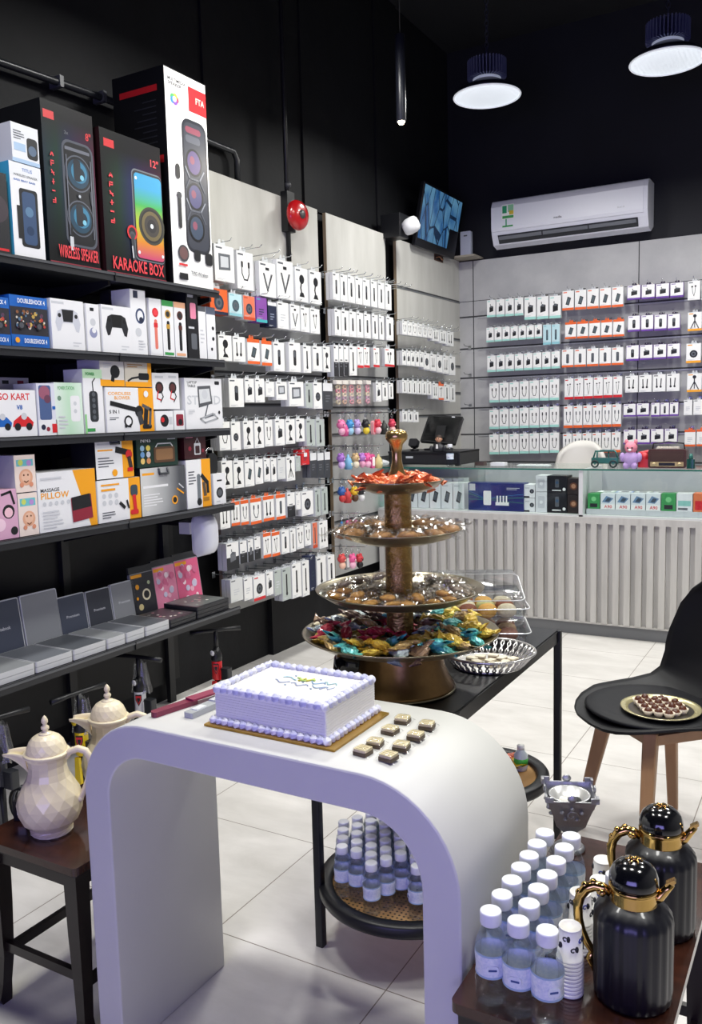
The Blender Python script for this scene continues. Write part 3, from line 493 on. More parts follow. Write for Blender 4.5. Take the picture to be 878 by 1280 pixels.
cover('dark slate laptop cover standing between navy and grey ones', 113, 143, 734, M('3a3d46', .45), 'Premium')
cover('grey laptop cover standing beside the cat-print cover', 144, 174, 725, GV, 'Premium')
def cat(A): A.q(.04, .9, .5, .97, YEL); A.disc(.6, .5, .18, M('e8e0c0', .4)); A.disc(.6, .5, .12, KR); A.disc(.25, .7, .08, YEL); A.disc(.3, .25, .1, M('d8c890', .4)); A.disc(.75, .75, .06, M('b9c9a0', .4)); A.disc(.2, .45, .05, YEL)
def flow(A): r = random.Random(3); A.q(.04, .88, .5, .95, YEL); [A.disc(.15 + .7 * r.random(), .1 + .75 * r.random(), .05 + .06 * r.random(), M(('f7dfe6', 'd76a90', 'efb0c4', 'c9c2d8')[i % 4], .4), 10) for i in range(18)]
cover('black cat-print laptop cover in clear packaging', 169, 198, 713, M('2c2d33', .4), None, True, cat, name='printed_laptop_cover')
cover('pink floral laptop cover in clear packaging, between the cat and rose ones', 197, 225, 704, PINK, None, True, flow, name='printed_laptop_cover')
cover('rose-pink patterned laptop cover in clear packaging nearest the shelf end', 224, 254, 696, M('e0628a', .4), None, True, flow, name='printed_laptop_cover')
FL = [(-40, 30, 'ab'), (32, 92, 'b'), (92, 133, 'a'), (134, 157, 'c'), (158, 180, 'b'), (181, 212, 'a')]
for i, (u0, u1, _) in enumerate([(-60, 45, 0), (46, 92, 0), (93, 134, 0), (135, 158, 0), (159, 182, 0), (183, 213, 0)]):
    a = onx(u0, 860 - .34 * u0 - 14, XS - .01); c = onx(u1, 860 - .34 * u1 - 14, XS - .01); w = c.y - a.y - .003
    for k in range(2):
        b = MB(); b.rbox(-w / 2, -.11, 0, w / 2, .11, .019, .006, M('c5c7c9', .35)); b.box(-w / 2 + .004, -.106, .019, w / 2 - .004, .106, .0195, (GV, M('6d7178', .45), M('55595f', .45))[i % 3])
        o = b.build('laptop_cover', loc=(XS - .125, (a.y + c.y) / 2, SZ[4] + .0035 + k * .0205), rot=(0, 0, PI / 2))
        tag(o, ('lower' if k == 0 else 'upper') + ' flat-lying grey laptop cover, ' + ORD[i + 1] + ' stack from the photo edge', 'laptop cover', 'flat laptop covers')
for i, (u0, u1, n, c) in enumerate([(214, 247, 2, '4c4348'), (248, 288, 3, '6a6e6c')]):
    a = onx(u0, 862 - .34 * u0 - 8, XS - .01); c2 = onx(u1, 862 - .34 * u1 - 8, XS - .01); w = c2.y - a.y - .003
    for k in range(n):
        b = MB(); b.rbox(-w / 2, -.1, 0, w / 2, .1, .016, .006, M('2a2b2f', .3)); b.box(-w / 2 + .01, -.09, .016, w / 2 - .01, .09, .0168, M(c, .4)); A = b
        if k == n - 1:
            for q in range(10): b.ball((random.uniform(-w * .35, w * .35), random.uniform(-.07, .07), .0165), .008, M(('b9b2a5', 'c98a95', '8f9a90', 'd8d4cc')[q % 4], .4), 8, 4, sz=.15)
        o = b.build('printed_laptop_cover', loc=(XS - .115, (a.y + c2.y) / 2, SZ[4] + .0035 + k * .018), rot=(0, 0, PI / 2))
        tag(o, ORD[k + 1] + ' from the bottom in the ' + ('dark pair' if i == 0 else 'clear-wrapped stack') + ' of flat covers at the shelf end', 'laptop cover', 'flat laptop covers')
# ================================================================== HANGING PACKS
def g_cable(A, c=KR): A.line([(.3, .62), (.3, .42), (.42, .26), (.62, .26), (.72, .42), (.72, .62)], .055, c); A.rq(.25, .58, .37, .74, .03, c); A.rq(.66, .58, .78, .74, .03, c)
def g_plug(A, c=KR): A.poly([(.3, .28), (.75, .34), (.75, .62), (.45, .66), (.3, .56)], c); A.poly([(.3, .56), (.45, .66), (.75, .62), (.6, .54)], MID); A.q(.38, .66, .44, .76, c)
def g_stick(A, c=KR): A.rq(.38, .22, .62, .74, .08, c); A.rq(.43, .5, .57, .7, .04, MID)
def g_round(A, c=KR): A.disc(.5, .46, .27, c, 16); A.disc(.5, .46, .17, MID, 12); A.disc(.5, .46, .08, c, 8)
def g_mount(A, c=KR): A.disc(.52, .66, .2, c, 12); A.line([(.5, .6), (.42, .4), (.5, .24)], .1, c); A.poly([(.3, .14), (.72, .14), (.62, .27), (.4, .27)], c)
def g_frame(A, c=MID): A.poly([(.2, .3), (.8, .34), (.8, .78), (.2, .76)], c); A.poly([(.3, .38), (.7, .41), (.7, .7), (.3, .69)], LG)
def g_strap(A, c=KR): A.line([(.25, .66), (.48, .16), (.78, .66)], .05, c); A.line([(.3, .66), (.5, .24), (.72, .66)], .04, MID); A.q(.38, .76, .6, .84, c)
def g_tripod(A, c=KR): A.disc(.5, .8, .13, c, 10); A.line([(.5, .8), (.5, .5)], .08, c); A.line([(.5, .55), (.22, .14)], .07, c); A.line([(.5, .55), (.78, .14)], .07, c); A.line([(.5, .55), (.5, .18)], .06, c)
def g_buds(A, c=KR): A.disc(.35, .7, .08, c, 8); A.disc(.62, .72, .08, c, 8); A.line([(.35, .66), (.4, .4), (.5, .2)], .035, c); A.line([(.62, .66), (.58, .4), (.5, .2)], .035, c)
def g_phone(A, c=KR): A.poly([(.28, .3), (.58, .24), (.76, .62), (.46, .7)], c); A.poly([(.34, .34), (.56, .29), (.7, .6), (.48, .65)], M('4d5a60', .4))
def g_long(A, c=KR): A.rq(.42, .14, .58, .8, .06, c); A.disc(.5, .2, .12, c, 10)
def g_two(A, c=KR): g_ = A.line([(.3, .75), (.32, .3)], .08, c); A.line([(.66, .75), (.62, .3)], .08, c); A.disc(.62, .28, .09, c, 8); A.disc(.32, .28, .09, c, 8)
def g_none(A, c=LG): A.lines(.25, .3, .75, .6, 3, c)
ARTS = dict(cable=g_cable, plug=g_plug, stick=g_stick, round=g_round, mount=g_mount, frame=g_frame, strap=g_strap, tripod=g_tripod, buds=g_buds, phone=g_phone, long=g_long, two=g_two, none=g_none)
WORD = dict(cable='cable', plug='plug', stick='stick', round='round gadget', mount='car mount', frame='frame light', strap='necklace strap', tripod='tripod', buds='earphone', phone='power bank', long='brush', two='twin cable', none='accessory')
# style: name -> (face colour, trim colour, trim place, side colour, word)
ST = {'w': (OFFW, None, '', side_white, 'white'), 'g': (M('dcdedd', .4), None, '', LG, 'pale grey'), 'o': (OFFW, ORA, 'tb', side_white, 'white and orange'), 'q': (OFFW, ORA, 'b', side_white, 'orange-bottomed'), 'O': (ORA, NAVY, 'b', M('b5401c', .4), 'orange'),
      'c': (M('bfdfe6', .4), M('8cc4cf', .4), 'b', LG, 'pale blue'), 'C': (M('e57a5a', .4), M('c94c2c', .4), 'b', LG, 'coral'), 'P': (M('8a4fa6', .4), TEAL, 'b', PUR, 'purple and teal'), 'n': (NAVY, WHITE, 't', NAVY, 'navy'),
      'N': (NAVY, None, '', M('38405e', .4), 'dark navy'), 'k': (OFFW, M('232428', .4), 'b2', LG, 'black-bottomed white'), 'K': (M('3c3e43', .35), WHITE, 't', MID, 'dark clear'), 'r': (OFFW, RED, 'b', side_white, 'red-bottomed white'), 'R': (RED, WHITE, 'm', RED, 'red'),
      't': (M('b9c2bd', .25), None, '', LG, 'clear'), 'T': (OFFW, M('a5dcd2', .4), 'b', side_white, 'white and mint'), 'V': (OFFW, M('6a3fa0', .4), 'b', M('7a55a8', .4), 'white and violet'), 'X': (M('6f8f6c', .4), None, '', LG, 'green'), 'Y': (OFFW, YEL, 'b', side_white, 'yellow-bottomed white')}
PACKS = {}
def packmesh(w, h, t, st, art):
    k = (round(w, 3), round(h, 3), round(t, 3), st, art)
    if k in PACKS: return PACKS[k]
    w, h, t = k[:3]; f, tr, pl, sd, _ = ST[st]; b = MB(); b.box(-w / 2, 0, 0, w / 2, t, h, sd)
    tm = {'w': M('2c2d30', .5), 'o': ORA, 'V': M('2a1f3a', .5)}.get(st, M('c9ccd0', .3)); 
    b.prism([(-w * .2, h), (w * .2, h), (w * .15, h + w * .18), (w * .05, h + w * .2), (w * .05, h + w * .1), (-w * .05, h + w * .1), (-w * .05, h + w * .2), (-w * .15, h + w * .18)], t * .5, t * .5 + .001, tm if st != 'w' else M('d5d8da', .3), 'y')
    A = Art(b, w, h, 0); A.q(.02, .01, .98, .99, f)
    if 'b' in pl: A.q(0, 0, 1, .12 if pl != 'b2' else .46, tr)
    if 't' in pl: A.q(0, .86 if st != 'K' else .7, 1, 1, tr)
    if pl == 'm': A.q(.3, .5, .7, .8, tr)
    A.q(.08, .89, .4, .94, tr or MID)
    a = ARTS[art]
    if st in 'kK': a(A, M('6b6e74', .4))
    elif st in 'OCPnNXR': a(A, M('2b3a4a' if st != 'n' else '8c97ad', .4))
    elif st == 'c': a(A, M('3c5660', .4))
    elif st in 'oq' and art in ('stick', 'cable', 'plug'): a(A, M('4d5259', .4))
    else: a(A)
    if st not in 'kK': A.lines(.1, .04 if 'b' not in pl else .14, .6, .1 if 'b' not in pl else .2, 2, LG)
    me = b.build('hanging_pack'); PACKS[k] = me.data; bpy.data.objects.remove(me); return PACKS[k]
HOOKM = {}; SPARE = []
def hook(loc, rot, ln, label, group):
    if ln not in HOOKM:
        b = MB(); b.tube([(0, 0, 0), (0, -ln, .006), (0, -ln - .012, .018)], .0022, CHROME, 5); b.box(-.012, -.0015, -.02, .012, .0, .012, CHROME); o = b.build('display_hook'); HOOKM[ln] = o.data; bpy.data.objects.remove(o)
    o = bpy.data.objects.new('display_hook', HOOKM[ln]); COL.objects.link(o); o.location = loc; o.rotation_euler = rot; return tag(o, label, 'hook', group)
def packrow(rowno, items, where, plane='x', at=-2.65, t=.028, back=0, grp=None, hk=True):
    for i, it in enumerate(items):
        u0, u1, v0, v1, st, art = it; um = (u0 + u1) / 2; F = (lambda u, v: onx(u, v, at)) if plane == 'x' else (lambda u, v: ony(u, v, at))
        a, c, m0, m1 = F(u0, (v0 + v1) / 2), F(u1, (v0 + v1) / 2), F(um, v0), F(um, v1)
        w = ((c.y - a.y) if plane == 'x' else (c.x - a.x)) * .97; h = m0.z - m1.z
        if plane == 'x': loc = Vector((at, (a.y + c.y) / 2, m1.z)); rot = (0, 0, PI / 2); n = Vector((-1, 0, 0))
        else: loc = Vector(((a.x + c.x) / 2, at, m1.z)); rot = (0, 0, 0); n = Vector((0, 1, 0))
        me = packmesh(w, h, t, st, art); look = ST[st][4] + ' ' + WORD[art] + ' pack'
        o = bpy.data.objects.new('hanging_pack', me); COL.objects.link(o); o.location = loc; o.rotation_euler = rot
        tag(o, f'{look}, {ORD[i + 1]} from left, {ORD[rowno]} row of {where}', 'hanging pack', grp or 'packs hanging on ' + where)
        for k in range(back): SPARE.append((loc + n * ((k + 1) * (t + .004)), w, h, t, rot[2], ST[st][3]))
        if hk:
            ln = .185 if plane == 'x' else .13; base = XP if plane == 'x' else YB
            hl = Vector((base + .003, loc.y, m0.z + .012)) if plane == 'x' else Vector((loc.x, base - .007, m0.z + .012))
            hook(hl, rot, ln, f'chrome hook over {ORD[i + 1]} pack, {ORD[rowno]} row of {where}', 'hooks on ' + where)
NP = 'near grey panel'
rows = [
 [(268, 293, 307, 352, 'w', 'frame'), (296, 317, 315, 362, 'w', 'cable'), (324, 345, 328, 371, 'w', 'strap'), (346, 367, 326, 374, 'w', 'strap'), (369, 385, 335, 377, 'w', 'mount'), (387, 402, 339, 380, 'w', 'mount')],
 [(262, 285, 361, 393, 'O', 'round'), (286, 303, 367, 395, 'c', 'round'), (304, 319, 370, 400, 'C', 'round'), (320, 334, 372, 403, 'P', 'none'), (335, 346, 378, 409, 'n', 'none'), (347, 361, 378, 411, 'w', 'none'), (363, 375, 381, 413, 'w', 'strap'), (376, 387, 384, 415, 'w', 'buds'), (388, 400, 386, 417, 'w', 'buds')],
 [(273, 290, 419, 451, 'w', 'mount'), (291, 307, 421, 452, 'w', 'two'), (309, 325, 424, 455, 'o', 'phone'), (327, 340, 426, 457, 'o', 'phone'), (342, 356, 428, 464, 'w', 'stick'), (361, 376, 428, 465, 'w', 'stick'), (379, 389, 432, 466, 'w', 'long'), (391, 403, 433, 464, 'w', 'stick'), (404, 413, 433, 465, 'w', 'mount')],
 [(286, 305, 473, 509, 'w', 'stick'), (306, 318, 473, 503, 'w', 'plug'), (319, 331, 473, 503, 'w', 'plug'), (332, 343, 477, 496, 'w', 'none'), (345, 359, 477, 500, 'w', 'frame'), (361, 380, 477, 508, 'w', 'frame'), (382, 391, 479, 510, 't', 'stick'), (392, 403, 478, 511, 'w', 'round'), (404, 416, 479, 512, 'K', 'none')],
 [(274, 288, 527, 563, 'w', 'cable'), (289, 301, 527, 563, 'w', 'round'), (304, 317, 526, 561, 'w', 'mount'), (318, 330, 525, 560, 'w', 'mount'), (331, 341, 525, 558, 'w', 'cable'), (344, 356, 524, 557, 'w', 'plug'), (357, 369, 524, 555, 'w', 'mount'), (370, 381, 523, 552, 'w', 'mount'), (383, 394, 524, 558, 't', 'long'), (395, 406, 524, 558, 't', 'long')],
 [(277, 291, 576, 611, 'w', 'mount'), (292, 305, 576, 610, 'w', 'mount'), (306, 318, 575, 608, 'w', 'phone'), (319, 329, 574, 605, 'w', 'phone'), (330, 338, 573, 602, 'w', 'plug'), (339, 346, 573, 602, 'w', 'plug'), (347, 357, 572, 599, 'g', 'none'), (358, 369, 571, 601, 'w', 'tripod'), (370, 376, 570, 589, 't', 'none'), (377, 387, 562, 581, 'R', 'none'), (388, 396, 566, 597, 'K', 'none'), (397, 405, 566, 597, 'K', 'none'), (406, 413, 565, 597, 'K', 'none')],
 [(275, 288, 632, 661, 'w', 'two'), (289, 300, 627, 657, 'o', 'two'), (301, 311, 625, 656, 'o', 'cable'), (313, 327, 623, 655, 'o', 'cable'), (329, 343, 620, 651, 'o', 'two'), (345, 357, 618, 649, 'o', 'stick'), (359, 369, 616, 646, 'k', 'none'), (370, 376, 616, 637, 'w', 'none'), (377, 392, 614, 644, 'w', 'round'), (394, 401, 611, 645, 't', 'long'), (402, 410, 609, 643, 't', 'long')],
 [(283, 299, 678, 712, 'k', 'plug'), (300, 309, 676, 704, 'k', 'none'), (310, 317, 674, 702, 'k', 'plug'), (318, 326, 671, 699, 'k', 'none'), (329, 339, 666, 697, 'o', 'buds'), (340, 350, 665, 695, 'o', 'buds'), (352, 362, 663, 692, 'w', 'stick'), (363, 370, 661, 690, 'w', 'long'), (371, 380, 658, 686, 'w', 'cable'), (381, 389, 655, 682, 'w', 'cable'), (391, 397, 653, 685, 'C', 'long'), (399, 410, 651, 685, 'w', 'two')],
 [(288, 304, 723, 752, 'g', 'none'), (305, 316, 722, 750, 'w', 'none'), (317, 332, 719, 750, 'r', 'round'), (333, 342, 715, 744, 'w', 'plug'), (343, 352, 712, 744, 't', 'none'), (353, 364, 709, 750, 't', 'long'), (365, 377, 704, 747, 'w', 'long'), (378, 387, 701, 745, 'w', 'long'), (388, 395, 694, 738, 'N', 'none'), (396, 408, 695, 734, 'w', 'long'), (410, 419, 694, 732, 'w', 'stick')]]
for i, r in enumerate(rows): packrow(i + 1, r, NP, 'x', -2.65, .026, 1)
MP = 'middle grey panel'
def uni(us, v0a, v0b, v1a, v1b, st, art, n=None):
    L = []; a0 = us[0][0]; a1 = us[-1][1]
    for k, (p, q) in enumerate(us):
        f = ((p + q) / 2 - a0) / (a1 - a0); s_ = st[k % len(st)] if isinstance(st, (list, tuple)) else st; r_ = art[k % len(art)] if isinstance(art, (list, tuple)) else art
        L.append((p, q, v0a + (v0b - v0a) * f, v1a + (v1b - v1a) * f, s_, r_))
    return L
def us8(l): return [(400 + a / 4.878, 400 + b / 4.878) for a, b in l]
r = uni(us8([(78, 122), (124, 168), (170, 214), (217, 260), (262, 306), (312, 350), (355, 395), (398, 437)]), 340, 356, 374, 388, 'w', 'stick'); packrow(1, r, MP, 'x', -2.65, .022, 1)
r = uni(us8([(90, 130), (132, 178), (180, 222), (224, 265), (270, 310), (318, 355), (362, 392), (405, 450)]), 386, 397, 419, 426, 'w', 'stick'); packrow(2, r, MP, 'x', -2.65, .022, 1)
r = uni(us8([(85, 115), (117, 145), (147, 176), (180, 226)]), 431, 433, 471, 469, ['k', 'k', 'k', 'w'], ['none', 'none', 'none', 'long']) + uni(us8([(228, 266), (268, 304), (326, 364), (395, 455)]), 433, 436, 460, 458, 'r', 'buds'); packrow(3, r, MP, 'x', -2.65, .022, 1)
r = uni([(470, 477), (478, 485), (486, 492)], 478, 479, 503, 498, 'w', ['plug', 'stick', 'long']); packrow(4, r, MP, 'x', -2.65, .022, 0)
FP = 'corner grey panel'
def ev(u0, u1, n, gap=.06):
    w = (u1 - u0) / n; return [(u0 + w * k, u0 + w * (k + 1 - gap)) for k in range(n)]
r = uni(ev(503, 541, 6), 401, 408, 418, 423, 'w', 'cable') + uni(ev(541, 568, 3), 411, 415, 425, 434, 'w', 'two'); packrow(1, r, FP, 'x', -2.67, .02, 1)
r = uni(ev(503, 530, 5), 438, 440, 456, 459, 'w', 'plug') + uni(ev(530, 570, 5), 441, 446, 461, 470, 'w', ['round', 'two']); packrow(2, r, FP, 'x', -2.67, .02, 1)
r = uni(ev(503, 540, 6), 475, 477, 491, 494, 'w', 'long') + uni(ev(541, 570, 4), 479, 481, 498, 503, ['w', 'o', 'w', 'w'], ['two', 'buds', 'long', 'long']); packrow(3, r, FP, 'x', -2.67, .02, 1)
r = uni(ev(503, 524, 3), 514, 515, 527, 528, 'w', 'stick'); packrow(4, r, FP, 'x', -2.67, .02, 0)
# back wall
BW = 'mint back-wall bay'
def usb(a, b, n, gap=.05): return ev(580 + a / 2.946, 580 + b / 2.946, n, gap)
Y = lambda v: 320 + v / 2.946
packrow(1, uni(usb(85, 221, 4), Y(163), Y(152), Y(226), Y(218), 'T', 'plug') + uni(usb(223, 361, 3), Y(152), Y(145), Y(235), Y(228), 'T', 'plug'), BW, 'y', 6.655, .03)
packrow(2, uni(usb(83, 290, 7), Y(265), Y(252), Y(318), Y(302), 'T', 'plug') + uni(usb(292, 356, 2), Y(253), Y(250), Y(328), Y(323), 'c', 'stick'), BW, 'y', 6.655, .03)
packrow(3, uni(usb(86, 356, 8), Y(368), Y(350), Y(428), Y(413), 'T', 'plug'), BW, 'y', 6.655, .03)
packrow(4, uni(usb(94, 353, 7), Y(470), Y(452), Y(540), Y(530), 'T', 'cable'), BW, 'y', 6.655, .03)
packrow(5, uni(usb(94, 353, 7), Y(567), Y(553), Y(638), Y(629), 'T', 'cable'), BW, 'y', 6.655, .03)
packrow(6, uni(usb(94, 353, 7), Y(658), Y(650), Y(731), Y(724), 'T', 'cable'), BW, 'y', 6.655, .03)
BO = 'orange back-wall bay'
packrow(1, uni(usb(363, 591, 5), Y(130), Y(112), Y(201), Y(186), 'q', 'phone'), BO, 'y', 6.655, .03)
packrow(2, uni(usb(373, 594, 5), Y(245), Y(232), Y(306), Y(295), 'o', 'phone'), BO, 'y', 6.655, .03)
packrow(3, uni(usb(361, 591, 5), Y(345), Y(335), Y(411), Y(400), 'q', 'stick'), BO, 'y', 6.655, .03)
packrow(4, uni(usb(371, 586, 6), Y(452), Y(442), Y(529), Y(519), 'r', 'buds'), BO, 'y', 6.655, .03)
packrow(5, uni(usb(368, 582, 6), Y(553), Y(545), Y(634), Y(628), 'q', 'cable'), BO, 'y', 6.655, .03)
packrow(6, uni(usb(365, 580, 6), Y(655), Y(648), Y(728), Y(722), 'q', 'cable'), BO, 'y', 6.655, .03)
BV = 'violet back-wall bay'
packrow(1, uni(usb(602, 813, 4), Y(110), Y(96), Y(162), Y(150), 'V', 'plug'), BV, 'y', 6.655, .03)
packrow(2, uni(usb(604, 800, 4), Y(221), Y(212), Y(279), Y(271), 'V', 'stick'), BV, 'y', 6.655, .03)
packrow(3, uni(usb(598, 800, 4), Y(330), Y(322), Y(387), Y(374), 'V', ['stick', 'plug', 'plug', 'plug']), BV, 'y', 6.655, .03)
packrow(4, uni(usb(594, 798, 4), Y(442), Y(432), Y(503), Y(497), 'w', 'two'), BV, 'y', 6.655, .03)
packrow(5, uni(usb(588, 686, 2), Y(545), Y(542), Y(592), Y(589), 'V', 'plug') + uni(usb(690, 793, 3), Y(541), Y(538), Y(592), Y(588), 'V', 'stick'), BV, 'y', 6.655, .03)
packrow(6, uni(usb(588, 790, 4), Y(640), Y(635), Y(694), Y(690), 'V', 'plug'), BV, 'y', 6.655, .03)
BT = 'tripod back-wall bay'
packrow(1, uni([(860, 876), (877.5, 893)], Y(92), Y(90), Y(162), Y(160), 'w', 'buds'), BT, 'y', 6.655, .03)
packrow(2, uni([(860, 878), (879, 897)], Y(207), Y(205), Y(276), Y(274), 'Y', 'tripod'), BT, 'y', 6.655, .03)
packrow(3, uni([(858, 877), (878, 897)], Y(322), Y(320), Y(394), Y(392), 'Y', 'round'), BT, 'y', 6.655, .03)
packrow(4, uni([(859, 878), (879, 897)], Y(432), Y(430), Y(501), Y(499), 'Y', 'tripod'), BT, 'y', 6.655, .03)
packrow(5, uni([(855, 866), (867, 880)], Y(530), Y(528), Y(586), Y(584), 'w', 'none'), BT, 'y', 6.655, .03)
packrow(6, uni([(856, 870), (871, 885)], Y(640), Y(638), Y(702), Y(700), 'o', 'none'), BT, 'y', 6.655, .03)
b = MB()
for l_, w_, h_, t_, r_, m_ in SPARE:
    b.X = Matrix.Translation(l_) @ Matrix.Rotation(r_, 4, 'Z'); b.box(-w_ / 2, 0, 0, w_ / 2, t_, h_, m_); b.box(-w_ * .15, t_ * .5, h_, w_ * .15, t_ * .5 + .001, h_ + .008, M('3a3b3f', .4))
o = b.build('hanging_pack'); tag(o, 'further white packs hung on the hooks behind the front packs of the side panels', 'hanging packs'); o['kind'] = 'stuff'
# empty hooks over the top rows of the left panels
for k, (u, v) in enumerate([(276, 296), (300, 307), (393, 342), (398, 343)]):
    p = onx(u, v, XP); hook((XP + .003, p.y, 2.235), (0, 0, PI / 2), .24, 'empty chrome hook along the top of the near grey panel', 'empty hooks on near grey panel')
for k in range(9): hook((XP + .003, 4.72 + k * .08, 2.245), (0, 0, PI / 2), .22, 'empty chrome hook along the top of the middle grey panel', 'empty hooks on middle grey panel')
for k in range(8): hook((XP + .003, 5.7 + k * .08, 2.012), (0, 0, PI / 2), .19, 'empty chrome hook over the first row of the corner grey panel', 'empty hooks on corner grey panel')
for rz in (1.93, 1.70, 1.45):
    for k in range(2): hook((-2.71 , YB - .007, rz), (0, 0, 0), .12, 'empty chrome hook in the corner strip of the back wall', 'empty hooks in the corner')
# keychains: ring, clasp and soft charm
CH = {}
def charm(col, col2, shape):
    k = (col, col2, shape)
    if k in CH: return CH[k]
    a = M(col, .45); c = M(col2, .45); r = thing('keychain', '', 'keychain')
    b = MB(); b.tube([(.011 * math.cos(q * PI / 5), 0, -.011 + .011 * math.sin(q * PI / 5)) for q in range(10)], .0015, CHROME, 5, True); b.tube([(0, 0, -.022), (0, 0, -.034)], .002, CHROME, 5); b.build('ring', r)
    b = MB()
    if shape == 0: b.ball((0, 0, -.055), .022, a, 12, 8, sz=.9); b.ball((-.014, 0, -.037), .009, a, 8, 5); b.ball((.014, 0, -.037), .009, a, 8, 5); b.ball((0, -.003, -.086), .018, c, 10, 6, sz=1.1); b.ball((-.008, -.019, -.054), .003, KR, 6, 4); b.ball((.008, -.019, -.054), .003, KR, 6, 4); b.ball((0, -.02, -.06), .005, c, 6, 4)
    elif shape == 1: b.lathe([(.004, -.112), (.019, -.11), (.024, -.085), (.016, -.058), (.007, -.048), (.005, -.036)], a, 12); b.ball((0, -.012, -.085), .013, c, 8, 5)
    else: b.rbox(-.018, -.008, -.11, .018, .008, -.036, .014, a, 'y'); b.rbox(-.012, -.011, -.098, .012, -.008, -.05, .008, c, 'y')
    b.build('charm', r); CH[k] = r; r['used'] = 0; return r
KC = [(5, 520, [(426, 'e87aa8', 'f3b3cc', 0, 'pink bear'), (430, 'd95a94', 'f3b3cc', 1, 'rose pear-shaped'), (437, '3b8fc9', '9fd0ea', 0, 'sky-blue bear'), (446, 'b79ad8', 'dccdf0', 0, 'lilac bear'), (457, '1c1c1f', 'f0d33c', 0, 'black and yellow'), (467, 'f0a9b0', 'e2566a', 2, 'pale pink flat'), (472, 'd8394c', 'f6c9cf', 0, 'red bear'), (480, '2a2c2a', 'c9d0c0', 1, 'black pear-shaped'), (490, 'd03a55', 'f2b8b5', 0, 'crimson bear')]),
      (6, 562, [(426, 'a06ac0', 'd8b8e8', 0, 'purple bear'), (435, '7ab3d9', 'e9e2b8', 1, 'light-blue'), (444, 'c9a97a', 'efe3c9', 0, 'tan bear'), (452, 'b77fd0', 'f0a9c9', 0, 'mauve bear'), (459, 'e8599a', 'f4b9d2', 0, 'hot-pink bear'), (465, 'e8599a', 'ffffff', 2, 'hot-pink flat'), (473, 'd3c48a', 'f2ecd0', 1, 'sand-coloured')]),
      (7, 604, [(427, '2f5aa0', 'd03a3a', 0, 'blue and red'), (434, 'c23a3a', '5a7a3a', 1, 'brick-red'), (443, 'e8c22f', '5a3a20', 0, 'yellow bear'), (451, '1d1d20', 'e8e8e8', 0, 'black and white')]),
      (8, 646, [(427, '2b78b8', '8fc5e8', 1, 'deep blue'), (436, 'e85a9a', 'f5c0d5', 0, 'magenta bear'), (443, 'e06aa8', 'b893d8', 0, 'orchid bear'), (451, '9b62c0', 'd9bce8', 0, 'violet bear')]),
      (9, 688, [(427, 'd04a4a', 'f0c0a8', 0, 'red bear'), (433, '8a8a8c', 'e0e0e0', 2, 'grey flat'), (440, 'e8609a', 'f5bcd2', 0, 'pink bear'), (449, 'c9353f', '1c1c1f', 0, 'red and black')])]
for rn, v, L in KC:
    for i, (u, c1, c2, sh, wd) in enumerate(L):
        r = charm(c1, c2, sh); p = onx(u, v - 3, -2.64 - .02 * (i % 2)); lb = f'{wd} keychain, {ORD[i + 1]} from left, {ORD[rn]} row of {MP}'
        sc = 1.25
        if r['used']: o = dup(r, p, (0, 0, PI / 2 + random.uniform(-.3, .3)), lb)
        else: o = r; o.location = p; o.rotation_euler = (0, 0, PI / 2); o['label'] = lb; r['used'] = 1
        o.scale = (sc, sc, sc); o['group'] = 'keychains on the middle panel'
        hook((XP + .003, p.y, p.z + .004), (0, 0, PI / 2), .185, f'chrome hook over {ORD[i + 1]} keychain, {ORD[rn]} row of {MP}', 'hooks on ' + MP)
for r in CH.values():
    if 'used' in r: del r['used']
for o in COL.objects:
    if 'used' in o: del o['used']
# bags of hair ties in the fourth row
for i, (u, c) in enumerate([(421, 'd8c9a8'), (429, 'e0b9a0'), (438, 'e8a0a8'), (447, 'eac4b0'), (458, 'e8a4b5')]):
    t = thing('hair_tie_pack', f'clear bag of pastel hair ties, {ORD[i + 1]} from left, fourth row of {MP}', 'hanging pack', onx(u, 480, -2.65), (0, 0, PI / 2), 'hair tie bags')
    b = MB()
    for k in range(5): zz = -.02 - .022 * k; b.tube([(.02 * math.cos(q * PI / 4), -.006 - .004 * (q % 2), zz + .012 * math.sin(q * PI / 4)) for q in range(8)], .006, M((c, 'e58a9a', 'f0e0c0', 'c9a0b8')[k % 4], .6), 6, True)
    b.build('hair_ties', t); b = MB(); b.rbox(-.03, -.018, -.135, .03, .006, 0, .006, clear('thin_clear_film', tr=.84, rough=.12), 'y'); b.rbox(-.03, -.019, -.002, .03, .007, .022, .003, M('e6e0d8', .4), 'y'); b.build('bag', t, label='clear plastic bag with card top')
# ================================================================== COUNTER
YC = 5.21; CX0 = -2.775; CX1 = 1.0
cw = M('b5b3ae', .55, h2='cdcbc6', scale=5, stretch=(3, 1, .3)); toe = M('6f7173', .4, .3); glassedge = M('1f6a5c', .12, coat=.5)
GLS = clear('counter_glass', tint='fbfefd', tr=.95, rough=.02)
t = thing('service_counter', 'long grey slatted counter with glass display top in front of the back wall', 'counter', (0, 0, 0))
b = MB(); b.box(CX0, YC + .01, .0, CX1, YC + .5, .075, toe); b.build('plinth', t)
b = MB(); b.box(CX0, YC + .022, .075, CX1, YC + .5, .735, cw); b.box(CX0, YC - .010, .70, CX1, YC + .022, .74, cw); b.box(CX0, YC - .002, .075, CX1, YC + .022, .085, cw)
b.build('body', t)
b = MB(); x = CX0 + .004
while x < CX1 - .03: b.box(x, YC - .010, .085, x + .036, YC + .022, .70, cw); x += .0665
b.build('slatted_front', t, label='vertical grey slats')
b = MB(); b.box(CX0, YC + .0, .74, CX1, YC + .5, .75, M('d3d4d4', .4)); b.build('display_floor', t)
b = MB(); b.box(CX0, YC + .49, .75, CX1, YC + .5, 1.0, M('b9bbbc', .4)); b.build('display_back', t)
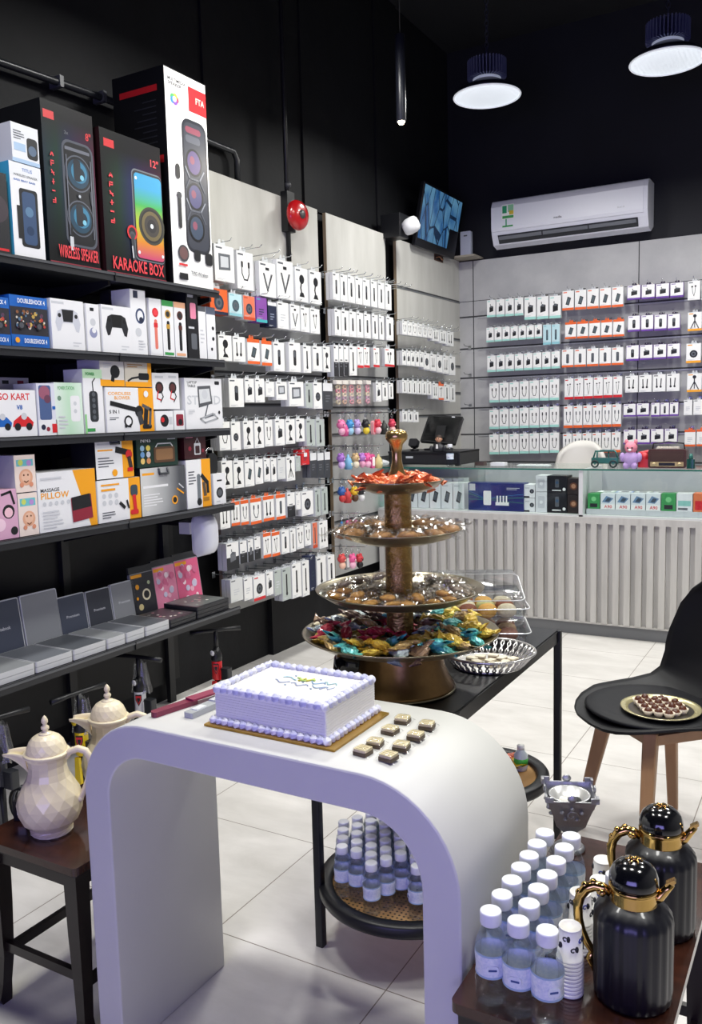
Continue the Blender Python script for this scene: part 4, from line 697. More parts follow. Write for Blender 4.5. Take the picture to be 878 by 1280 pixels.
b = MB(); b.box(CX0 - .01, YC - .012, 1.026, CX1, YC + .52, 1.034, GLS); b.box(CX0 - .01, YC - .014, 1.0255, CX1, YC - .012, 1.0345, glassedge); b.build('glass_top', t)
for a, c in ((CX0, -1.385), (-1.36, CX1)):
    b = MB(); b.box(a, YC + .002, .75, c, YC + .006, 1.026, GLS); b.build('front_glass', t)
b = MB(); b.box(-1.385, YC + .0, .74, -1.36, YC + .5, 1.026, M('d8d9da', .35)); b.build('divider', t)
b = MB(); b.box(-2.18, YC + .001, .75, -2.176, YC + .49, 1.026, GLS); b.build('glass_divider', t)
b = MB(); b.box(CX0 - .004, YC, .75, CX0, YC + .5, 1.026, GLS); b.build('end_glass', t)
b = MB(); b.box(-1.35, YC + .05, .752, CX1 - .01, YC + .36, .785, M('c9cdd0', .35)); b.box(-1.35, YC + .16, .785, CX1 - .01, YC + .36, .825, M('c9cdd0', .35)); b.build('riser', t)
def cbox(kind, label, u0, u1, v0, v1, art, face=WHITE, dy=.06, d=.12, z=.7515, side=None, cat='box', grp=None):
    y = YC + dy; a = ony(u0, v1, y); c = ony(u1, v1, y); tz = ony((u0 + u1) / 2, v0, y).z; bz = z if z is not None else ony((u0 + u1) / 2, v1, y).z; w = c.x - a.x; h = tz - bz
    b = MB(); b.box(-w / 2, 0, 0, w / 2, d, h, side or face); A = Art(b, w, h, 0); A.q(.005, .005, .995, .995, face); art(A)
    o = b.build(kind, loc=((a.x + c.x) / 2, y, bz)); tag(o, label, cat, grp); return o, tz
def phonecable(A): A.poly([(.25, .3), (.6, .22), (.8, .62), (.45, .7)], KR); A.poly([(.32, .36), (.57, .3), (.72, .6), (.48, .64)], M('5a6068', .4)); A.q(.1, .86, .6, .92, LG)
for i in range(6):
    u = 494 + 14.6 * i; cbox('power_bank_box', f'white power bank box in the counter glass, {ORD[i + 1]} from the brass stand side', u, u + 13.6, 603 + i * .2, 636 + i * .4, phonecable, dy=.07, grp='white boxes in the counter')
for i in range(6):
    u = 494 + 14.6 * i; cbox('power_bank_box', f'white power bank box in the back row of the counter, {ORD[i + 1]} from the brass stand', u, u + 13, 598, 632, lambda A: A.q(.3, .8, .7, .86, MID), dy=.24, d=.1, grp='white boxes in the counter back row')
cbox('accessory_box', 'pale teal box at the far left end of the counter glass', 472, 481, 602, 634, lambda A: A.q(.2, .2, .8, .5, LG), M('b8d4cc', .4), .07)
cbox('accessory_box', 'mint box second from the left end of the counter glass', 482, 492, 603, 635, lambda A: (A.q(.0, 0, 1, .4, M('7db8a8', .4)), A.disc(.5, .6, .2, KR)), M('b8dccf', .4), .07)
def router(A):
    A.q(0, 0, 1, 1, gradient_mat('router_box_print', ['1c2a66', '1d2f7a', '232a68', '2c2f72'], 0, -.2, .2)); A.line([(0, .62), (.3, .42), (1, .5)], .006, M('4aa56a', .4)); A.line([(0, .72), (.3, .45), (1, .62)], .005, M('3f8fc0', .4)); A.line([(0, .4), (.35, .4), (1, .3)], .005, M('4aa56a', .4))
    A.q(.02, .72, .13, .97, LG); A.rq(.28, .2, .42, .72, .02, OFFW); [A.q(.52 + .055 * i, .3, .545 + .055 * i, .55, OFFW) for i in range(4)]; A.q(.5, .2, .74, .32, OFFW); A.q(.7, .82, .93, .84, LG); A.q(.7, .77, .88, .79, LG)
cbox('router_box', 'wide navy router box with white antennas inside the counter glass', 586, 655, 604, 639, router, M('1c2a66', .4), .05, .1)
def camb(A): A.disc(.72, .5, .2, KR); A.disc(.72, .5, .12, MID); A.q(0, .0, .5, .12, KR); A.q(.1, .7, .5, .8, LG)
o, zt = cbox('camera_box', 'small white box with a black lens, lower of two beside the router box', 655.5, 669, 622.5, 639, camb)
cbox('camera_box', 'small white box with a black lens, upper of two beside the router box', 655.5, 669, 606, 621.5, camb, z=zt + .002)
o, zt = cbox('gadget_box', 'lower pale grey box between the camera boxes and black boxes', 670, 684, 615, 640, lambda A: (A.rq(.2, .2, .8, .8, .1, LG), A.disc(.5, .5, .15, WHITE)), M('dfe1e4', .4))
cbox('gadget_box', 'upper pale grey box between the camera boxes and black boxes', 670, 684, 594.5, 614, lambda A: (A.rq(.2, .2, .8, .8, .1, LG), A.disc(.5, .5, .15, WHITE)), M('dfe1e4', .4), z=zt + .002)
def bb(A): A.rq(.4, .3, .6, .8, .05, MID); A.disc(.5, .6, .08, M('3b5a78', .4)); A.disc(.86, .2, .08, OFFW); A.q(.25, .1, .7, .16, OFFW)
o, zt = cbox('gadget_box', 'lower black box with a grey device print in the counter glass', 684.5, 709, 616, 640.5, bb, M('17181c', .35))
cbox('gadget_box', 'upper black box with a grey device print in the counter glass', 684.5, 709, 595, 615.5, bb, M('17181c', .35), z=zt + .002)
o, zt = cbox('gadget_box', 'lower brown-black box beside the white counter divider', 709.5, 725, 618, 640.5, lambda A: (A.disc(.5, .5, .3, BRN), A.disc(.5, .5, .18, M('b98a6a', .4))), M('2a201d', .4))
cbox('gadget_box', 'upper brown-black box beside the white counter divider', 709.5, 725, 598, 617, lambda A: (A.disc(.5, .5, .3, BRN), A.disc(.5, .5, .18, M('b98a6a', .4))), M('2a201d', .4), z=zt + .002)
def sim(A, g=None): A.q(0, .0, 1, .32, OFFW); A.text('A90', .25, .06, .8, .26, RED); A.poly([(.1, .45), (.6, .4), (.9, .7), (.4, .85)], M('6f8fb0', .4)); A.poly([(.3, .5), (.6, .48), (.75, .68), (.5, .74)], M('3a4a5a', .4))
for i, (a, c, f) in enumerate([(735, 750, 'g'), (751, 769, 's'), (770, 788, 's'), (789, 807, 's'), (808, 826, 's'), (827, 845, 'g'), (846, 866, 'w'), (867, 890, 'o')]):
    fn = {'g': lambda A: (A.q(.2, .1, .8, .35, DARK), A.disc(.5, .65, .2, M('7fcf8a', .4))), 's': sim, 'w': lambda A: (A.q(.1, .3, .9, .6, M('8fc9c0', .4)), A.q(.1, .08, .7, .2, MID)), 'o': lambda A: A.q(.1, .1, .5, .6, RED)}[f]
    cbox('accessory_box', {'g': 'green', 's': 'pale A90', 'w': 'white and mint', 'o': 'orange-ended'}[f] + f' box, counter riser front row, {ORD[i + 1]} from the divider', a, c, 617, 634, fn, {'g': M('3f9a55', .4), 's': M('dfe6ea', .4), 'w': WHITE, 'o': M('e07a4a', .4)}[f], .055, .09, z=.7855, grp='small boxes in the counter')
for i, (a, c, m_) in enumerate([(746, 768, 'cfe0d0'), (769, 790, '9fb4e0'), (791, 813, 'c9d8c4'), (814, 838, 'd5cdea'), (839, 864, 'd5dccf'), (865, 895, 'c23a35')]):
    y = YC + .2; p = ony(a, 612, y); q = ony(c, 612, y); w = (q.x - p.x) * .96
    b = MB(); b.box(-w / 2, 0, 0, w / 2, .1, .05, M(m_, .4)); A = Art(b, w, .05, 0); A.q(.1, .3, .9, .7, WHITE); A.disc(.5, .5, .06, MID); b.box(-w * .4, .01, .05, w * .4, .09, .0506, M('eef0f2', .4)); b.box(-w * .2, .03, .0506, w * .25, .07, .0512, MID)
    o = b.build('accessory_box', loc=((p.x + q.x) / 2, y, .8255)); tag(o, f'pastel box in the back row of the counter riser, {ORD[i + 1]} from the divider', 'box', 'small boxes in the counter')
# --- on the counter
ZT = 1.0355
def ctop(u, v=584, y=None): return ony(u, v, y or YC + .2)
p0 = ony(486, 580, YC + .12); p1 = ony(575, 583, YC + .12)
t = thing('cash_drawer', 'black cash drawer under the tilted till screen', 'cash drawer', ((p0.x + p1.x) / 2, YC + .12, ZT)); w = p1.x - p0.x
b = MB(); b.box(-w / 2, 0, .008, w / 2, .36, .098, M('17181b', .45)); b.box(-w / 2, -.008, .086, w / 2, .365, .1, M('1e1f23', .4)); [b.box(x, .01, 0, x + .03, .05, .008, BLK) for x in (-w / 2 + .01, w / 2 - .04)]; b.build('body', t, bev=.003)
b = MB(); b.box(-w / 2 + .02, -.006, .02, w / 2 - .02, 0, .078, M('222327', .4)); b.box(-w * .24, -.008, .052, -w * .14, -.006, .066, LG); b.build('drawer', t)
pc = ony(548, 545, YC + .3)
t = thing('till_screen', 'black touch screen till tilted backwards on the cash drawer', 'till', (pc.x, YC + .3, ZT + .10))
b = MB(); b.rbox(-.09, -.06, 0, .09, .07, .012, .02, BLK); b.prism([(-.02, .01), (.03, .01), (.10, .17), (.06, .17)], -.035, .035, M('121316', .4), 'x'); b.build('stand', t)
b = MB(); b.X = Matrix.Translation((-.0, .06, .13)) @ Matrix.Rotation(math.radians(-32), 4, 'X') @ Matrix.Rotation(math.radians(5), 4, 'Y'); b.rbox(-.135, -.012, -.10, .135, .012, .12, .006, M('101114', .35), 'y'); b.rbox(-.122, -.0125, -.087, .122, -.012, .107, .003, M('060709', .12), 'y'); b.rbox(.05, -.013, .108, .075, -.012, .116, .001, LG, 'y'); b.build('screen', t)
b = MB(); b.lathe([(.03, 0), (.032, .01), (.012, .016), (.01, .04), (.0, .04)], BLK, 16); b.X = Matrix.Translation((0, -.01, .05)) @ Matrix.Rotation(math.radians(-25), 4, 'X'); b.rbox(-.032, -.02, -.025, .032, .02, .03, .012, M('1b1c20', .4), 'y')
pp = ony(517, 560, YC + .16); tag(b.build('barcode_scanner', loc=(pp.x, YC + .18, ZT + .101)), 'small black scanner head on the cash drawer left of the till screen', 'scanner')
# small figurine
pf = ony(548, 553, YC + .1)
t = thing('figurine', 'tiny dark-haired man figurine in dark suit on the cash drawer', 'figurine', (pf.x, YC + .11, ZT + .101)); t.scale = (1.35, 1.35, 1.2)
skin = M('c99a7c', .5)
b = MB(); b.lathe([(0, 0), (.03, 0), (.034, .012), (.03, .03), (.014, .04), (.009, .044), (.009, .05)], M('22232a', .5), 16, sy=.7); b.prism([(-.006, .016), (.006, .016), (.004, .04), (-.004, .04)], -.0245, -.022, OFFW, 'y'); b.ball((-.036, -.01, .016), .011, M('22232a', .5), 8, 6, sz=1.5); b.ball((.036, -.01, .016), .011, M('22232a', .5), 8, 6, sz=1.5); b.build('body', t)
b = MB(); b.ball((0, 0, .068), .0165, skin, 14, 10, sz=1.2); b.ball((0, -.017, .066), .003, skin, 6, 4, sz=1.4); b.ball((-.0165, 0, .067), .004, skin, 6, 4); b.ball((.0165, 0, .067), .004, skin, 6, 4)
for e in (-1, 1): b.ball((e * .006, -.0155, .071), .0022, KR, 6, 4); b.ball((e * .006, -.0155, .0755), .003, M('3a2418', .6), 6, 4, sz=.4)
b.ball((0, -.0155, .058), .0045, M('8a4a3f', .5), 6, 4, sz=.35); b.build('head', t)
b = MB(); b.ball((0, .003, .076), .0175, M('2e1c12', .6), 12, 8, sz=.9); b.build('hair', t)
# drinks bottle mesh (shared)
PET = clear('clear_plastic_bottle', tint='fafcfe', tr=.7, rough=.02, ior=1.33, kind='glass'); CAPM = M('eceef4', .35)
LABM = M('cbd7e8', .3, h2='f4f6fa', scale=220)
def bottle(h=.137, lab=LABM, capm=CAPM, label='', group=None):
    s = h / .137; t = thing('water_bottle', label, 'water bottle', group=group)
    pr = [(0, .0), (.014, 0), (.021, .004), (.0225, .012), (.0215, .022), (.0225, .03), (.0225, .038), (.0205, .052), (.0215, .062), (.0225, .07), (.0225, .084), (.021, .093), (.016, .106), (.0115, .113), (.0105, .118), (.0, .118)]
    b = MB(); b.lathe([(r * s, z * s) for r, z in pr], PET, 20, rib=.02, ribn=10); b.build('bottle_body', t, label='clear ribbed plastic body with water')
    b = MB(); b.lathe([(.0225 * s, .046 * s), (.0218 * s, .052 * s), (.0222 * s, .062 * s), (.0231 * s, .07 * s), (.0231 * s, .079 * s), (.0228 * s, .08 * s)], lab, 20, caps=False); b.lathe([(.0232 * s, .0775 * s), (.0234 * s, .079 * s), (.0232 * s, .0805 * s)], M('a3bdd6', .3), 20, caps=False); b.lathe([(.0226 * s, .0455 * s), (.0227 * s, .047 * s), (.0222 * s, .0485 * s)], M('a3bdd6', .3), 20, caps=False)
    me = b; me.rbox(-.0085 * s, -.0234 * s, .054 * s, .0085 * s, -.0218 * s, .066 * s, .004 * s, M('e4ebf4', .4), 'y'); me.rbox(-.006 * s, -.0237 * s, .0585 * s, .006 * s, -.0233 * s, .0615 * s, .001 * s, M('38508f', .4), 'y'); b.build('label', t, label='pale blue paper label')
    b = MB(); b.lathe([(.0145 * s, .118 * s), (.0152 * s, .12 * s), (.0152 * s, .1345 * s), (.0150 * s, .1358 * s), (.0144 * s, .1367 * s), (.013 * s, .1371 * s), (.006 * s, .1372 * s), (0, .1372 * s)], capm, 20, rib=.02, ribn=20); b.build('cap', t, label='white ridged cap')
    return t
bt = bottle(.15, label='clear water bottle standing alone on the counter before the cash drawer'); p = ony(563, 583, YC + .06); bt.location = (p.x, YC + .06, ZT)
BOT = bt
# right side of the counter top
def cobj(name, label, cat, u, y=None, z=ZT, rot=0): p = ony(u, 583, y or YC + .2); return thing(name, label, cat, (p.x, y or YC + .2, z), (0, 0, rot))
t = cobj('card_terminal', 'white card terminal lying on the counter under the cable packs', 'card terminal', 624); b = MB(); b.rbox(-.05, -.035, 0, .05, .035, .022, .012, WHITE); b.build('body', t, bev=.003); b = MB(); b.rbox(-.03, -.02, .022, .03, .02, .024, .004, LG); b.build('keypad', t)
t = cobj('card_terminal', 'small dark brown device on the counter beside the cash drawer', 'device', 601); b = MB(); b.rbox(-.03, -.03, 0, .035, .03, .025, .008, M('4a3a36', .4)); b.build('body', t, bev=.003); b = MB(); b.rbox(-.02, -.02, .025, .02, .02, .027, .003, KR); b.build('keypad', t)
t = cobj('pen_tray', 'low clear glass tray with pale cards behind the counter edge', 'tray', 668); b = MB(); b.rbox(-.11, -.03, 0, .11, .03, .006, .01, M('cfdcd8', .2)); 
for i in range(5): b.box(-.10 + i * .042, -.02, .006, -.065 + i * .042, .02, .011, M('dfe5e2', .4))
b.build('body', t)
t = cobj('office_chair', 'rounded off-white chair back seen behind the counter', 'chair', 727, YC + .95, .12); b = MB(); b.surf(lambda u, v: ((u - .5) * .40 * (1 - .35 * max(0, v - .4) ** 2 * 2.5), .06 * (2 * u - 1) ** 2 * -1 + .04 * v, .55 + .50 * v - .10 * abs(2 * u - 1) ** 3 * v), 14, 10, M('d9d6cf', .5), thick=.03); b.build('backrest', t)
b = MB(); b.rbox(-.22, -.42, .46, .22, .0, .52, .08, M('d9d6cf', .5)); b.build('seat', t, bev=.01); b = MB(); b.tube([(0, -.2, .46), (0, -.2, .06)], .025, CHROME); [b.tube([(0, -.2, .08), (.24 * math.cos(a), -.2 + .24 * math.sin(a), .04)], .015, CHROME) for a in (0.3, 1.56, 2.8, 4.07, 5.3)]; b.build('base', t)
t = cobj('ornament', 'teal metal ornament shaped like a small open vehicle on the counter', 'ornament', 757, YC + .12); tm = M('3f7a72', .35, .4)
b = MB(); b.tube([(-.075, 0, .05), (-.06, 0, .1), (.06, 0, .1), (.078, 0, .05)], .006, tm, 6); b.tube([(-.08, 0, .03), (.08, 0, .03)], .008, tm, 6); b.tube([(-.05, 0, .03), (-.05, 0, .1)], .005, tm, 6); b.tube([(.02, 0, .03), (.02, 0, .1)], .005, tm, 6); b.rbox(-.08, -.03, .03, .08, .03, .06, .01, tm); b.rbox(-.03, -.02, .1, .05, .02, .108, .004, tm); b.build('body', t)
for e in (-1, 1):
    b = MB(); b.X = Matrix.Translation((e * .055, -.035, .024)) @ Matrix.Rotation(PI / 2, 4, 'X'); b.tube([(.02 * math.cos(q * PI / 8), .02 * math.sin(q * PI / 8), 0) for q in range(16)], .005, M('1d2f2e', .4), 6, True); b.ball((0, 0, 0), .006, tm, 8, 5); b.build('wheel', t)
t = cobj('plush_toy', 'lilac plush toy with a pink capped head on the counter', 'plush toy', 789, YC + .12); t.scale = (1.15, 1.15, 1.15); pm = M('b79ad0', .8, bump=.4, scale=40); pk = M('e0899a', .7, bump=.3, scale=40)
b = MB(); b.ball((0, 0, .045), .04, pm, 14, 10, sz=1.1); b.ball((-.042, -.005, .055), .016, pm, 8, 6, sz=1.6); b.ball((.042, -.005, .055), .016, pm, 8, 6, sz=1.6); b.ball((-.02, -.02, .012), .018, pm, 8, 6); b.ball((.02, -.02, .012), .018, pm, 8, 6); b.build('body', t)
b = MB(); b.ball((0, 0, .105), .033, pk, 14, 10); b.ball((-.024, 0, .135), .01, pk, 8, 6, sz=1.5); b.ball((.024, 0, .135), .01, pk, 8, 6, sz=1.5); b.ball((-.011, -.031, .105), .0045, KR, 6, 4); b.ball((.011, -.031, .105), .0045, KR, 6, 4); b.ball((0, -.033, .094), .009, OFFW, 8, 5, sz=.7); b.build('head', t)
t = cobj('toy_telephone', 'red curved toy beside the lilac plush on the counter', 'toy', 806, YC + .16); b = MB(); b.rbox(-.035, -.03, 0, .04, .03, .05, .015, M('c43038', .35)); b.ball((0, 0, .06), .028, M('c43038', .35), 12, 8, sz=1.2); b.tube([(-.04, 0, .05), (-.03, 0, .085), (.02, 0, .095), (.045, 0, .08)], .01, M('d9444a', .3), 8); b.build('body', t)
t = cobj('retro_radio', 'brown retro radio with cream buttons on the counter', 'radio', 834, YC + .10); t.scale = (1.3, 1.2, 1.2); wd = M('4a2c22', .4, noise=.2, scale=10)
b = MB(); b.rbox(-.083, 0, 0, .083, .07, .093, .012, wd, 'y'); b.build('case', t, bev=.002)
b = MB(); b.rbox(-.072, -.003, .035, .072, 0, .082, .004, M('3a2420', .6), 'y'); [b.box(-.07, -.0035, .038 + i * .0045, .07, -.003, .0395 + i * .0045, M('5a3f36', .6)) for i in range(10)]; b.build('speaker_grille', t)
b = MB(); b.rbox(-.072, -.004, .008, .072, 0, .031, .003, M('b09a72', .4), 'y'); b.rbox(-.035, -.005, .012, .035, -.004, .027, .002, KR, 'y'); b.build('dial_panel', t)
for e in (-1, 1): b = MB(); b.X = Matrix.Translation((e * .055, -.004, .0195)) @ Matrix.Rotation(PI / 2, 4, 'X'); b.lathe([(.009, 0), (.009, .008), (.007, .01), (0, .01)], M('c9b48a', .3, .6), 14); b.build('knob', t)
b = MB(); b.box(-.05, .012, .093, .05, .035, .100, M('d8d0bd', .4)); [b.box(-.045 + i * .012, .008, .096, -.036 + i * .012, .036, .106, M('e8e2d2', .4)) for i in range(8)]; b.build('button_row', t)
b = MB(); b.tube([(-.07, .04, .09), (-.066, .04, .12), (0, .04, .128), (.066, .04, .12), (.07, .04, .09)], .004, KR, 6); b.build('handle', t)
t = cobj('perfume_bottle', 'dark green little bottle at the right end of the counter', 'bottle', 864, YC + .08); b = MB(); b.rbox(-.022, -.015, 0, .022, .015, .055, .008, M('1d4a44', .15)); b.build('body', t, bev=.003); b = MB(); b.lathe([(.012, .055), (.012, .07), (.008, .085), (0, .088)], M('2f6a60', .2), 12); b.build('stopper', t)
# ================================================================== CORNER: SCREEN, CAMERA, BOX, AIR CONDITIONER
t = thing('wall_television', 'tilted television showing a blue picture high in the corner', 'television', (-2.715, 6.15, 2.86), (0, math.radians(11), 0))
b = MB(); b.box(-.02, -.33, -.25, .012, .40, .20, M('0b0c10', .3)); b.build('frame', t, bev=.004)
def scr():
    m = bpy.data.materials.new('lit_blue_screen'); m.use_nodes = True; nt = m.node_tree; bs = nt.nodes['Principled BSDF']; L = nt.links.new
    tc = nt.nodes.new('ShaderNodeTexCoord'); v = nt.nodes.new('ShaderNodeTexVoronoi'); v.feature = 'DISTANCE_TO_EDGE'; v.inputs['Scale'].default_value = 6; no = nt.nodes.new('ShaderNodeTexNoise'); no.inputs['Scale'].default_value = 4; no.inputs['Distortion'].default_value = 1.2
    mp = nt.nodes.new('ShaderNodeMapping'); mp.inputs['Scale'].default_value = (1, 1.6, .8); L(tc.outputs['Object'], mp.inputs[0]); L(mp.outputs[0], v.inputs['Vector']); L(mp.outputs[0], no.inputs['Vector'])
    r1 = nt.nodes.new('ShaderNodeValToRGB'); r1.color_ramp.elements[0].color = hexc('2c6cb0'); r1.color_ramp.elements[1].color = hexc('7ab8e0'); r1.color_ramp.elements[0].position = .35; r1.color_ramp.elements[1].position = .65; L(no.outputs[0], r1.inputs[0])
    r2 = nt.nodes.new('ShaderNodeMath'); r2.operation = 'GREATER_THAN'; r2.inputs[1].default_value = .035; L(v.outputs['Distance'], r2.inputs[0]); mi = nt.nodes.new('ShaderNodeMix'); mi.data_type = 'RGBA'; L(r2.outputs[0], mi.inputs[0]); mi.inputs[6].default_value = hexc('17304f'); L(r1.outputs[0], mi.inputs[7])
    L(mi.outputs[2], bs.inputs['Emission Color']); bs.inputs['Emission Strength'].default_value = .42; bs.inputs['Base Color'].default_value = (.01, .02, .04, 1); bs.inputs['Roughness'].default_value = .2; return m
SM = scr(); b = MB(); b.box(.012, -.31, -.19, .0135, .22, .185, SM); b.box(.012, .22, -.04, .0135, .38, .185, SM); b.build('screen', t, label='bright blue picture')
b = MB(); b.box(-.15, -.05, -.1, -.02, .05, .05, BLK); b.build('wall_bracket', t)
p = onx(514, 282, -2.62)
t = thing('security_camera', 'white round security camera on a black box beside the television', 'camera', (-2.62, p.y, p.z))
b = MB(); b.box(-.20, -.07, -.075, -.05, .06, .085, M('141518', .4)); b.build('mount_box', t, bev=.004)
b = MB(); b.X = Matrix.Rotation(math.radians(60), 4, 'Y') @ Matrix.Rotation(math.radians(-20), 4, 'X'); b.lathe([(.03, -.06), (.045, -.05), (.055, -.02), (.056, .02), (.048, .045), (.03, .058), (0, .06)], M('e3e4e6', .3), 24); b.build('camera_head', t)
b = MB(); b.X = Matrix.Rotation(math.radians(60), 4, 'Y') @ Matrix.Rotation(math.radians(-20), 4, 'X'); b.lathe([(.02, .058), (.02, .062), (0, .064)], KR, 16); b.build('lens', t)
b = MB(); b.box(-2.80, 6.6, 2.636, -2.60, 6.80, 2.65, M('a59d8f', .6)); tag(b.build('corner_shelf'), 'small pale corner shelf on top of the grey panels', 'shelf')
b = MB(); b.rbox(-2.75, 6.68, 2.651, -2.66, 6.72, 2.85, .006, M('c9cede', .4), 'y'); b.box(-2.72, 6.679, 2.81, -2.69, 6.68, 2.82, MID); tag(b.build('router'), 'upright white box standing on the corner shelf by the air conditioner', 'router')
p = onx(549, 323, XP + .004)
t = thing('cable_outlet', 'small brown rectangular opening with wires on the corner grey panel top', 'outlet', (XP, p.y, p.z)); b = MB(); b.box(0, -.085, -.024, .003, .085, .024, M('5a4034', .6)); b.box(.003, -.075, -.017, .0035, .075, .017, M('2c1f1a', .6)); b.build('plate', t)
b = MB(); b.tube([(.004, -.06, 0), (.02, -.02, .008), (.02, .03, -.01), (.006, .07, .004)], .006, M('8a5a3a', .5), 6); b.build('wires', t)
# air conditioner
AX0, AX1, AZ0, AZ1, AY = -2.44, -1.26, 2.672, 3.03, 6.56
t = thing('air_conditioner', 'white split air conditioner mounted above the back wall panels', 'air conditioner', (0, 0, 0)); acm = M('dfe0ea', .4)
def prof(k=0): return [(6.79, AZ0 + .05), (AY + .13, AZ0 - .0), (AY + .05, AZ0 + .02), (AY + .015 - k, AZ0 + .09), (AY - k, AZ0 + .14), (AY + .0 - k, AZ1 - .06), (AY + .03, AZ1 - .008), (AY + .06, AZ1), (6.79, AZ1)]
b = MB(); b.prism(prof(), AX0, AX1, acm, 'x'); b.build('casing', t, bev=.008, seg=3)
b = MB(); b.prism([(AY + .0, AZ0 + .115), (AY - .006, AZ0 + .14), (AY - .006, AZ1 - .06), (AY + .024, AZ1 - .012), (AY + .04, AZ1 - .012), (AY + .04, AZ0 + .115)], AX0 + .006, AX1 - .03, M('e6e7f0', .38), 'x'); b.build('front_panel', t, bev=.004)
b = MB(); b.prism([(AY + .008, AZ0 + .088), (AY + .045, AZ0 + .028), (AY + .055, AZ0 + .028), (AY + .03, AZ0 + .09)], AX0 + .05, AX1 - .07, M('2b2d33', .4), 'x'); b.build('air_outlet', t)
for i in range(3): x0 = AX0 + .06 + i * .35; b = MB(); b.prism([(AY + .003, AZ0 + .075), (AY + .016, AZ0 + .052), (AY + .022, AZ0 + .056), (AY + .01, AZ0 + .078)], x0, x0 + .34, M('6d7078', .4), 'x'); b.build('louvre', t)
b = MB(); A = Art(b, 1.0, 1.0, AY - .006, AX0); ox = lambda a: a
A.q(.09, AZ0 + .20, .19, AZ0 + .31, OFFW); A.q(.095, AZ0 + .245, .13, AZ0 + .30, M('2f9a6a', .4)); A.q(.14, AZ0 + .25, .185, AZ0 + .305, M('8fc9a0', .4)); A.q(.095, AZ0 + .205, .185, AZ0 + .225, GREEN); A.q(.15, AZ0 + .23, .185, AZ0 + .26, M('d8b83a', .4)); A.q(.12, AZ0 + .15, .13, AZ0 + .2, M('2f9a6a', .4)); A.q(.095, AZ0 + .14, .18, AZ0 + .152, GREEN)
A.text('media', .50, AZ0 + .155, .56, AZ0 + .172, MID); A.text('R410', .97, AZ0 + .165, 1.02, AZ0 + .178, LG); A.line([(.50, AZ0 + .33), (.98, AZ0 + .335)], .002, LG)
b.build('stickers', t, label='green energy sticker and small grey logo')
# ================================================================== LAMPS
fin = M('6f749c', .35, .5)
def led_face():
    m = bpy.data.materials.new('lit_led_lens'); m.use_nodes = True; nt = m.node_tree; bs = nt.nodes['Principled BSDF']; L = nt.links.new
    tc = nt.nodes.new('ShaderNodeTexCoord'); v = nt.nodes.new('ShaderNodeTexVoronoi'); v.inputs['Scale'].default_value = 45; v.inputs['Randomness'].default_value = .1; L(tc.outputs['Object'], v.inputs['Vector'])
    r = nt.nodes.new('ShaderNodeMapRange'); r.inputs[1].default_value = 0; r.inputs[2].default_value = .7; r.inputs[3].default_value = 1.0; r.inputs[4].default_value = .6; L(v.outputs['Distance'], r.inputs[0]); L(r.outputs[0], bs.inputs['Emission Strength'])
    bs.inputs['Emission Color'].default_value = hexc('dfe6ee'); bs.inputs['Base Color'].default_value = hexc('c9ced6'); return m
LEDM = led_face(); LP = None
def highbay(x, y, label):
    t = thing('high_bay_lamp', label, 'pendant lamp', (x, y, LAMP_Z))
    b = MB(); b.lathe([(.205, 0), (.2, .02), (.165, .04), (.10, .075), (.085, .085)], M('20222c', .3, .4), 40); b.build('shade', t)
    b = MB(); b.tube([(.2 * math.cos(q * PI / 20), .2 * math.sin(q * PI / 20), .0) for q in range(40)], .006, M('d8dce4', .3, emit=.5), 6, True); b.build('rim', t)
    b = MB(); b.lathe([(0, -.012), (.06, -.010), (.15, -.004), (.199, .0), (.199, .01)], LEDM, 40); b.build('led_lens', t, label='glowing white faceted lens')
    b = MB(); b.lathe([(.085, .08), (.085, .10), (.075, .10), (.075, .11)], M('c0c8dc', .3, emit=.35), 32)
    for q in range(36): a = q * PI / 18; b.X = Matrix.Rotation(a, 4, 'Z'); b.box(.075, -.003, .105, .118, .003, .205, fin)
    b.X = Matrix.Identity(4); b.lathe([(.08, .105), (.08, .2), (.1, .2), (.1, .206), (.06, .212), (.03, .23), (.0, .232)], M('22243a', .35, .4), 32); b.build('heat_sink', t)
    b = MB()
    z = .235; k = 0
    while LAMP_Z + z < 4.28: b.X = Matrix.Translation((0, 0, z)) @ Matrix.Rotation(PI / 2 * (k % 2), 4, 'Z') @ Matrix.Rotation(PI / 2, 4, 'X'); b.tube([(.011 * math.cos(q * PI / 4), .019 * math.sin(q * PI / 4), 0) for q in range(8)], .003, M('3b3d50', .3, .6), 5, True); z += .031; k += 1
    b.build('chain', t)
highbay(*LAMPS[0], 'ribbed high-bay lamp hanging left above the air conditioner'); highbay(*LAMPS[1], 'ribbed high-bay lamp hanging at the right, nearer the photo edge')
for i in (2, 3, 4, 5, 6, 7, 8): highbay(*LAMPS[i], 'ribbed high-bay lamp out of the photo, ' + ORD[i - 1] + ' of the rest')
pt = Vector((0, 0, H)) + ray(502, 152) * 4.2
t = thing('tube_pendant', 'slim black tube pendant with a small warm light at its tip', 'pendant lamp', tuple(pt)); b = MB(); b.lathe([(.022, .0), (.024, .005), (.024, .40), (.02, .405), (0, .405)], M('1b1d26', .35), 20); b.build('tube', t)
b = MB(); b.tube([(0, 0, .4), (0, 0, 4.28 - pt.z)], .003, BLK, 6); b.build('cord', t); b = MB(); b.lathe([(0, -.016), (.012, -.012), (.018, 0), (.0, .002)], M('ffe9c4', .4, emit=14), 16); b.build('bulb', t, label='glowing warm bulb')
l = bpy.data.lights.new('tube_light', 'POINT'); l.energy = 3; l.color = (1, .85, .65); l.shadow_soft_size = .02; o = bpy.data.objects.new('tube_light', l); o.location = pt + Vector((0, 0, -.04)); COL.objects.link(o)
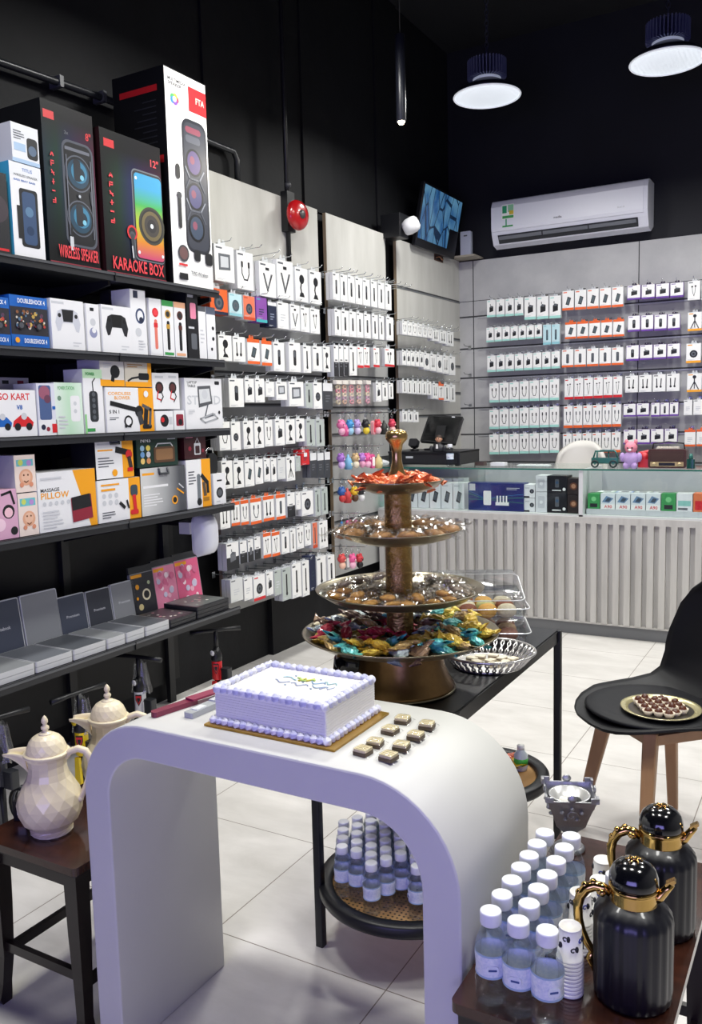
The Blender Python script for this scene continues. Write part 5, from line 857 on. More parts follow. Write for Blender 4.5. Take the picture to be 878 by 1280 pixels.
# ================================================================== WHITE ARCHED DISPLAY TABLE
def arch():
    x0, x1, zt, R, tk = -1.402, -.524, .775, .17, .072
    o = [(x0, 0)]; 
    def arc(cx, cz, r, a0, a1, n=12): return [(cx + r * math.cos(math.radians(a0 + (a1 - a0) * k / n)), cz + r * math.sin(math.radians(a0 + (a1 - a0) * k / n))) for k in range(n + 1)]
    RL, RR = .175, .19
    o += arc(x0 + RL, zt - RL, RL, 180, 90) + arc(x1 - RR, zt - RR, RR, 90, 0) + [(x1, 0)]
    i = [(x0 + tk, 0)] + arc(x0 + RL, zt - RL, RL - tk, 180, 90) + arc(x1 - RR, zt - RR, RR - tk, 90, 0) + [(x1 - tk, 0)]
    return o, i
o_, i_ = arch(); wt = M('d9d9d4', .42, noise=.02, scale=5); b = MB(); y0, y1 = 1.245, 1.602; n = len(o_)
vs = [(p[0], y, p[1]) for y in (y0, y1) for p in o_ + i_]; N2 = 2 * n
fs = []
for k in range(n - 1): fs += [(k, k + 1, n + k + 1, n + k), (N2 + k + 1, N2 + k, N2 + n + k, N2 + n + k + 1)]
b.add([vs[q] for q in range(2 * N2)], fs, wt)
f2 = []
for k in range(n - 1): f2 += [(k + 1, k, N2 + k, N2 + k + 1), (n + k, n + k + 1, N2 + n + k + 1, N2 + n + k)]
f2 += [(0, n, N2 + n, N2), (n - 1, N2 + n - 1, N2 + 2 * n - 1, 2 * n - 1)]
b.add(vs, f2, wt, False)
tb = b.build('display_table'); 
import bmesh as _bm
q_ = _bm.new(); q_.from_mesh(tb.data); _bm.ops.remove_doubles(q_, verts=q_.verts, dist=1e-5); _bm.ops.recalc_face_normals(q_, faces=q_.faces); q_.to_mesh(tb.data); q_.free()
for p in tb.data.polygons: p.use_smooth = abs(p.normal.y) < .5
bv = tb.modifiers.new('bevel', 'BEVEL'); bv.width = .004; bv.segments = 2; bv.limit_method = 'ANGLE'; bv.angle_limit = math.radians(50)
tag(tb, 'white arched table with rounded corners carrying the cake', 'table')
# ------------------------------------------------------------------ cake
lav = M('cfd1ee', .55); ice = M('f3f2ee', .5)
t = thing('cake_board', 'gold cake board under the lavender-piped cake', 'cake board', (-.955, 1.42, .7755)); b = MB(); b.box(-.155, -.115, 0, .155, .108, .004, M('b08a3a', .3, .7, h2='8a6a2a', scale=30)); b.build('board', t); b = MB(); b.box(-.155, -.115, .0041, .155, .108, .0044, M('c29c4a', .3, .6)); b.build('foil', t)
CW, CD, CHh = .265, .195, .068
t = thing('cake', 'rectangular white cream cake with lavender piped borders on the gold board', 'cake', (-.96, 1.42, .780))
b = MB(); b.box(-CW / 2, -CD / 2, 0, CW / 2, CD / 2, CHh, ice)
for k in range(11):
    z = .008 + k * .0054
    b.prism(rr(-CW / 2 - .0012, -CD / 2 - .0012, CW / 2 + .0012, CD / 2 + .0012, .004, 2), z, z + .003, ice)
b.build('sponge', t, bev=.0015)
def shell(b, p, d, s, mat):
    d = Vector(d).normalized(); b.X = Matrix.Translation(p) @ Matrix.Rotation(math.atan2(d.y, d.x), 4, 'Z') @ Matrix.Rotation(math.radians(-12), 4, 'Y')
    pr = [(0, -1), (.45, -.8), (.85, -.4), (1, 0), (.9, .4), (.6, .8), (.25, 1.15), (0, 1.3)]
    X = b.X; b.X = X @ Matrix.Rotation(PI / 2, 4, 'Y'); b.lathe([(r * s * .8, z * s * .95) for r, z in pr], mat, 20, rib=.26, ribn=6, twist=.3); b.X = Matrix.Identity(4)
def border(name, w, d, z, s, step, lab):
    b = MB(); P = []
    for (a, c) in (((-w, -d), (w, -d)), ((w, -d), (w, d)), ((w, d), (-w, d)), ((-w, d), (-w, -d))):
        a = Vector((*a, 0)); c = Vector((*c, 0)); L = (c - a).length; k = int(L / step)
        for i in range(k): shell(b, tuple(a + (c - a) * (i / k) + Vector((0, 0, z + random.uniform(-.0005, .0005)))), c - a, s * random.uniform(.92, 1.06), lav if i % 2 else M('eaebf6', .55))
    b.build(name, t, label=lab)
border('top_piping', CW / 2 - .004, CD / 2 - .004, CHh + .003, .0108, .0155, 'lavender piped shells round the top edge')
border('bottom_piping', CW / 2 + .004, CD / 2 + .004, .0065, .0098, .0145, 'lavender piped shells round the bottom edge')
b = MB()
def stroke(pts, col, w=.0011):
    b.tube([(x * 1.25 + .004, (y - .018) * 1.3 + .02, CHh + .0016) for x, y in pts], w * 1.5, M(col, .5), 5, flat=.5)
def curl(x, y, sx, ph, n=10, a=1.5): return [(x + sx * (k / n), y + .005 * math.sin(ph + a * PI * k / n)) for k in range(n + 1)]
stroke(curl(-.045, .028, .03, 0), 'a3d3e0'); stroke(curl(-.02, .03, .035, 1, a=2.5), 'bfe07a', .002); stroke([(-.01, .022), (-.004, .036), (.004, .026), (.01, .04)], 'd8d050', .0022); stroke(curl(.012, .024, .028, 2, a=2.2), '9cc4e6'); stroke(curl(.035, .03, .025, .4, a=3), 'a5cdd2')
stroke(curl(-.05, .008, .03, 1.2, a=2), 'b0bcdc'); stroke(curl(-.015, .006, .035, .2, a=3), 'adb9da'); stroke(curl(.024, .008, .03, 2.2, a=2), 'a9bfd8'); stroke([(.045, .0), (.05, .014), (.058, .004), (.064, .016)], 'b0bcdc')
for x, y in ((-.03, .042), (.02, .042), (-.02, -.004), (.03, -.004), (.0, .018)): stroke([(x, y), (x + .003, y)], 'a9bfd8', .0014)
b.build('icing_writing', t, label='green and blue script piped on the top')
# knives
t = thing('cake_knife', 'maroon plastic cake knife lying beside the cake', 'knife', (-1.222, 1.40, .7755), (0, 0, math.radians(78))); mr = M('7c2440', .35)
b = MB(); b.prism([(-.105, -.008), (-.10, -.011), (.0, -.012), (.01, -.010), (.01, .011), (-.10, .010), (-.106, .002)], 0, .011, mr); b.build('handle', t, bev=.003)
b = MB(); b.prism([(-.01, -.018), (.12, -.018), (.135, -.006), (.13, .008), (-.01, .010)], .011, .0155, M('93304e', .3)); b.build('blade', t, bev=.001)
t = thing('cake_server', 'clear grey plastic cake server lying between the maroon knife and cake', 'cake server', (-1.168, 1.375, .7755), (0, 0, math.radians(88))); gy = M('a9adb0', .2, spec=.8)
b = MB(); b.prism([(-.05, -.012), (.03, -.014), (.05, -.010), (.05, .010), (.03, .013), (-.05, .012)], 0, .012, gy); b.build('handle', t, bev=.004)
b = MB(); b.prism([(.03, -.01), (.1, -.008), (.1, .012), (.03, .012)], .012, .015, M('c3c7ca', .15)); b.prism([(-.03, -.008), (.0, -.009), (.0, .009), (-.03, .008)], .012, .0135, M('dfe2e4', .15)); b.build('blade', t)
# wrapped chocolates
FILM = clear('thin_clear_film', tr=.84, rough=.12)
def choco():
    t = thing('wrapped_chocolate', '', 'chocolate')
    b = MB(); b.rbox(-.0125, -.0125, 0, .0125, .0125, .006, .002, M('5a4a35', .5)); b.rbox(-.0115, -.0115, .006, .0115, .0115, .0105, .002, M('dccfa6', .6, noise=.08, scale=60)); [b.box(-.009, -.009 + k * .006, .0105, .009, -.0083 + k * .006, .0109, M('8f7a52', .6)) for k in range(4)]; b.build('biscuit', t, bev=.0008)
    b = MB(); b.surf(lambda u, v: ((u - .5) * .037, (v - .5) * .034, .0125 * max(0, 1 - (abs(2 * u - 1) ** 4 + abs(2 * v - 1) ** 4) * .95) + .0006 + .0008 * math.sin(u * 40 + v * 25) ** 2), 8, 8, clear('clearest_film', tr=.93, rough=.1)); b.build('clear_wrapper', t, label='clear film wrapper')
    return t
CP = [(503.5, 898), (534, 905), (488, 911), (520, 918), (469, 927), (502, 931), (454, 937), (486, 944)]; c0 = choco()
NMC = ['back left', 'back right', 'second-row left', 'second-row right', 'third-row left', 'third-row right', 'nearest left', 'nearest right']
for k, (u, v) in enumerate(CP):
    p = onz(u, v, .784); lb = f'clear-wrapped square chocolate biscuit beside the cake, {NMC[k]} of the eight'
    rz = (0, 0, random.uniform(-.15, .15))
    if k == 0: o = c0; o.location = (p.x, p.y, .776); o['label'] = lb; o.rotation_euler = rz
    else: o = dup(c0, (p.x, p.y, .776), rz, lb)
    o['group'] = 'chocolates beside the cake'; o.scale = (1.15, 1.15, 1.15)
# ================================================================== BLACK TABLE WITH ROUND RATTAN SHELVES
bm_ = M('121316', .4); TX0, TX1, TY0, TY1, TZ = -1.155, -.765, 1.79, 2.635, .70
t = thing('side_table', 'black metal table with rattan shelves carrying the brass tiered stand', 'table', (0, 0, 0))
b = MB(); b.box(TX0, TY0, TZ - .022, TX1, TY1, TZ, M('17181c', .35)); b.box(TX0 - .004, TY0 - .004, TZ - .04, TX1 + .004, TY0 + .016, TZ - .004, bm_); b.box(TX0 - .004, TY1 - .016, TZ - .04, TX1 + .004, TY1 + .004, TZ - .004, bm_); b.box(TX1 - .012, TY0, TZ - .04, TX1 + .004, TY1, TZ - .004, bm_); b.box(TX0 - .004, TY0, TZ - .04, TX0 + .012, TY1, TZ - .004, bm_); b.build('tabletop', t)
for x in (TX0, TX1):
    for y in (TY0, TY1): b = MB(); b.rbox(x - .0115, y - .0115, 0, x + .0115, y + .0115, TZ - .002, .004, bm_); b.box(x - .009, y - .009, 0, x + .009, y + .009, .006, BLK); b.build('leg', t)
RT = rattan_mat()
for (cx, cy, r, z, lb) in ((-.965, 1.93, .235, .155, 'round lower shelf, black ring with woven rattan'), (-.945, 2.455, .195, .25, 'round upper shelf, black ring with woven rattan')):
    b = MB(); b.lathe([(r - .035, -.012), (r, -.012), (r + .004, -.004), (r + .004, .014), (r, .02), (r - .028, .02), (r - .035, .014), (r - .035, -.012)], bm_, 64, (cx, cy, z), caps=False); b.lathe([(0, .001), (r - .03, .001), (r - .03, .006), (0, .006)], RT, 64, (cx, cy, z)); b.build('rattan_shelf', t, label=lb)
b = MB(); b.lathe([(.03, 0), (.048, .01), (.056, .04), (.052, .075), (.044, .09), (.040, .088), (.046, .06), (0, .03)], M('0c0d0f', .12, coat=.6), 28, (-1.075, 1.865, TZ + .001)); b.X = Matrix.Identity(4); tag(b.build('black_bowl'), 'glossy black little bowl behind the brass stand foot', 'bowl')
# ------------------------------------------------------------------ brass tiered stand
brass = M('735634', .32, .85, h2='8f7046', scale=14, bump=.1); steel = M('8f8670', .28, .9, noise=.15, scale=12); SXc, SYc = -.96, 1.905
t = thing('tiered_stand', 'brown brass four-tier sweet stand on the black table', 'tiered stand', (SXc, SYc, TZ + .001))
b = MB(); b.lathe([(.134, 0), (.138, .004), (.136, .012), (.125, .03), (.112, .06), (.104, .10), (.10, .118), (.08, .122)], brass, 56); b.lathe([(.139, .0), (.14, .003), (.139, .006), (.135, .006)], steel, 56); b.build('foot', t)
TI = [(.249, .110, .147), (.2115, .222, .258), (.161, .377, .408), (.115, .502, .530)]   # radius, bottom, rim heights above the table
nmt = ['lowest and widest tray', 'second tray', 'third tray', 'topmost smallest tray']
for k, (r, z0, z1) in enumerate(TI):
    b = MB(); b.lathe([(0, z0), (r * .55, z0), (r * .85, z0 + (z1 - z0) * .45), (r * .97, z1 - .003), (r, z1), (r + .002, z1 + .003), (r - .003, z1 + .003), (r * .96, z1 - .001), (r * .84, z0 + (z1 - z0) * .52 + .002), (r * .55, z0 + .004), (0, z0 + .004)], steel, 64); b.build('tray', t, label=nmt[k])
ham = M('8f7340', .22, .85, h2='b3955a', scale=50, bump=.6)
for z0, z1 in ((.114, .222), (.226, .377), (.381, .502)): b = MB(); b.lathe([(.036, z0), (.034, z0 + .004), (.034, z1 - .004), (.036, z1)], ham, 32); b.build('column', t, label='hammered brass column')
b = MB(); b.lathe([(.028, .506), (.026, .52), (.021, .535), (.024, .545), (.018, .556), (.0125, .58), (.012, .60), (.016, .622), (.027, .634), (.0285, .644), (.025, .653), (.016, .658), (0, .66)], M('b0925c', .22, .85), 32); b.build('finial', t, label='bulbous brass finial')
# sweets: a pillow body with two crinkled twisted ends
SWM = {}
def sweetmesh(col, col2, var):
    k = (col, col2, var)
    if k in SWM: return SWM[k]
    r = random.Random(var * 7 + len(SWM)); b = MB(); L = .021 + .004 * r.random(); Wd = .011 + .003 * r.random()
    m1 = M(col, .3, .15, h2=col2, scale=60, coat=.4)
    def f(u, v):
        s = 2 * u - 1; a = 2 * PI * v; e = abs(s)
        if e < .62: rad = Wd * (1 - (e / .62) ** 4 * .75)
        else: rad = Wd * (.25 + (e - .62) / .38 * 1.0)
        fl = 1 if e < .62 else 1 - (e - .62) / .38 * .75
        cr = 1 + .12 * math.sin(a * 6 + s * 9 + var)
        return (s * L * 1.35, rad * cr * math.cos(a), rad * cr * math.sin(a) * .62 * fl)
    b.surf(f, 14, 14, m1, smooth=False); o = b.build('wrapped_sweet'); SWM[k] = o.data; bpy.data.objects.remove(o); return SWM[k]
def sweet(loc, col, col2, label, group, sc=1.0, tilt=.5):
    o = bpy.data.objects.new('wrapped_sweet', sweetmesh(col, col2, random.randint(0, 2))); COL.objects.link(o)
    o.location = loc; o.rotation_euler = (random.uniform(-tilt, tilt), random.uniform(-tilt, tilt), random.uniform(0, 2 * PI)); o.scale = (sc, sc, sc); return tag(o, label, 'sweet', group)
def trayz(k, r):  # inner surface height of a tray at radius r
    R, z0, z1 = TI[k]; q = r / R
    return TZ + .001 + (z0 + .004 if q < .55 else z0 + .004 + (z1 - z0) * (.5 * (q - .55) / .3 if q < .85 else .5 + .5 * (q - .85) / .15))
def world(k, r, a, dz): return (SXc + r * math.cos(a), SYc + r * math.sin(a), trayz(k, r) + dz)
PAL = [('2fa9a0', '7fdcd2', 'teal'), ('b5172c', 'e0485a', 'red'), ('c99a22', 'f2d85a', 'gold'), ('5a4230', 'a98a6a', 'brown'), ('8fa3a5', 'd5e0e0', 'silver'), ('a8813a', 'd9bc7a', 'toffee-coloured')]
random.seed(21)
SEQ = [0, 2, 1, 5, 0, 2, 4, 1, 0, 5, 2, 3]
for ring, (r, n, dz) in enumerate(((.205, 22, .014), (.165, 19, .018), (.12, 14, .02), (.075, 9, .02), (.185, 18, .034), (.135, 12, .04), (.08, 6, .044))):
    for k in range(n):
        c = PAL[SEQ[(k * 5 + ring * 3) % 12]]; a = 2 * PI * (k + .5 * (ring % 2)) / n + random.uniform(-.06, .06)
        side = math.cos(a - math.radians(150)) > .55 and ring in (0, 1, 4, 5)
        if side: c = PAL[3] if k % 3 else PAL[4]
        sweet(world(0, r + random.uniform(-.01, .01), a, dz), c[0], c[1], f'{c[2]} foil-wrapped sweet heaped on the lowest tray of the stand', f'{c[2]} sweets on the lowest tray', 1.25)
# cookies in clear film
CKM = {}
def cookie(loc, sc, col, col2, label, group, film=True, flat=.45):
    k = (col, film)
    if k not in CKM:
        t = thing('wrapped_cookie', '', 'cookie'); b = MB(); cm = M(col, .7, h2=col2, scale=40, bump=.5)
        b.surf(lambda u, v: (.03 * math.sin(PI * v) * math.cos(2 * PI * u) * (1 + .06 * math.sin(6 * PI * u)), .021 * math.sin(PI * v) * math.sin(2 * PI * u), -.011 * math.cos(PI * v) * (1 + .1 * math.sin(8 * PI * u))), 18, 8, cm); b.build('cookie', t)
        b = MB(); b.surf(lambda u, v: ((u - .5) * .105, (v - .5) * .062, .015 * max(-.2, 1 - (abs(2 * u - 1) ** 3 + abs(2 * v - 1) ** 3)) + .006 * math.sin(u * 23 + v * 9) * math.cos(v * 17 - u * 5) + (.016 * max(0, abs(2 * u - 1) - .6))), 14, 10, FILM, smooth=False); b.build('clear_wrapper', t, label='crinkled clear film')
        CKM[k] = t; o = t
    else: o = dup(CKM[k], loc)
    o.location = loc; o.rotation_euler = (random.uniform(-.3, .3), random.uniform(-.3, .3), random.uniform(0, 2 * PI)); o.scale = (sc, sc, sc); o['label'] = label; o['group'] = group; return o
for ring, (r, n, dz, sc) in enumerate(((.165, 20, .012, .75), (.12, 14, .016, .8), (.075, 8, .018, .8), (.145, 12, .03, .7))):
    for k in range(n):
        a = 2 * PI * (k + .5 * (ring % 2)) / n + random.uniform(-.08, .08); fr = math.cos(a + PI / 2) > .3
        if fr: cookie(world(1, r, a, dz), sc, 'a8752f', 'd9a85a', 'golden wrapped cookie on the near side of the second tray', 'golden cookies on the second tray')
        else: cookie(world(1, r, a, dz), sc, '5f4a38', 'c9bba5', 'dark wrapped chocolate crinkle on the second tray', 'dark cookies on the second tray')
for ring, (r, n, dz, sc) in enumerate(((.125, 11, .014, 1.0), (.08, 7, .016, 1.0))):
    for k in range(n):
        a = 2 * PI * (k + .35) / n + random.uniform(-.1, .1); cookie(world(2, r, a, dz), sc * random.uniform(1.0, 1.3), '9a6c3a', 'c49862', 'brown oval cookie in clear film on the third tray', 'cookies on the third tray')
for ring, (r, n, dz) in enumerate(((.09, 15, .012), (.06, 10, .016), (.075, 9, .028), (.045, 5, .03))):
    for k in range(n):
        a = 2 * PI * (k + .5 * (ring % 2)) / n + random.uniform(-.1, .1); sweet(world(3, r, a, dz), 'dc4a18', 'f6a066', 'orange-red wrapped sweet heaped on the topmost tray', 'orange sweets on the topmost tray', 1.1, .6)
# small glass dish of chips leaning over the lowest tray edge
# ------------------------------------------------------------------ pierced silver basket tray with biscuits
p = onz(610, 818, TZ + .03); bx, by = p.x, p.y; sil = M('d9d8d4', .22, .75)
t = thing('basket_tray', 'round pierced silver basket tray beside the brass stand foot', 'tray', (bx, by, TZ + .001))
b = MB(); b.lathe([(0, 0), (.09, 0), (.096, .004), (.09, .006), (0, .005)], M('e4e2dd', .3, .4), 48); b.build('base_plate', t)
b = MB()
for q in range(36):
    a0 = 2 * PI * q / 36; w = 2 * PI / 36
    def P(rz, a): r_, z_ = rz; return (r_ * math.cos(a), r_ * math.sin(a), z_)
    b.tube([P((.094, .003), a0), P((.105, .014), a0 + w * .25), P((.112, .022), a0), P((.12, .031), a0 + w * .25), P((.128, .04), a0)], .0028, sil, 5)
    b.tube([P((.094, .003), a0), P((.105, .014), a0 - w * .25), P((.112, .022), a0), P((.12, .031), a0 - w * .25), P((.128, .04), a0)], .0028, sil, 5)
b.tube([(.13 * math.cos(q * PI / 24), .13 * math.sin(q * PI / 24), .041) for q in range(48)], .0035, sil, 6, True); b.tube([(.095 * math.cos(q * PI / 24), .095 * math.sin(q * PI / 24), .004) for q in range(48)], .003, sil, 6, True)
b.build('pierced_rim', t)
for k, (dx, dy) in enumerate([(-.03, .02), (.0, .045), (.03, .03), (.05, .0), (.01, -.005), (-.02, -.03), (.03, -.03), (-.045, -.005), (.06, .035)]):
    b = MB(); b.rbox(-.014, -.010, 0, .014, .010, .004, .001, M('cbbfa2', .6)); b.rbox(-.014, -.010, .004, .014, .010, .007, .001, M('6b5640', .6)); b.rbox(-.014, -.010, .007, .014, .010, .011, .001, M('dcd3bb', .6))
    tag(b.build('wafer_biscuit', loc=(bx + dx, by + dy, TZ + .0075), rot=(0, 0, random.uniform(0, 3))), 'small pale layered biscuit inside the pierced silver basket tray', 'biscuit', 'biscuits in the basket tray')
# ------------------------------------------------------------------ clear boxes of pastries
CB = clear('clear_food_box', tint='fbfcfc', tr=.80, rough=.10)
def foodbox(name, lab, x, y, z, rz, w, d, h, cols, lid=True):
    t = thing(name, lab, 'food box', (x, y, z), (0, 0, rz))
    def shell_(z0, z1, s0, s1): 
        return lambda u, v: None
    b = MB(); P0 = rr(-w / 2 * .92, -d / 2 * .92, w / 2 * .92, d / 2 * .92, .02, 4); P1 = rr(-w / 2, -d / 2, w / 2, d / 2, .025, 4); P2 = rr(-w / 2 - .006, -d / 2 - .006, w / 2 + .006, d / 2 + .006, .028, 4); n = len(P0)
    vs = [(q[0], q[1], 0.001) for q in P0] + [(q[0], q[1], h * .5) for q in P1] + [(q[0], q[1], h * .52) for q in P2]
    b.add(vs, [tuple(range(n))] + [(i, (i + 1) % n, n + (i + 1) % n, n + i) for i in range(n)] + [(n + i, n + (i + 1) % n, 2 * n + (i + 1) % n, 2 * n + i) for i in range(n)], CB, True); b.build('tub', t)
    if lid:
        b = MB(); vs = [(q[0], q[1], h * .54) for q in P2] + [(q[0], q[1], h * .56) for q in P1] + [(q[0] , q[1] , h) for q in P0]
        b.add(vs, [(i, (i + 1) % n, n + (i + 1) % n, n + i) for i in range(n)] + [(n + i, n + (i + 1) % n, 2 * n + (i + 1) % n, 2 * n + i) for i in range(n)] + [tuple(2 * n + i for i in range(n))], CB, True)
        b.tube([(q[0], q[1], h * .54) for q in P2], .0015, M('f2f4f5', .2), 4, True); b.build('lid', t)
    random.seed(int(abs(x * 1000)))
    nx, ny = 4, 3
    for i in range(nx):
        for j in range(ny):
            c, c2, nme = cols[(i + j * 2) % len(cols)]; b = MB(); sx = w * .8 / nx; sy = d * .8 / ny
            b.surf(lambda u, v: (sx * .5 * max(0, math.sin(PI * v)) ** .6 * math.cos(2 * PI * u), sy * .5 * max(0, math.sin(PI * v)) ** .6 * math.sin(2 * PI * u), -.020 * math.cos(PI * v)), 14, 7, M(c, .6, h2=c2, scale=50, bump=.4))
            o = b.build('pastry', loc=Matrix.Rotation(rz, 3, 'Z') @ Vector(((i - (nx - 1) / 2) * sx, (j - (ny - 1) / 2) * sy, .0)) + Vector((x, y, z + .0225)), rot=(random.uniform(-.1, .1), random.uniform(-.1, .1), rz + random.uniform(-.2, .2)))
            tag(o, f'{nme} pastry inside the {"upper" if z > TZ + .05 else "lower"} clear food box', 'pastry', f'{nme} pastries in the {"upper" if z > TZ + .05 else "lower"} box')
foodbox('food_box', 'lower clear plastic food box at the far end of the black table', -.965, 2.45, TZ + .001, math.radians(24), .30, .215, .07, [('8a5a4a', 'b98a78', 'reddish-brown'), ('6b3a30', '9a6a55', 'dark-brown'), ('a8835a', 'c9a880', 'tan')])
foodbox('food_box', 'upper clear plastic food box with open lid stacked over the other', -.97, 2.45, TZ + .073, math.radians(27), .295, .21, .07, [('b9b870', 'd8d8a0', 'pale-green'), ('7a3f2c', '9a5a3a', 'chocolate'), ('e0a040', 'f2c46a', 'orange'), ('d5c9a8', 'efe6cc', 'cream')])
b = MB(); b.X = Matrix.Translation((-.985, 2.47, TZ + .152)) @ Matrix.Rotation(math.radians(26), 4, 'Z') @ Matrix.Rotation(math.radians(12), 4, 'X')
P1 = rr(-.148, -.105, .148, .105, .025, 4); P2 = rr(-.135, -.095, .135, .095, .02, 4); n = len(P1); b.add([(q[0], q[1], 0) for q in P1] + [(q[0], q[1], .02) for q in P2], [(i, (i + 1) % n, n + (i + 1) % n, n + i) for i in range(n)] + [tuple(n + i for i in range(n))], CB, True); b.tube([(q[0], q[1], 0) for q in P1], .0018, M('f2f4f5', .2), 4, True)
tag(b.build('plastic_cover'), 'loose clear plastic lid tilted on top of the stacked food boxes', 'lid')
# ------------------------------------------------------------------ bottles on the lower rattan shelf
def put_bottle(x, y, z, label, group, sc=1.0, rz=None):
    o = dup(BOT, (x, y, z), (0, 0, random.uniform(0, 6) if rz is None else rz), label, group=group); o.scale = (sc, sc, sc); return o
random.seed(5); k = 0
for j in range(9):
    for i in range(9):
        x = -.965 - .18 + i * .0425 + (.021 if j % 2 else 0); y = 1.93 - .18 + j * .039
        if (x + .965) ** 2 + (y - 1.93) ** 2 < .186 ** 2 and not (y < 1.80 and x > -.945 and x < -.905): put_bottle(x, y, .1615, 'small water bottle packed on the low round rattan shelf', 'bottles on the rattan shelf', .9)
# snacks on the upper rattan shelf
t = thing('snack_bottle', 'small clear bottle with a green label on the upper rattan shelf', 'bottle', (-.855, 2.535, .2565)); b = MB(); b.lathe([(.02, 0), (.022, .01), (.022, .05), (.014, .06), (.01, .07), (0, .072)], M('d5e0e6', .15), 20); b.build('body', t); b = MB(); b.lathe([(.0225, .02), (.0225, .04)], M('4fc04a', .4), 20); b.build('label', t); b = MB(); b.lathe([(.012, .068), (.012, .08), (0, .081)], OFFW, 16); b.build('cap', t)
for k, (x, y, c1, c2, nme) in enumerate([(-.88, 2.54, 'd8a020', 'f2d030', 'yellow'), (-.90, 2.57, 'a03a2a', 'd86a3a', 'red-brown'), (-.93, 2.55, 'd8a020', 'c0392b', 'orange')]): sweet((x, y, .272), c1, c2, f'{nme} snack packet on the upper rattan shelf', None, 1.7, .2)
# ================================================================== LEFT STOOL AND JUGS
wood = M('2c1711', .22, h2='4a281b', scale=6, stretch=(1, 6, 1), coat=.3); dwood = M('1d1413', .3)
def stool(lab, x0, x1, y0, y1, z, wm):
    t = thing('wooden_stool', lab, 'stool', ((x0 + x1) / 2, (y0 + y1) / 2, 0)); w = (x1 - x0) / 2; d = (y1 - y0) / 2
    b = MB(); b.rbox(-w, -d, z - .018, w, d, z, .012, wood); b.rbox(-w + .006, -d + .006, z - .026, w - .006, d - .006, z - .018, .01, dwood); b.build('seat_top', t, bev=.005)
    b = MB(); 
    for s in (-1, 1): b.box(-w + .03, s * (d - .028) - .008, z - .062, w - .03, s * (d - .028) + .008, z - .026, dwood); b.box(s * (w - .028) - .008, -d + .03, z - .062, s * (w - .028) + .008, d - .03, z - .026, dwood)
    b.build('apron', t)
    for sx in (-1, 1):
        for sy in (-1, 1):
            b = MB(); cx = sx * (w - .03); cy = sy * (d - .03); K = [(0, .013, .014), (.015, .017, .02), (.05, .013, .010), (.12, .0145, .0), (.25, .018, .0), (z - .026, .02, .0)]
            for q in range(len(K) - 1):
                (za, ra, oa), (zb_, rb, ob) = K[q], K[q + 1]; ax, ay = cx + sx * oa * .5, cy + sy * oa * .5; bx_, by_ = cx + sx * ob * .5, cy + sy * ob * .5
                b.add([(ax - ra, ay - ra, za), (ax + ra, ay - ra, za), (ax + ra, ay + ra, za), (ax - ra, ay + ra, za), (bx_ - rb, by_ - rb, zb_), (bx_ + rb, by_ - rb, zb_), (bx_ + rb, by_ + rb, zb_), (bx_ - rb, by_ + rb, zb_)], [(0, 1, 5, 4), (1, 2, 6, 5), (2, 3, 7, 6), (3, 0, 4, 7)] + ([(3, 2, 1, 0)] if q == 0 else []), dwood)
            b.build('leg', t)
    for s in (-1, 1): b = MB(); b.rbox(-w + .035, s * (d - .03) - .007, .135, w - .035, s * (d - .03) + .007, .158, .003, dwood); b.build('stretcher', t); b = MB(); b.rbox(s * (w - .03) - .007, -d + .035, .115, s * (w - .03) + .007, d - .035, .138, .003, dwood); b.build('stretcher', t)
    return t
stool('dark wooden stool with curved legs under the two cream jugs', -1.752, -1.425, 1.222, 1.72, .425, wood)
b = MB(); b.box(-.018, -.012, 0, .018, .012, .05, BLK); b.box(-.008, -.0125, .015, .012, -.012, .035, OFFW); p = onz(5, 1040, .425); tag(b.build('gadget_box', loc=(-1.728, 1.335, .4255), rot=(0, 0, .4), bev=.003), 'small black gadget with a white mark on the left stool edge', 'gadget')
cream = M('f0e3c2', .3, coat=.25)
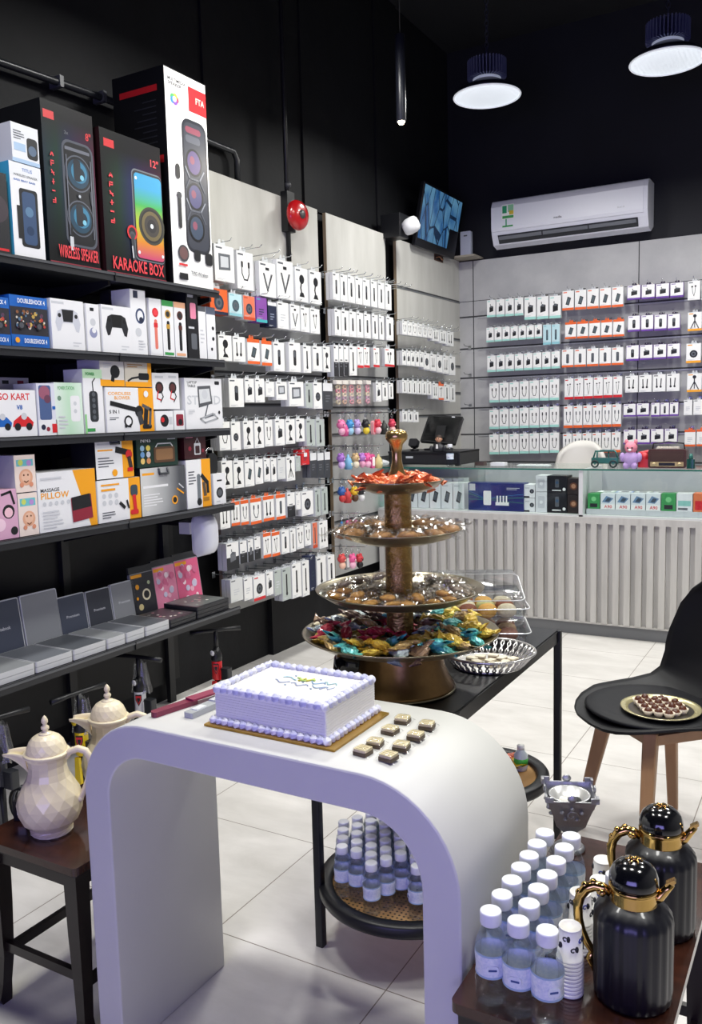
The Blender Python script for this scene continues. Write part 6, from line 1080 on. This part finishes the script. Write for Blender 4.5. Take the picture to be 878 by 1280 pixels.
def jug(lab, x, y, z, rz, sc=1.0):
    t = thing('coffee_jug', lab, 'jug', (x, y, z), (0, 0, rz)); t.scale = (sc, sc, sc)
    n = 14; b = MB(); P = [(.046, 0), (.05, .004), (.05, .009), (.045, .013), (.0665, .034), (.0745, .056), (.0765, .077), (.0715, .098), (.061, .119), (.0505, .137), (.046, .152), (.0445, .168), (.046, .182), (.05, .192)]
    vs = []; 
    for j, (r, zz) in enumerate(P):
        for i in range(n): a = 2 * PI * (i + .5 * (j if j < 9 else 9)) / n; vs.append((r * math.cos(a), r * math.sin(a), zz))
    fs = []
    for j in range(len(P) - 1):
        for i in range(n):
            a, c, d, e = j * n + i, j * n + (i + 1) % n, (j + 1) * n + i, (j + 1) * n + (i + 1) % n
            if 3 <= j < 9: fs += [(a, c, d), (c, e, d)]
            else: fs.append((a, c, e, d))
    fs.append(tuple(reversed(range(n)))); b.add(vs, fs, cream, False)
    b.lathe([(.049, .188), (.0535, .193), (.054, .198), (.051, .2), (.045, .2)], cream, 40); b.build('body', t, bev=.0008)
    b = MB()   # spout: an open trough reaching out from the rim
    def sp(u, v): 
        L = v; a = (u - .5) * PI * (1 - .15 * L); wv = .022 * (1 - .45 * L); return (-.040 - .062 * L, wv * math.sin(a) * 1.15, .199 + .004 * math.sin(PI * L) - (.042 * (1 - L) ** 1.3 + .012) * math.cos(a))
    b.surf(sp, 12, 10, cream, thick=.003); b.build('spout', t)
    b = MB(); H_ = [(.046, .185), (.058, .199), (.078, .206), (.096, .200), (.105, .185), (.106, .165), (.101, .14), (.092, .115), (.083, .096), (.077, .083), (.073, .080)]
    b.tube([(x_, 0, z_) for x_, z_ in H_], [.008, .0085, .0085, .0085, .008, .0075, .0072, .007, .0065, .006, .005], cream, 10, flat=1.0); b.ball((.075, 0, .083), .009, cream, 10, 6); b.build('handle', t)
    b = MB(); LP_ = [(.0475, .2), (.0475, .204), (.045, .212), (.040, .224), (.032, .234), (.022, .240), (.012, .243)]; m = 16; vs = []; fs = []
    for j, (r, zz) in enumerate(LP_):
        for i in range(m): a = 2 * PI * (i + .5 * j) / m; vs.append((r * math.cos(a), r * math.sin(a), zz))
    for j in range(len(LP_) - 1):
        for i in range(m): a, c, d, e = j * m + i, j * m + (i + 1) % m, (j + 1) * m + i, (j + 1) * m + (i + 1) % m; fs += [(a, c, d), (c, e, d)]
    fs.append(tuple((len(LP_) - 1) * m + i for i in range(m))); b.add(vs, fs, cream, False); l_ = b.build('lid', t)
    b = MB(); b.lathe([(.017, .241), (.015, .244), (.007, .247), (.006, .250), (.0095, .254), (.0095, .259), (.005, .263), (.0045, .265), (.0078, .270), (.0075, .276), (.004, .283), (0, .287)], cream, 20); b.build('finial', l_)
    return t
jug('cream diamond-faceted coffee jug standing in front on the dark stool', -1.613, 1.325, .4255, math.radians(25))
jug('cream diamond-faceted coffee jug standing behind, partly hidden by the white table', -1.655, 1.565, .4255, math.radians(25))
# ================================================================== FLOOR PUMPS UNDER THE SHELVES
def pump(lab, x, y, hr, col, lablab, bag=True, coil=True):
    t = thing('air_pump', lab, 'air pump', (x, y, 0)); cm = M(col, .35); kb = M('16171a', .4)
    b = MB(); b.rbox(-.10, -.02, 0, .10, .02, .012, .01, kb); b.rbox(-.02, -.09, 0, .02, .06, .014, .01, kb); b.prism([(-.018, .01), (.018, .01), (.010, .16), (-.010, .16)], -.03, -.018, cm if col != 'e9e9ea' else kb, 'y'); b.lathe([(.018, .01), (.014, .03), (.014, .165)], kb, 14); b.build('base', t)
    b = MB(); b.lathe([(.022, .165), (.0245, .17), (.0245, .262), (.022, .266)], cm, 24); b.lathe([(.025, .255), (.026, .262), (.026, .285), (.02, .30), (.012, .32)], kb, 24)
    b.X = Matrix.Rotation(math.radians(28), 4, 'Z'); P = [(-.013, .245), (.013, .245), (.013, .222), (0, .195), (-.013, .222)]
    for k in range(3): s = 1 - .25 * k; b.prism([((p_[0]) * s, .222 + (p_[1] - .222) * s) for p_ in P], -.0262 - k * .0004, -.0225, (M('2a1a1a', .4), RED, BLK)[k], 'y')
    b.box(-.012, -.0275, .232, .012, -.0272, .24, RED); b.X = Matrix.Identity(4); b.build('cylinder', t, label=lablab)
    b = MB(); b.lathe([(.011, .31), (.010, .4)], kb, 12); b.X = Matrix.Rotation(hr, 4, 'Z'); b.tube([(-.12, 0, .40), (-.05, 0, .402), (.05, 0, .402), (.12, 0, .40)], [.011, .0085, .0085, .011], kb, 10); b.X = Matrix.Identity(4); b.build('handle', t)
    b = MB(); b.X = Matrix.Translation((.005, -.03, .30)) @ Matrix.Rotation(PI / 2, 4, 'X'); b.lathe([(.014, -.006), (.015, 0), (.015, .006), (0, .007)], kb, 18); b.lathe([(.0125, .007), (.0125, .0076), (0, .0077)], OFFW if col != 'e8c81e' else M('e8c81e', .4), 18); b.build('gauge', t)
    if coil:
        b = MB(); [b.tube([(.03 + .055 * math.cos(q * PI / 10), .05 + k * .012, .075 + .06 * math.sin(q * PI / 10)) for q in range(20)], .006, (kb, M('6a6c70', .4))[k % 2], 6, True) for k in range(3)]; b.build('hose', t)
        b = MB(); b.rbox(.03, -.015, .165, .075, .02, .225, .006, M('24262a', .3)); b.box(.026, -.02, .17, .034, .02, .215, cm); b.build('clamp', t)
    if bag:
        b = MB(); b.surf(lambda u, v: (.04 * math.cos(2 * PI * u) * (.6 + .6 * v) * (1 + .15 * math.sin(9 * u * PI)) - .01, .035 * math.sin(2 * PI * u) * (.7 + .5 * v) + .02, .37 - .13 * v + .01 * math.sin(7 * PI * u)), 22, 7, clear('crinkled_plastic_bag', tint='e9ecef', tr=.5, rough=.15, bump=.6), smooth=False); b.build('plastic_bag', t, label='crumpled clear plastic bag')
    return t
pump('red and black floor air pump with T handle under the shelf end', -2.54, 3.10, math.radians(50), 'd8262c', 'red cylinder with shield emblem', False)
pump('white-labelled black floor air pump with T handle, wrapped in plastic', -2.555, 2.60, math.radians(5), 'e9e9ea', 'white cylinder with shield emblem')
pump('yellow and black floor air pump with T handle behind the cream jugs', -2.42, 2.15, math.radians(85), 'e8c81e', 'yellow cylinder with shield emblem')
pump('all-black floor air pump with coiled hose, left of the front cream jug', -2.47, 1.83, math.radians(80), '3a3b40', 'dark cylinder with shield emblem', True)
t = thing('wheel_cover', 'small black wheel lying on the floor beyond the red pump', 'wheel', (-2.47, 3.34, .03)); b = MB(); b.X = Matrix.Rotation(PI / 2, 4, 'Y'); b.lathe([(.012, -.015), (.028, -.014), (.03, 0), (.028, .014), (.012, .015)], M('1a1b1e', .4), 24); b.build('tyre', t); b = MB(); b.X = Matrix.Rotation(PI / 2, 4, 'Y'); b.lathe([(0, -.017), (.01, -.016), (.01, .016), (0, .017)], MID, 14); b.build('hub', t)
# ================================================================== RIGHT STOOL, BOTTLES, CUPS, THERMOSES
SX0, SX1, SY0, SY1, RZs = -.515, -.192, 1.172, 1.80, .46
stool('dark reddish wooden stool carrying water bottles and two black thermoses', SX0, SX1, SY0, SY1, RZs, wood)
random.seed(9)
for ci, (x, ys, nm_) in enumerate([(-.457, [1.215, 1.267, 1.316, 1.363, 1.408, 1.454, 1.501], 'file nearest the white table'), (-.4095, [1.209, 1.262, 1.311, 1.36, 1.412, 1.463, 1.51], 'middle file on the stool'), (-.3625, [1.206], 'single front bottle')]):
    for k, y in enumerate(ys):
        lb = f'small water bottle, {ORD[k + 1]} from the front in the {nm_}' if ci < 2 else 'small water bottle at the front right, directly before the paper cups'
        put_bottle(x, y - .009, RZs + .001, lb, 'water bottles on the right stool', 1.02, rz=math.radians(28 + random.uniform(-25, 25)))
put_bottle(-.315, 1.43, RZs + .001, 'small water bottle half hidden between the two black thermoses', 'water bottles on the right stool', .915)
cupw = M('f1efea', .5)
def cup_stack(lab, x, y, n, extra=0):
    for k in range(n):
        t = thing('paper_cup', f'{lab}, {ORD[n - k]} from the top', 'paper cup', (x, y, RZs + .001 + k * .0065), (0, 0, random.uniform(0, 6)), lab)
        b = MB(); b.lathe([(.0215, .0), (.0222, .0015), (.0215, .003), (.0205, .003), (.0182, .052), (.0172, .0535), (.0168, .051), (0, .0505)], cupw, 28)
        top = k == n - 1
        if top:
            r = random.Random(k); im = M('23242c', .5); bl = M('2a3f9a', .5)
            for q in range(9):
                a = q * 2 * PI / 9; zc = .012 + .03 * ((q * 4) % 9) / 9; pts = []
                for s in range(9): th = s * .7; rr_ = .0052 * (1 - s / 11); aa = a + rr_ * math.cos(th) / .018; zz = zc + rr_ * math.sin(th) + .004; R_ = .0206 - (zz - .003) * .047 + .0004; pts.append((R_ * math.cos(aa), R_ * math.sin(aa), zz))
                b.tube(pts, .0012, bl if q % 3 == 0 else im, 4)
                aa = a + .3; zz = zc + .006; R_ = .0206 - (zz - .003) * .047 + .0003; b.ball((R_ * math.cos(aa), R_ * math.sin(aa), zz), .0034, im, 6, 4, sz=1.6)
        b.build('cup', t); 
        if top: b = MB(); b.lathe([(0, .0512), (.0165, .0514)], M('e9dfc4', .6), 24); b.lathe([(.0165, .0500), (.0184, .0525), (.0176, .0548), (.0163, .0525)], cupw, 24); b.build('base_rim', t)
cup_stack('patterned paper cup in the front inverted stack beside the near thermos', -.352, 1.285, 10)
cup_stack('patterned paper cup in the left of the two middle inverted stacks', -.366, 1.40, 9)
cup_stack('patterned paper cup in the right of the two middle inverted stacks', -.345, 1.455, 9)
cup_stack('patterned paper cup in the farthest inverted stack before the silver holder', -.362, 1.55, 7)
def thermos(lab, x, y, rz):
    t = thing('thermos', lab, 'thermos', (x, y, RZs + .001), (0, 0, rz)); bk = M('101119', .38, coat=.15)
    P = [(.056, 0), (.060, .004), (.0615, .02), (.0615, .132), (.060, .142), (.052, .152), (.042, .158), (.036, .162)]
    b = MB(); n = 96; vs = []; fs = []
    for r, z in P:
        for i in range(n): a = 2 * PI * i / n; q = r * (1 - .035 * abs(math.sin(a * 11)) ** 6 * (1 if .003 < z < .15 else 0)); vs.append((q * math.cos(a), q * math.sin(a), z))
    for j in range(len(P) - 1):
        for i in range(n): fs.append((j * n + i, j * n + (i + 1) % n, (j + 1) * n + (i + 1) % n, (j + 1) * n + i))
    fs.append(tuple(reversed(range(n)))); b.add(vs, fs, bk, True); b.build('body', t, label='black fluted body')
    b = MB(); b.lathe([(.038, .158), (.037, .160)] + [(.0365 + (.0008 if k % 2 else 0), .160 + k * .0026) for k in range(9)] + [(.0385, .183), (.0385, .187), (.036, .188)], GOLD, 48); b.build('collar', t, label='ribbed gold collar')
    b = MB(); b.lathe([(.0372, .187), (.0385, .193), (.0375, .203), (.033, .214), (.025, .222), (.014, .2265), (0, .228)], M('0e0f12', .14, coat=.6), 40); l_ = b.build('lid', t, label='glossy black domed lid')
    b = MB(); 
    for q in range(6): a = q * PI / 3; b.tube([(.003 * math.cos(a), .003 * math.sin(a), .2285), (.009 * math.cos(a + .3), .009 * math.sin(a + .3), .2295), (.013 * math.cos(a), .013 * math.sin(a), .2275)], .0016, GOLD, 5)
    b.ball((0, 0, .229), .004, GOLD, 8, 5); b.build('emblem', l_, label='gold filigree emblem')
    b = MB(); Hh = [(-.034, .165), (-.046, .172), (-.060, .173), (-.073, .166), (-.082, .152), (-.086, .134), (-.085, .112), (-.080, .092), (-.072, .074), (-.064, .062), (-.060, .052)]
    b.tube([(a, 0, z) for a, z in Hh], [.007, .008, .009, .009, .0085, .008, .0075, .007, .0065, .006, .004], GOLD, 10)
    for a, z in Hh[2:8]: b.ball((a - .002, .0, z + .005), .0065, GOLD, 8, 5)
    for q in range(5): b.ball((-.048 + .004 * math.cos(q * 1.26), .010 * math.sin(q * 1.26), .168), .006, GOLD, 8, 5)
    b.tube([(-.062, 0, .06), (-.068, 0, .046), (-.063, 0, .036), (-.0605, 0, .024)], [.005, .006, .005, .002], GOLD, 8); b.build('handle', t, label='ornate gold handle')
    b = MB(); b.tube([(.030, 0, .168), (.040, 0, .174), (.049, 0, .187), (.056, 0, .198)], [.012, .010, .008, .0075], GOLD, 12, flat=.8); b.prism([(.050, .190), (.063, .203), (.060, .207), (.048, .199)], -.006, .006, GOLD, 'y'); b.build('spout', t, label='gold spout')
    return t
thermos('nearer black fluted thermos with gold handle on the right stool', -.262, 1.325, math.radians(8)); thermos('farther black fluted thermos with gold handle on the right stool', -.257, 1.535, math.radians(8))
# silver square flared holder
sv = M('b3b4b8', .3, .9, bump=.4, scale=60); t = thing('incense_burner', 'square flared engraved silver incense burner behind the water bottles', 'incense burner', (-.478, 1.735, RZs + .001), (0, 0, math.radians(22))); t.scale = (1, 1, .84)
b = MB(); b.lathe([(.032, 0), (.034, .004), (.028, .010), (.010, .016), (.008, .03), (.011, .036), (.008, .042), (.012, .05)], sv, 4 * 6); b.build('foot', t)
b = MB()
def sq(r, z): return [(-r, -r, z), (r, -r, z), (r, r, z), (-r, r, z)]
L_ = [sq(.012, .048), sq(.03, .075), sq(.040, .115), sq(.050, .148), sq(.053, .152), sq(.049, .152), sq(.038, .118), sq(.028, .09)]; vs = [p_ for l in L_ for p_ in l]; fs = [(j * 4 + i, j * 4 + (i + 1) % 4, (j + 1) * 4 + (i + 1) % 4, (j + 1) * 4 + i) for j in range(len(L_) - 1) for i in range(4)] + [(28, 29, 30, 31), (3, 2, 1, 0)]
b.add(vs, fs, sv)
for q in range(4):
    b.X = Matrix.Rotation(q * PI / 2, 4, 'Z')
    for e in (-1, 1): b.box(e * .046 - .008, -.055, .150, e * .046 + .008, -.050, .163, sv)
    b.ball((0, -.052, .160), .010, sv, 10, 6, sy=.35); [b.tube([(.014 * math.cos(s * .9) * (1 - s / 9) + .0, -.0455 + .002 * s * .0 - .0, .112 + .014 * math.sin(s * .9) * (1 - s / 9)) for s in range(8)], .0018, sv, 5)]; [b.ball((dx, -.044 - (z_ - .115) * .3, z_), .005, sv, 8, 5) for dx, z_ in ((-.02, .12), (.02, .12), (-.012, .10), (.012, .10), (0, .132))]
b.X = Matrix.Identity(4); b.build('bowl', t)
b = MB(); b.lathe([(.034, .112), (.037, .122), (.042, .142), (.044, .146), (.040, .146), (.034, .125), (.0, .118)], M('dcdcda', .25, .6), 32); b.build('liner', t, label='bright round liner')
b = MB(); b.ball((-.008, 0, .125), .016, M('d8d6d0', .5), 10, 6, sz=.7); b.ball((.014, .008, .124), .013, M('1a1a1c', .7), 10, 6, sz=.7); b.ball((.004, -.016, .124), .011, M('e4e2dc', .5), 8, 5, sz=.7); b.build('contents', t)
# ================================================================== CHAIR AND SWEET TRAY
CHX, CHY = -.465, 2.745
t = thing('shell_chair', 'black moulded shell chair with wooden legs and padded seat', 'chair', (CHX, CHY, 0), (0, 0, math.radians(-45))); bkm = M('0d0e12', .5, spec=.3); oak = M('ab835e', .5, noise=.2, scale=8, stretch=(1, 1, .2))
# local frame: -y is the way the chair faces
def shellf(u, v):
    s = (2 * u - 1)
    K = [(-.262, .439, .012), (-.256, .441, .075), (-.24, .443, .118), (-.215, .446, .152), (-.175, .448, .186), (-.11, .446, .217), (-.03, .444, .234), (.05, .446, .238), (.12, .456, .234), (.17, .49, .226), (.205, .56, .215), (.225, .65, .20), (.245, .74, .172), (.258, .79, .135), (.266, .82, .09), (.27, .83, .03)]
    p = v * (len(K) - 1); i = min(len(K) - 2, int(p)); f = p - i; a = [K[i][j] * (1 - f) + K[i + 1][j] * f for j in range(3)]
    e = abs(s) ** 2.2; bk_ = max(0, min(1, (v - .55) / .15))
    wx = a[2] * s
    return (wx, a[0] - .055 * e * bk_, a[1] + .03 * e * (1 - bk_) * max(0, min(1, (a[0] + .262) / .16)) )
b = MB(); b.surf(shellf, 22, 45, bkm, thick=.009); o = b.build('seat_shell', t); 
b = MB(); b.lathe([(0, .003), (.18, .004), (.205, .009), (.212, .015), (.203, .021), (.16, .024), (0, .025)], M('101116', .6, spec=.3), 52, (0, -.03, .446), sy=.98); b.build('seat_cushion', t)
for sx, sy in ((-1, -1), (1, -1), (-1, 1), (1, 1)):
    b = MB(); a = Vector((sx * .115, sy * .115, .435)); c = Vector((sx * .185, sy * .185, 0)); d = (c - a); 
    def ringp(p, w, tq): return [p + Vector((sx * w * .5 + tq * -sy * .5, sy * w * .5 + tq * sx * .5, 0)), p + Vector((sx * w * .5 - tq * -sy * .5, sy * w * .5 - tq * sx * .5, 0)), p + Vector((-sx * w * .5 - tq * -sy * .5, -sy * w * .5 - tq * sx * .5, 0)), p + Vector((-sx * w * .5 + tq * -sy * .5, -sy * w * .5 + tq * sx * .5, 0))]
    vs = ringp(a, .036, .03) + ringp(c, .022, .022); b.add(vs, [(0, 1, 5, 4), (1, 2, 6, 5), (2, 3, 7, 6), (3, 0, 4, 7), (3, 2, 1, 0), (4, 5, 6, 7)], oak)
    ob = b.build('leg', t); q_ = _bm.new(); q_.from_mesh(ob.data); _bm.ops.recalc_face_normals(q_, faces=q_.faces); q_.to_mesh(ob.data); q_.free(); bb_ = ob.modifiers.new('b', 'BEVEL'); bb_.width = .004
b = MB()
for r_ in (45, -45): b.X = Matrix.Rotation(math.radians(r_), 4, 'Z'); b.box(-.165, -.014, .385, .165, .014, .425, oak)
b.X = Matrix.Identity(4); [b.box(x0, y0, .395, x1, y1, .425, oak) for x0, y0, x1, y1 in ((-.13, -.14, .13, -.12), (-.13, .12, .13, .14), (-.14, -.13, -.12, .13), (.12, -.13, .14, .13))]; b.build('leg_frame', t)
trx, try_ = -.453, 2.665; TRZ = .4725
t = thing('serving_tray', 'round gold-rimmed tray of tiny chocolates on the black chair', 'tray', (trx, try_, TRZ))
b = MB(); b.lathe([(0, 0), (.095, 0), (.1, .004), (.095, .004), (0, .003)], M('4a4640', .3, .4), 48); b.build('plate', t); b = MB(); b.lathe([(.096, .002), (.117, .008), (.119, .012), (.112, .011), (.096, .005), (.096, .002)], M('d8cfa0', .25, .6), 48, caps=False); b.build('rim', t, label='pale gold rim')
ccup = None; random.seed(3); k = 0
for j in range(6):
    for i in range(6):
        x = -.085 + i * .03 + (.015 if j % 2 else 0); y = -.065 + j * .0265
        if x * x + y * y < .075 ** 2 and k < 22:
            if ccup is None:
                ccup = thing('mini_chocolate', '', 'chocolate'); b = MB(); b.lathe([(.009, 0), (.0145, .011), (.0150, .011), (.0098, .0)], M('e8ddc8', .6), 24, rib=.05, ribn=12); b.build('paper_case', ccup, label='pleated paper case'); b = MB(); b.ball((0, 0, .009), .0105, M('4a2415', .35, h2='6a3a22', scale=80), 12, 7, sz=.8); b.build('chocolate', ccup); o = ccup; o['label'] = ''
            else: o = dup(ccup, None)
            o.scale = (1.15, 1.15, 1.15 + .5 * random.random()); o.location = (trx + x, try_ + y, TRZ + .0045); o['label'] = 'tiny brown chocolate in a pleated paper case on the chair tray'; o['group'] = 'chocolates on the chair tray'; k += 1

b = MB(); b.surf(lambda u, v: (.045 * math.cos(2 * PI * u) * math.sin(PI * v) * (1 + .25 * math.sin(8 * PI * u)), .03 * math.sin(2 * PI * u) * math.sin(PI * v), .02 - .018 * math.cos(PI * v) * (1 + .3 * math.sin(6 * PI * u + 3 * v))), 20, 8, M('e6e7ea', .6), smooth=False); p = ony(478, 580, YC + .1)
tag(b.build('tissue', loc=(p.x, YC + .1, ZT + .002)), 'crumpled white tissue on the counter left of the cash drawer', 'tissue')
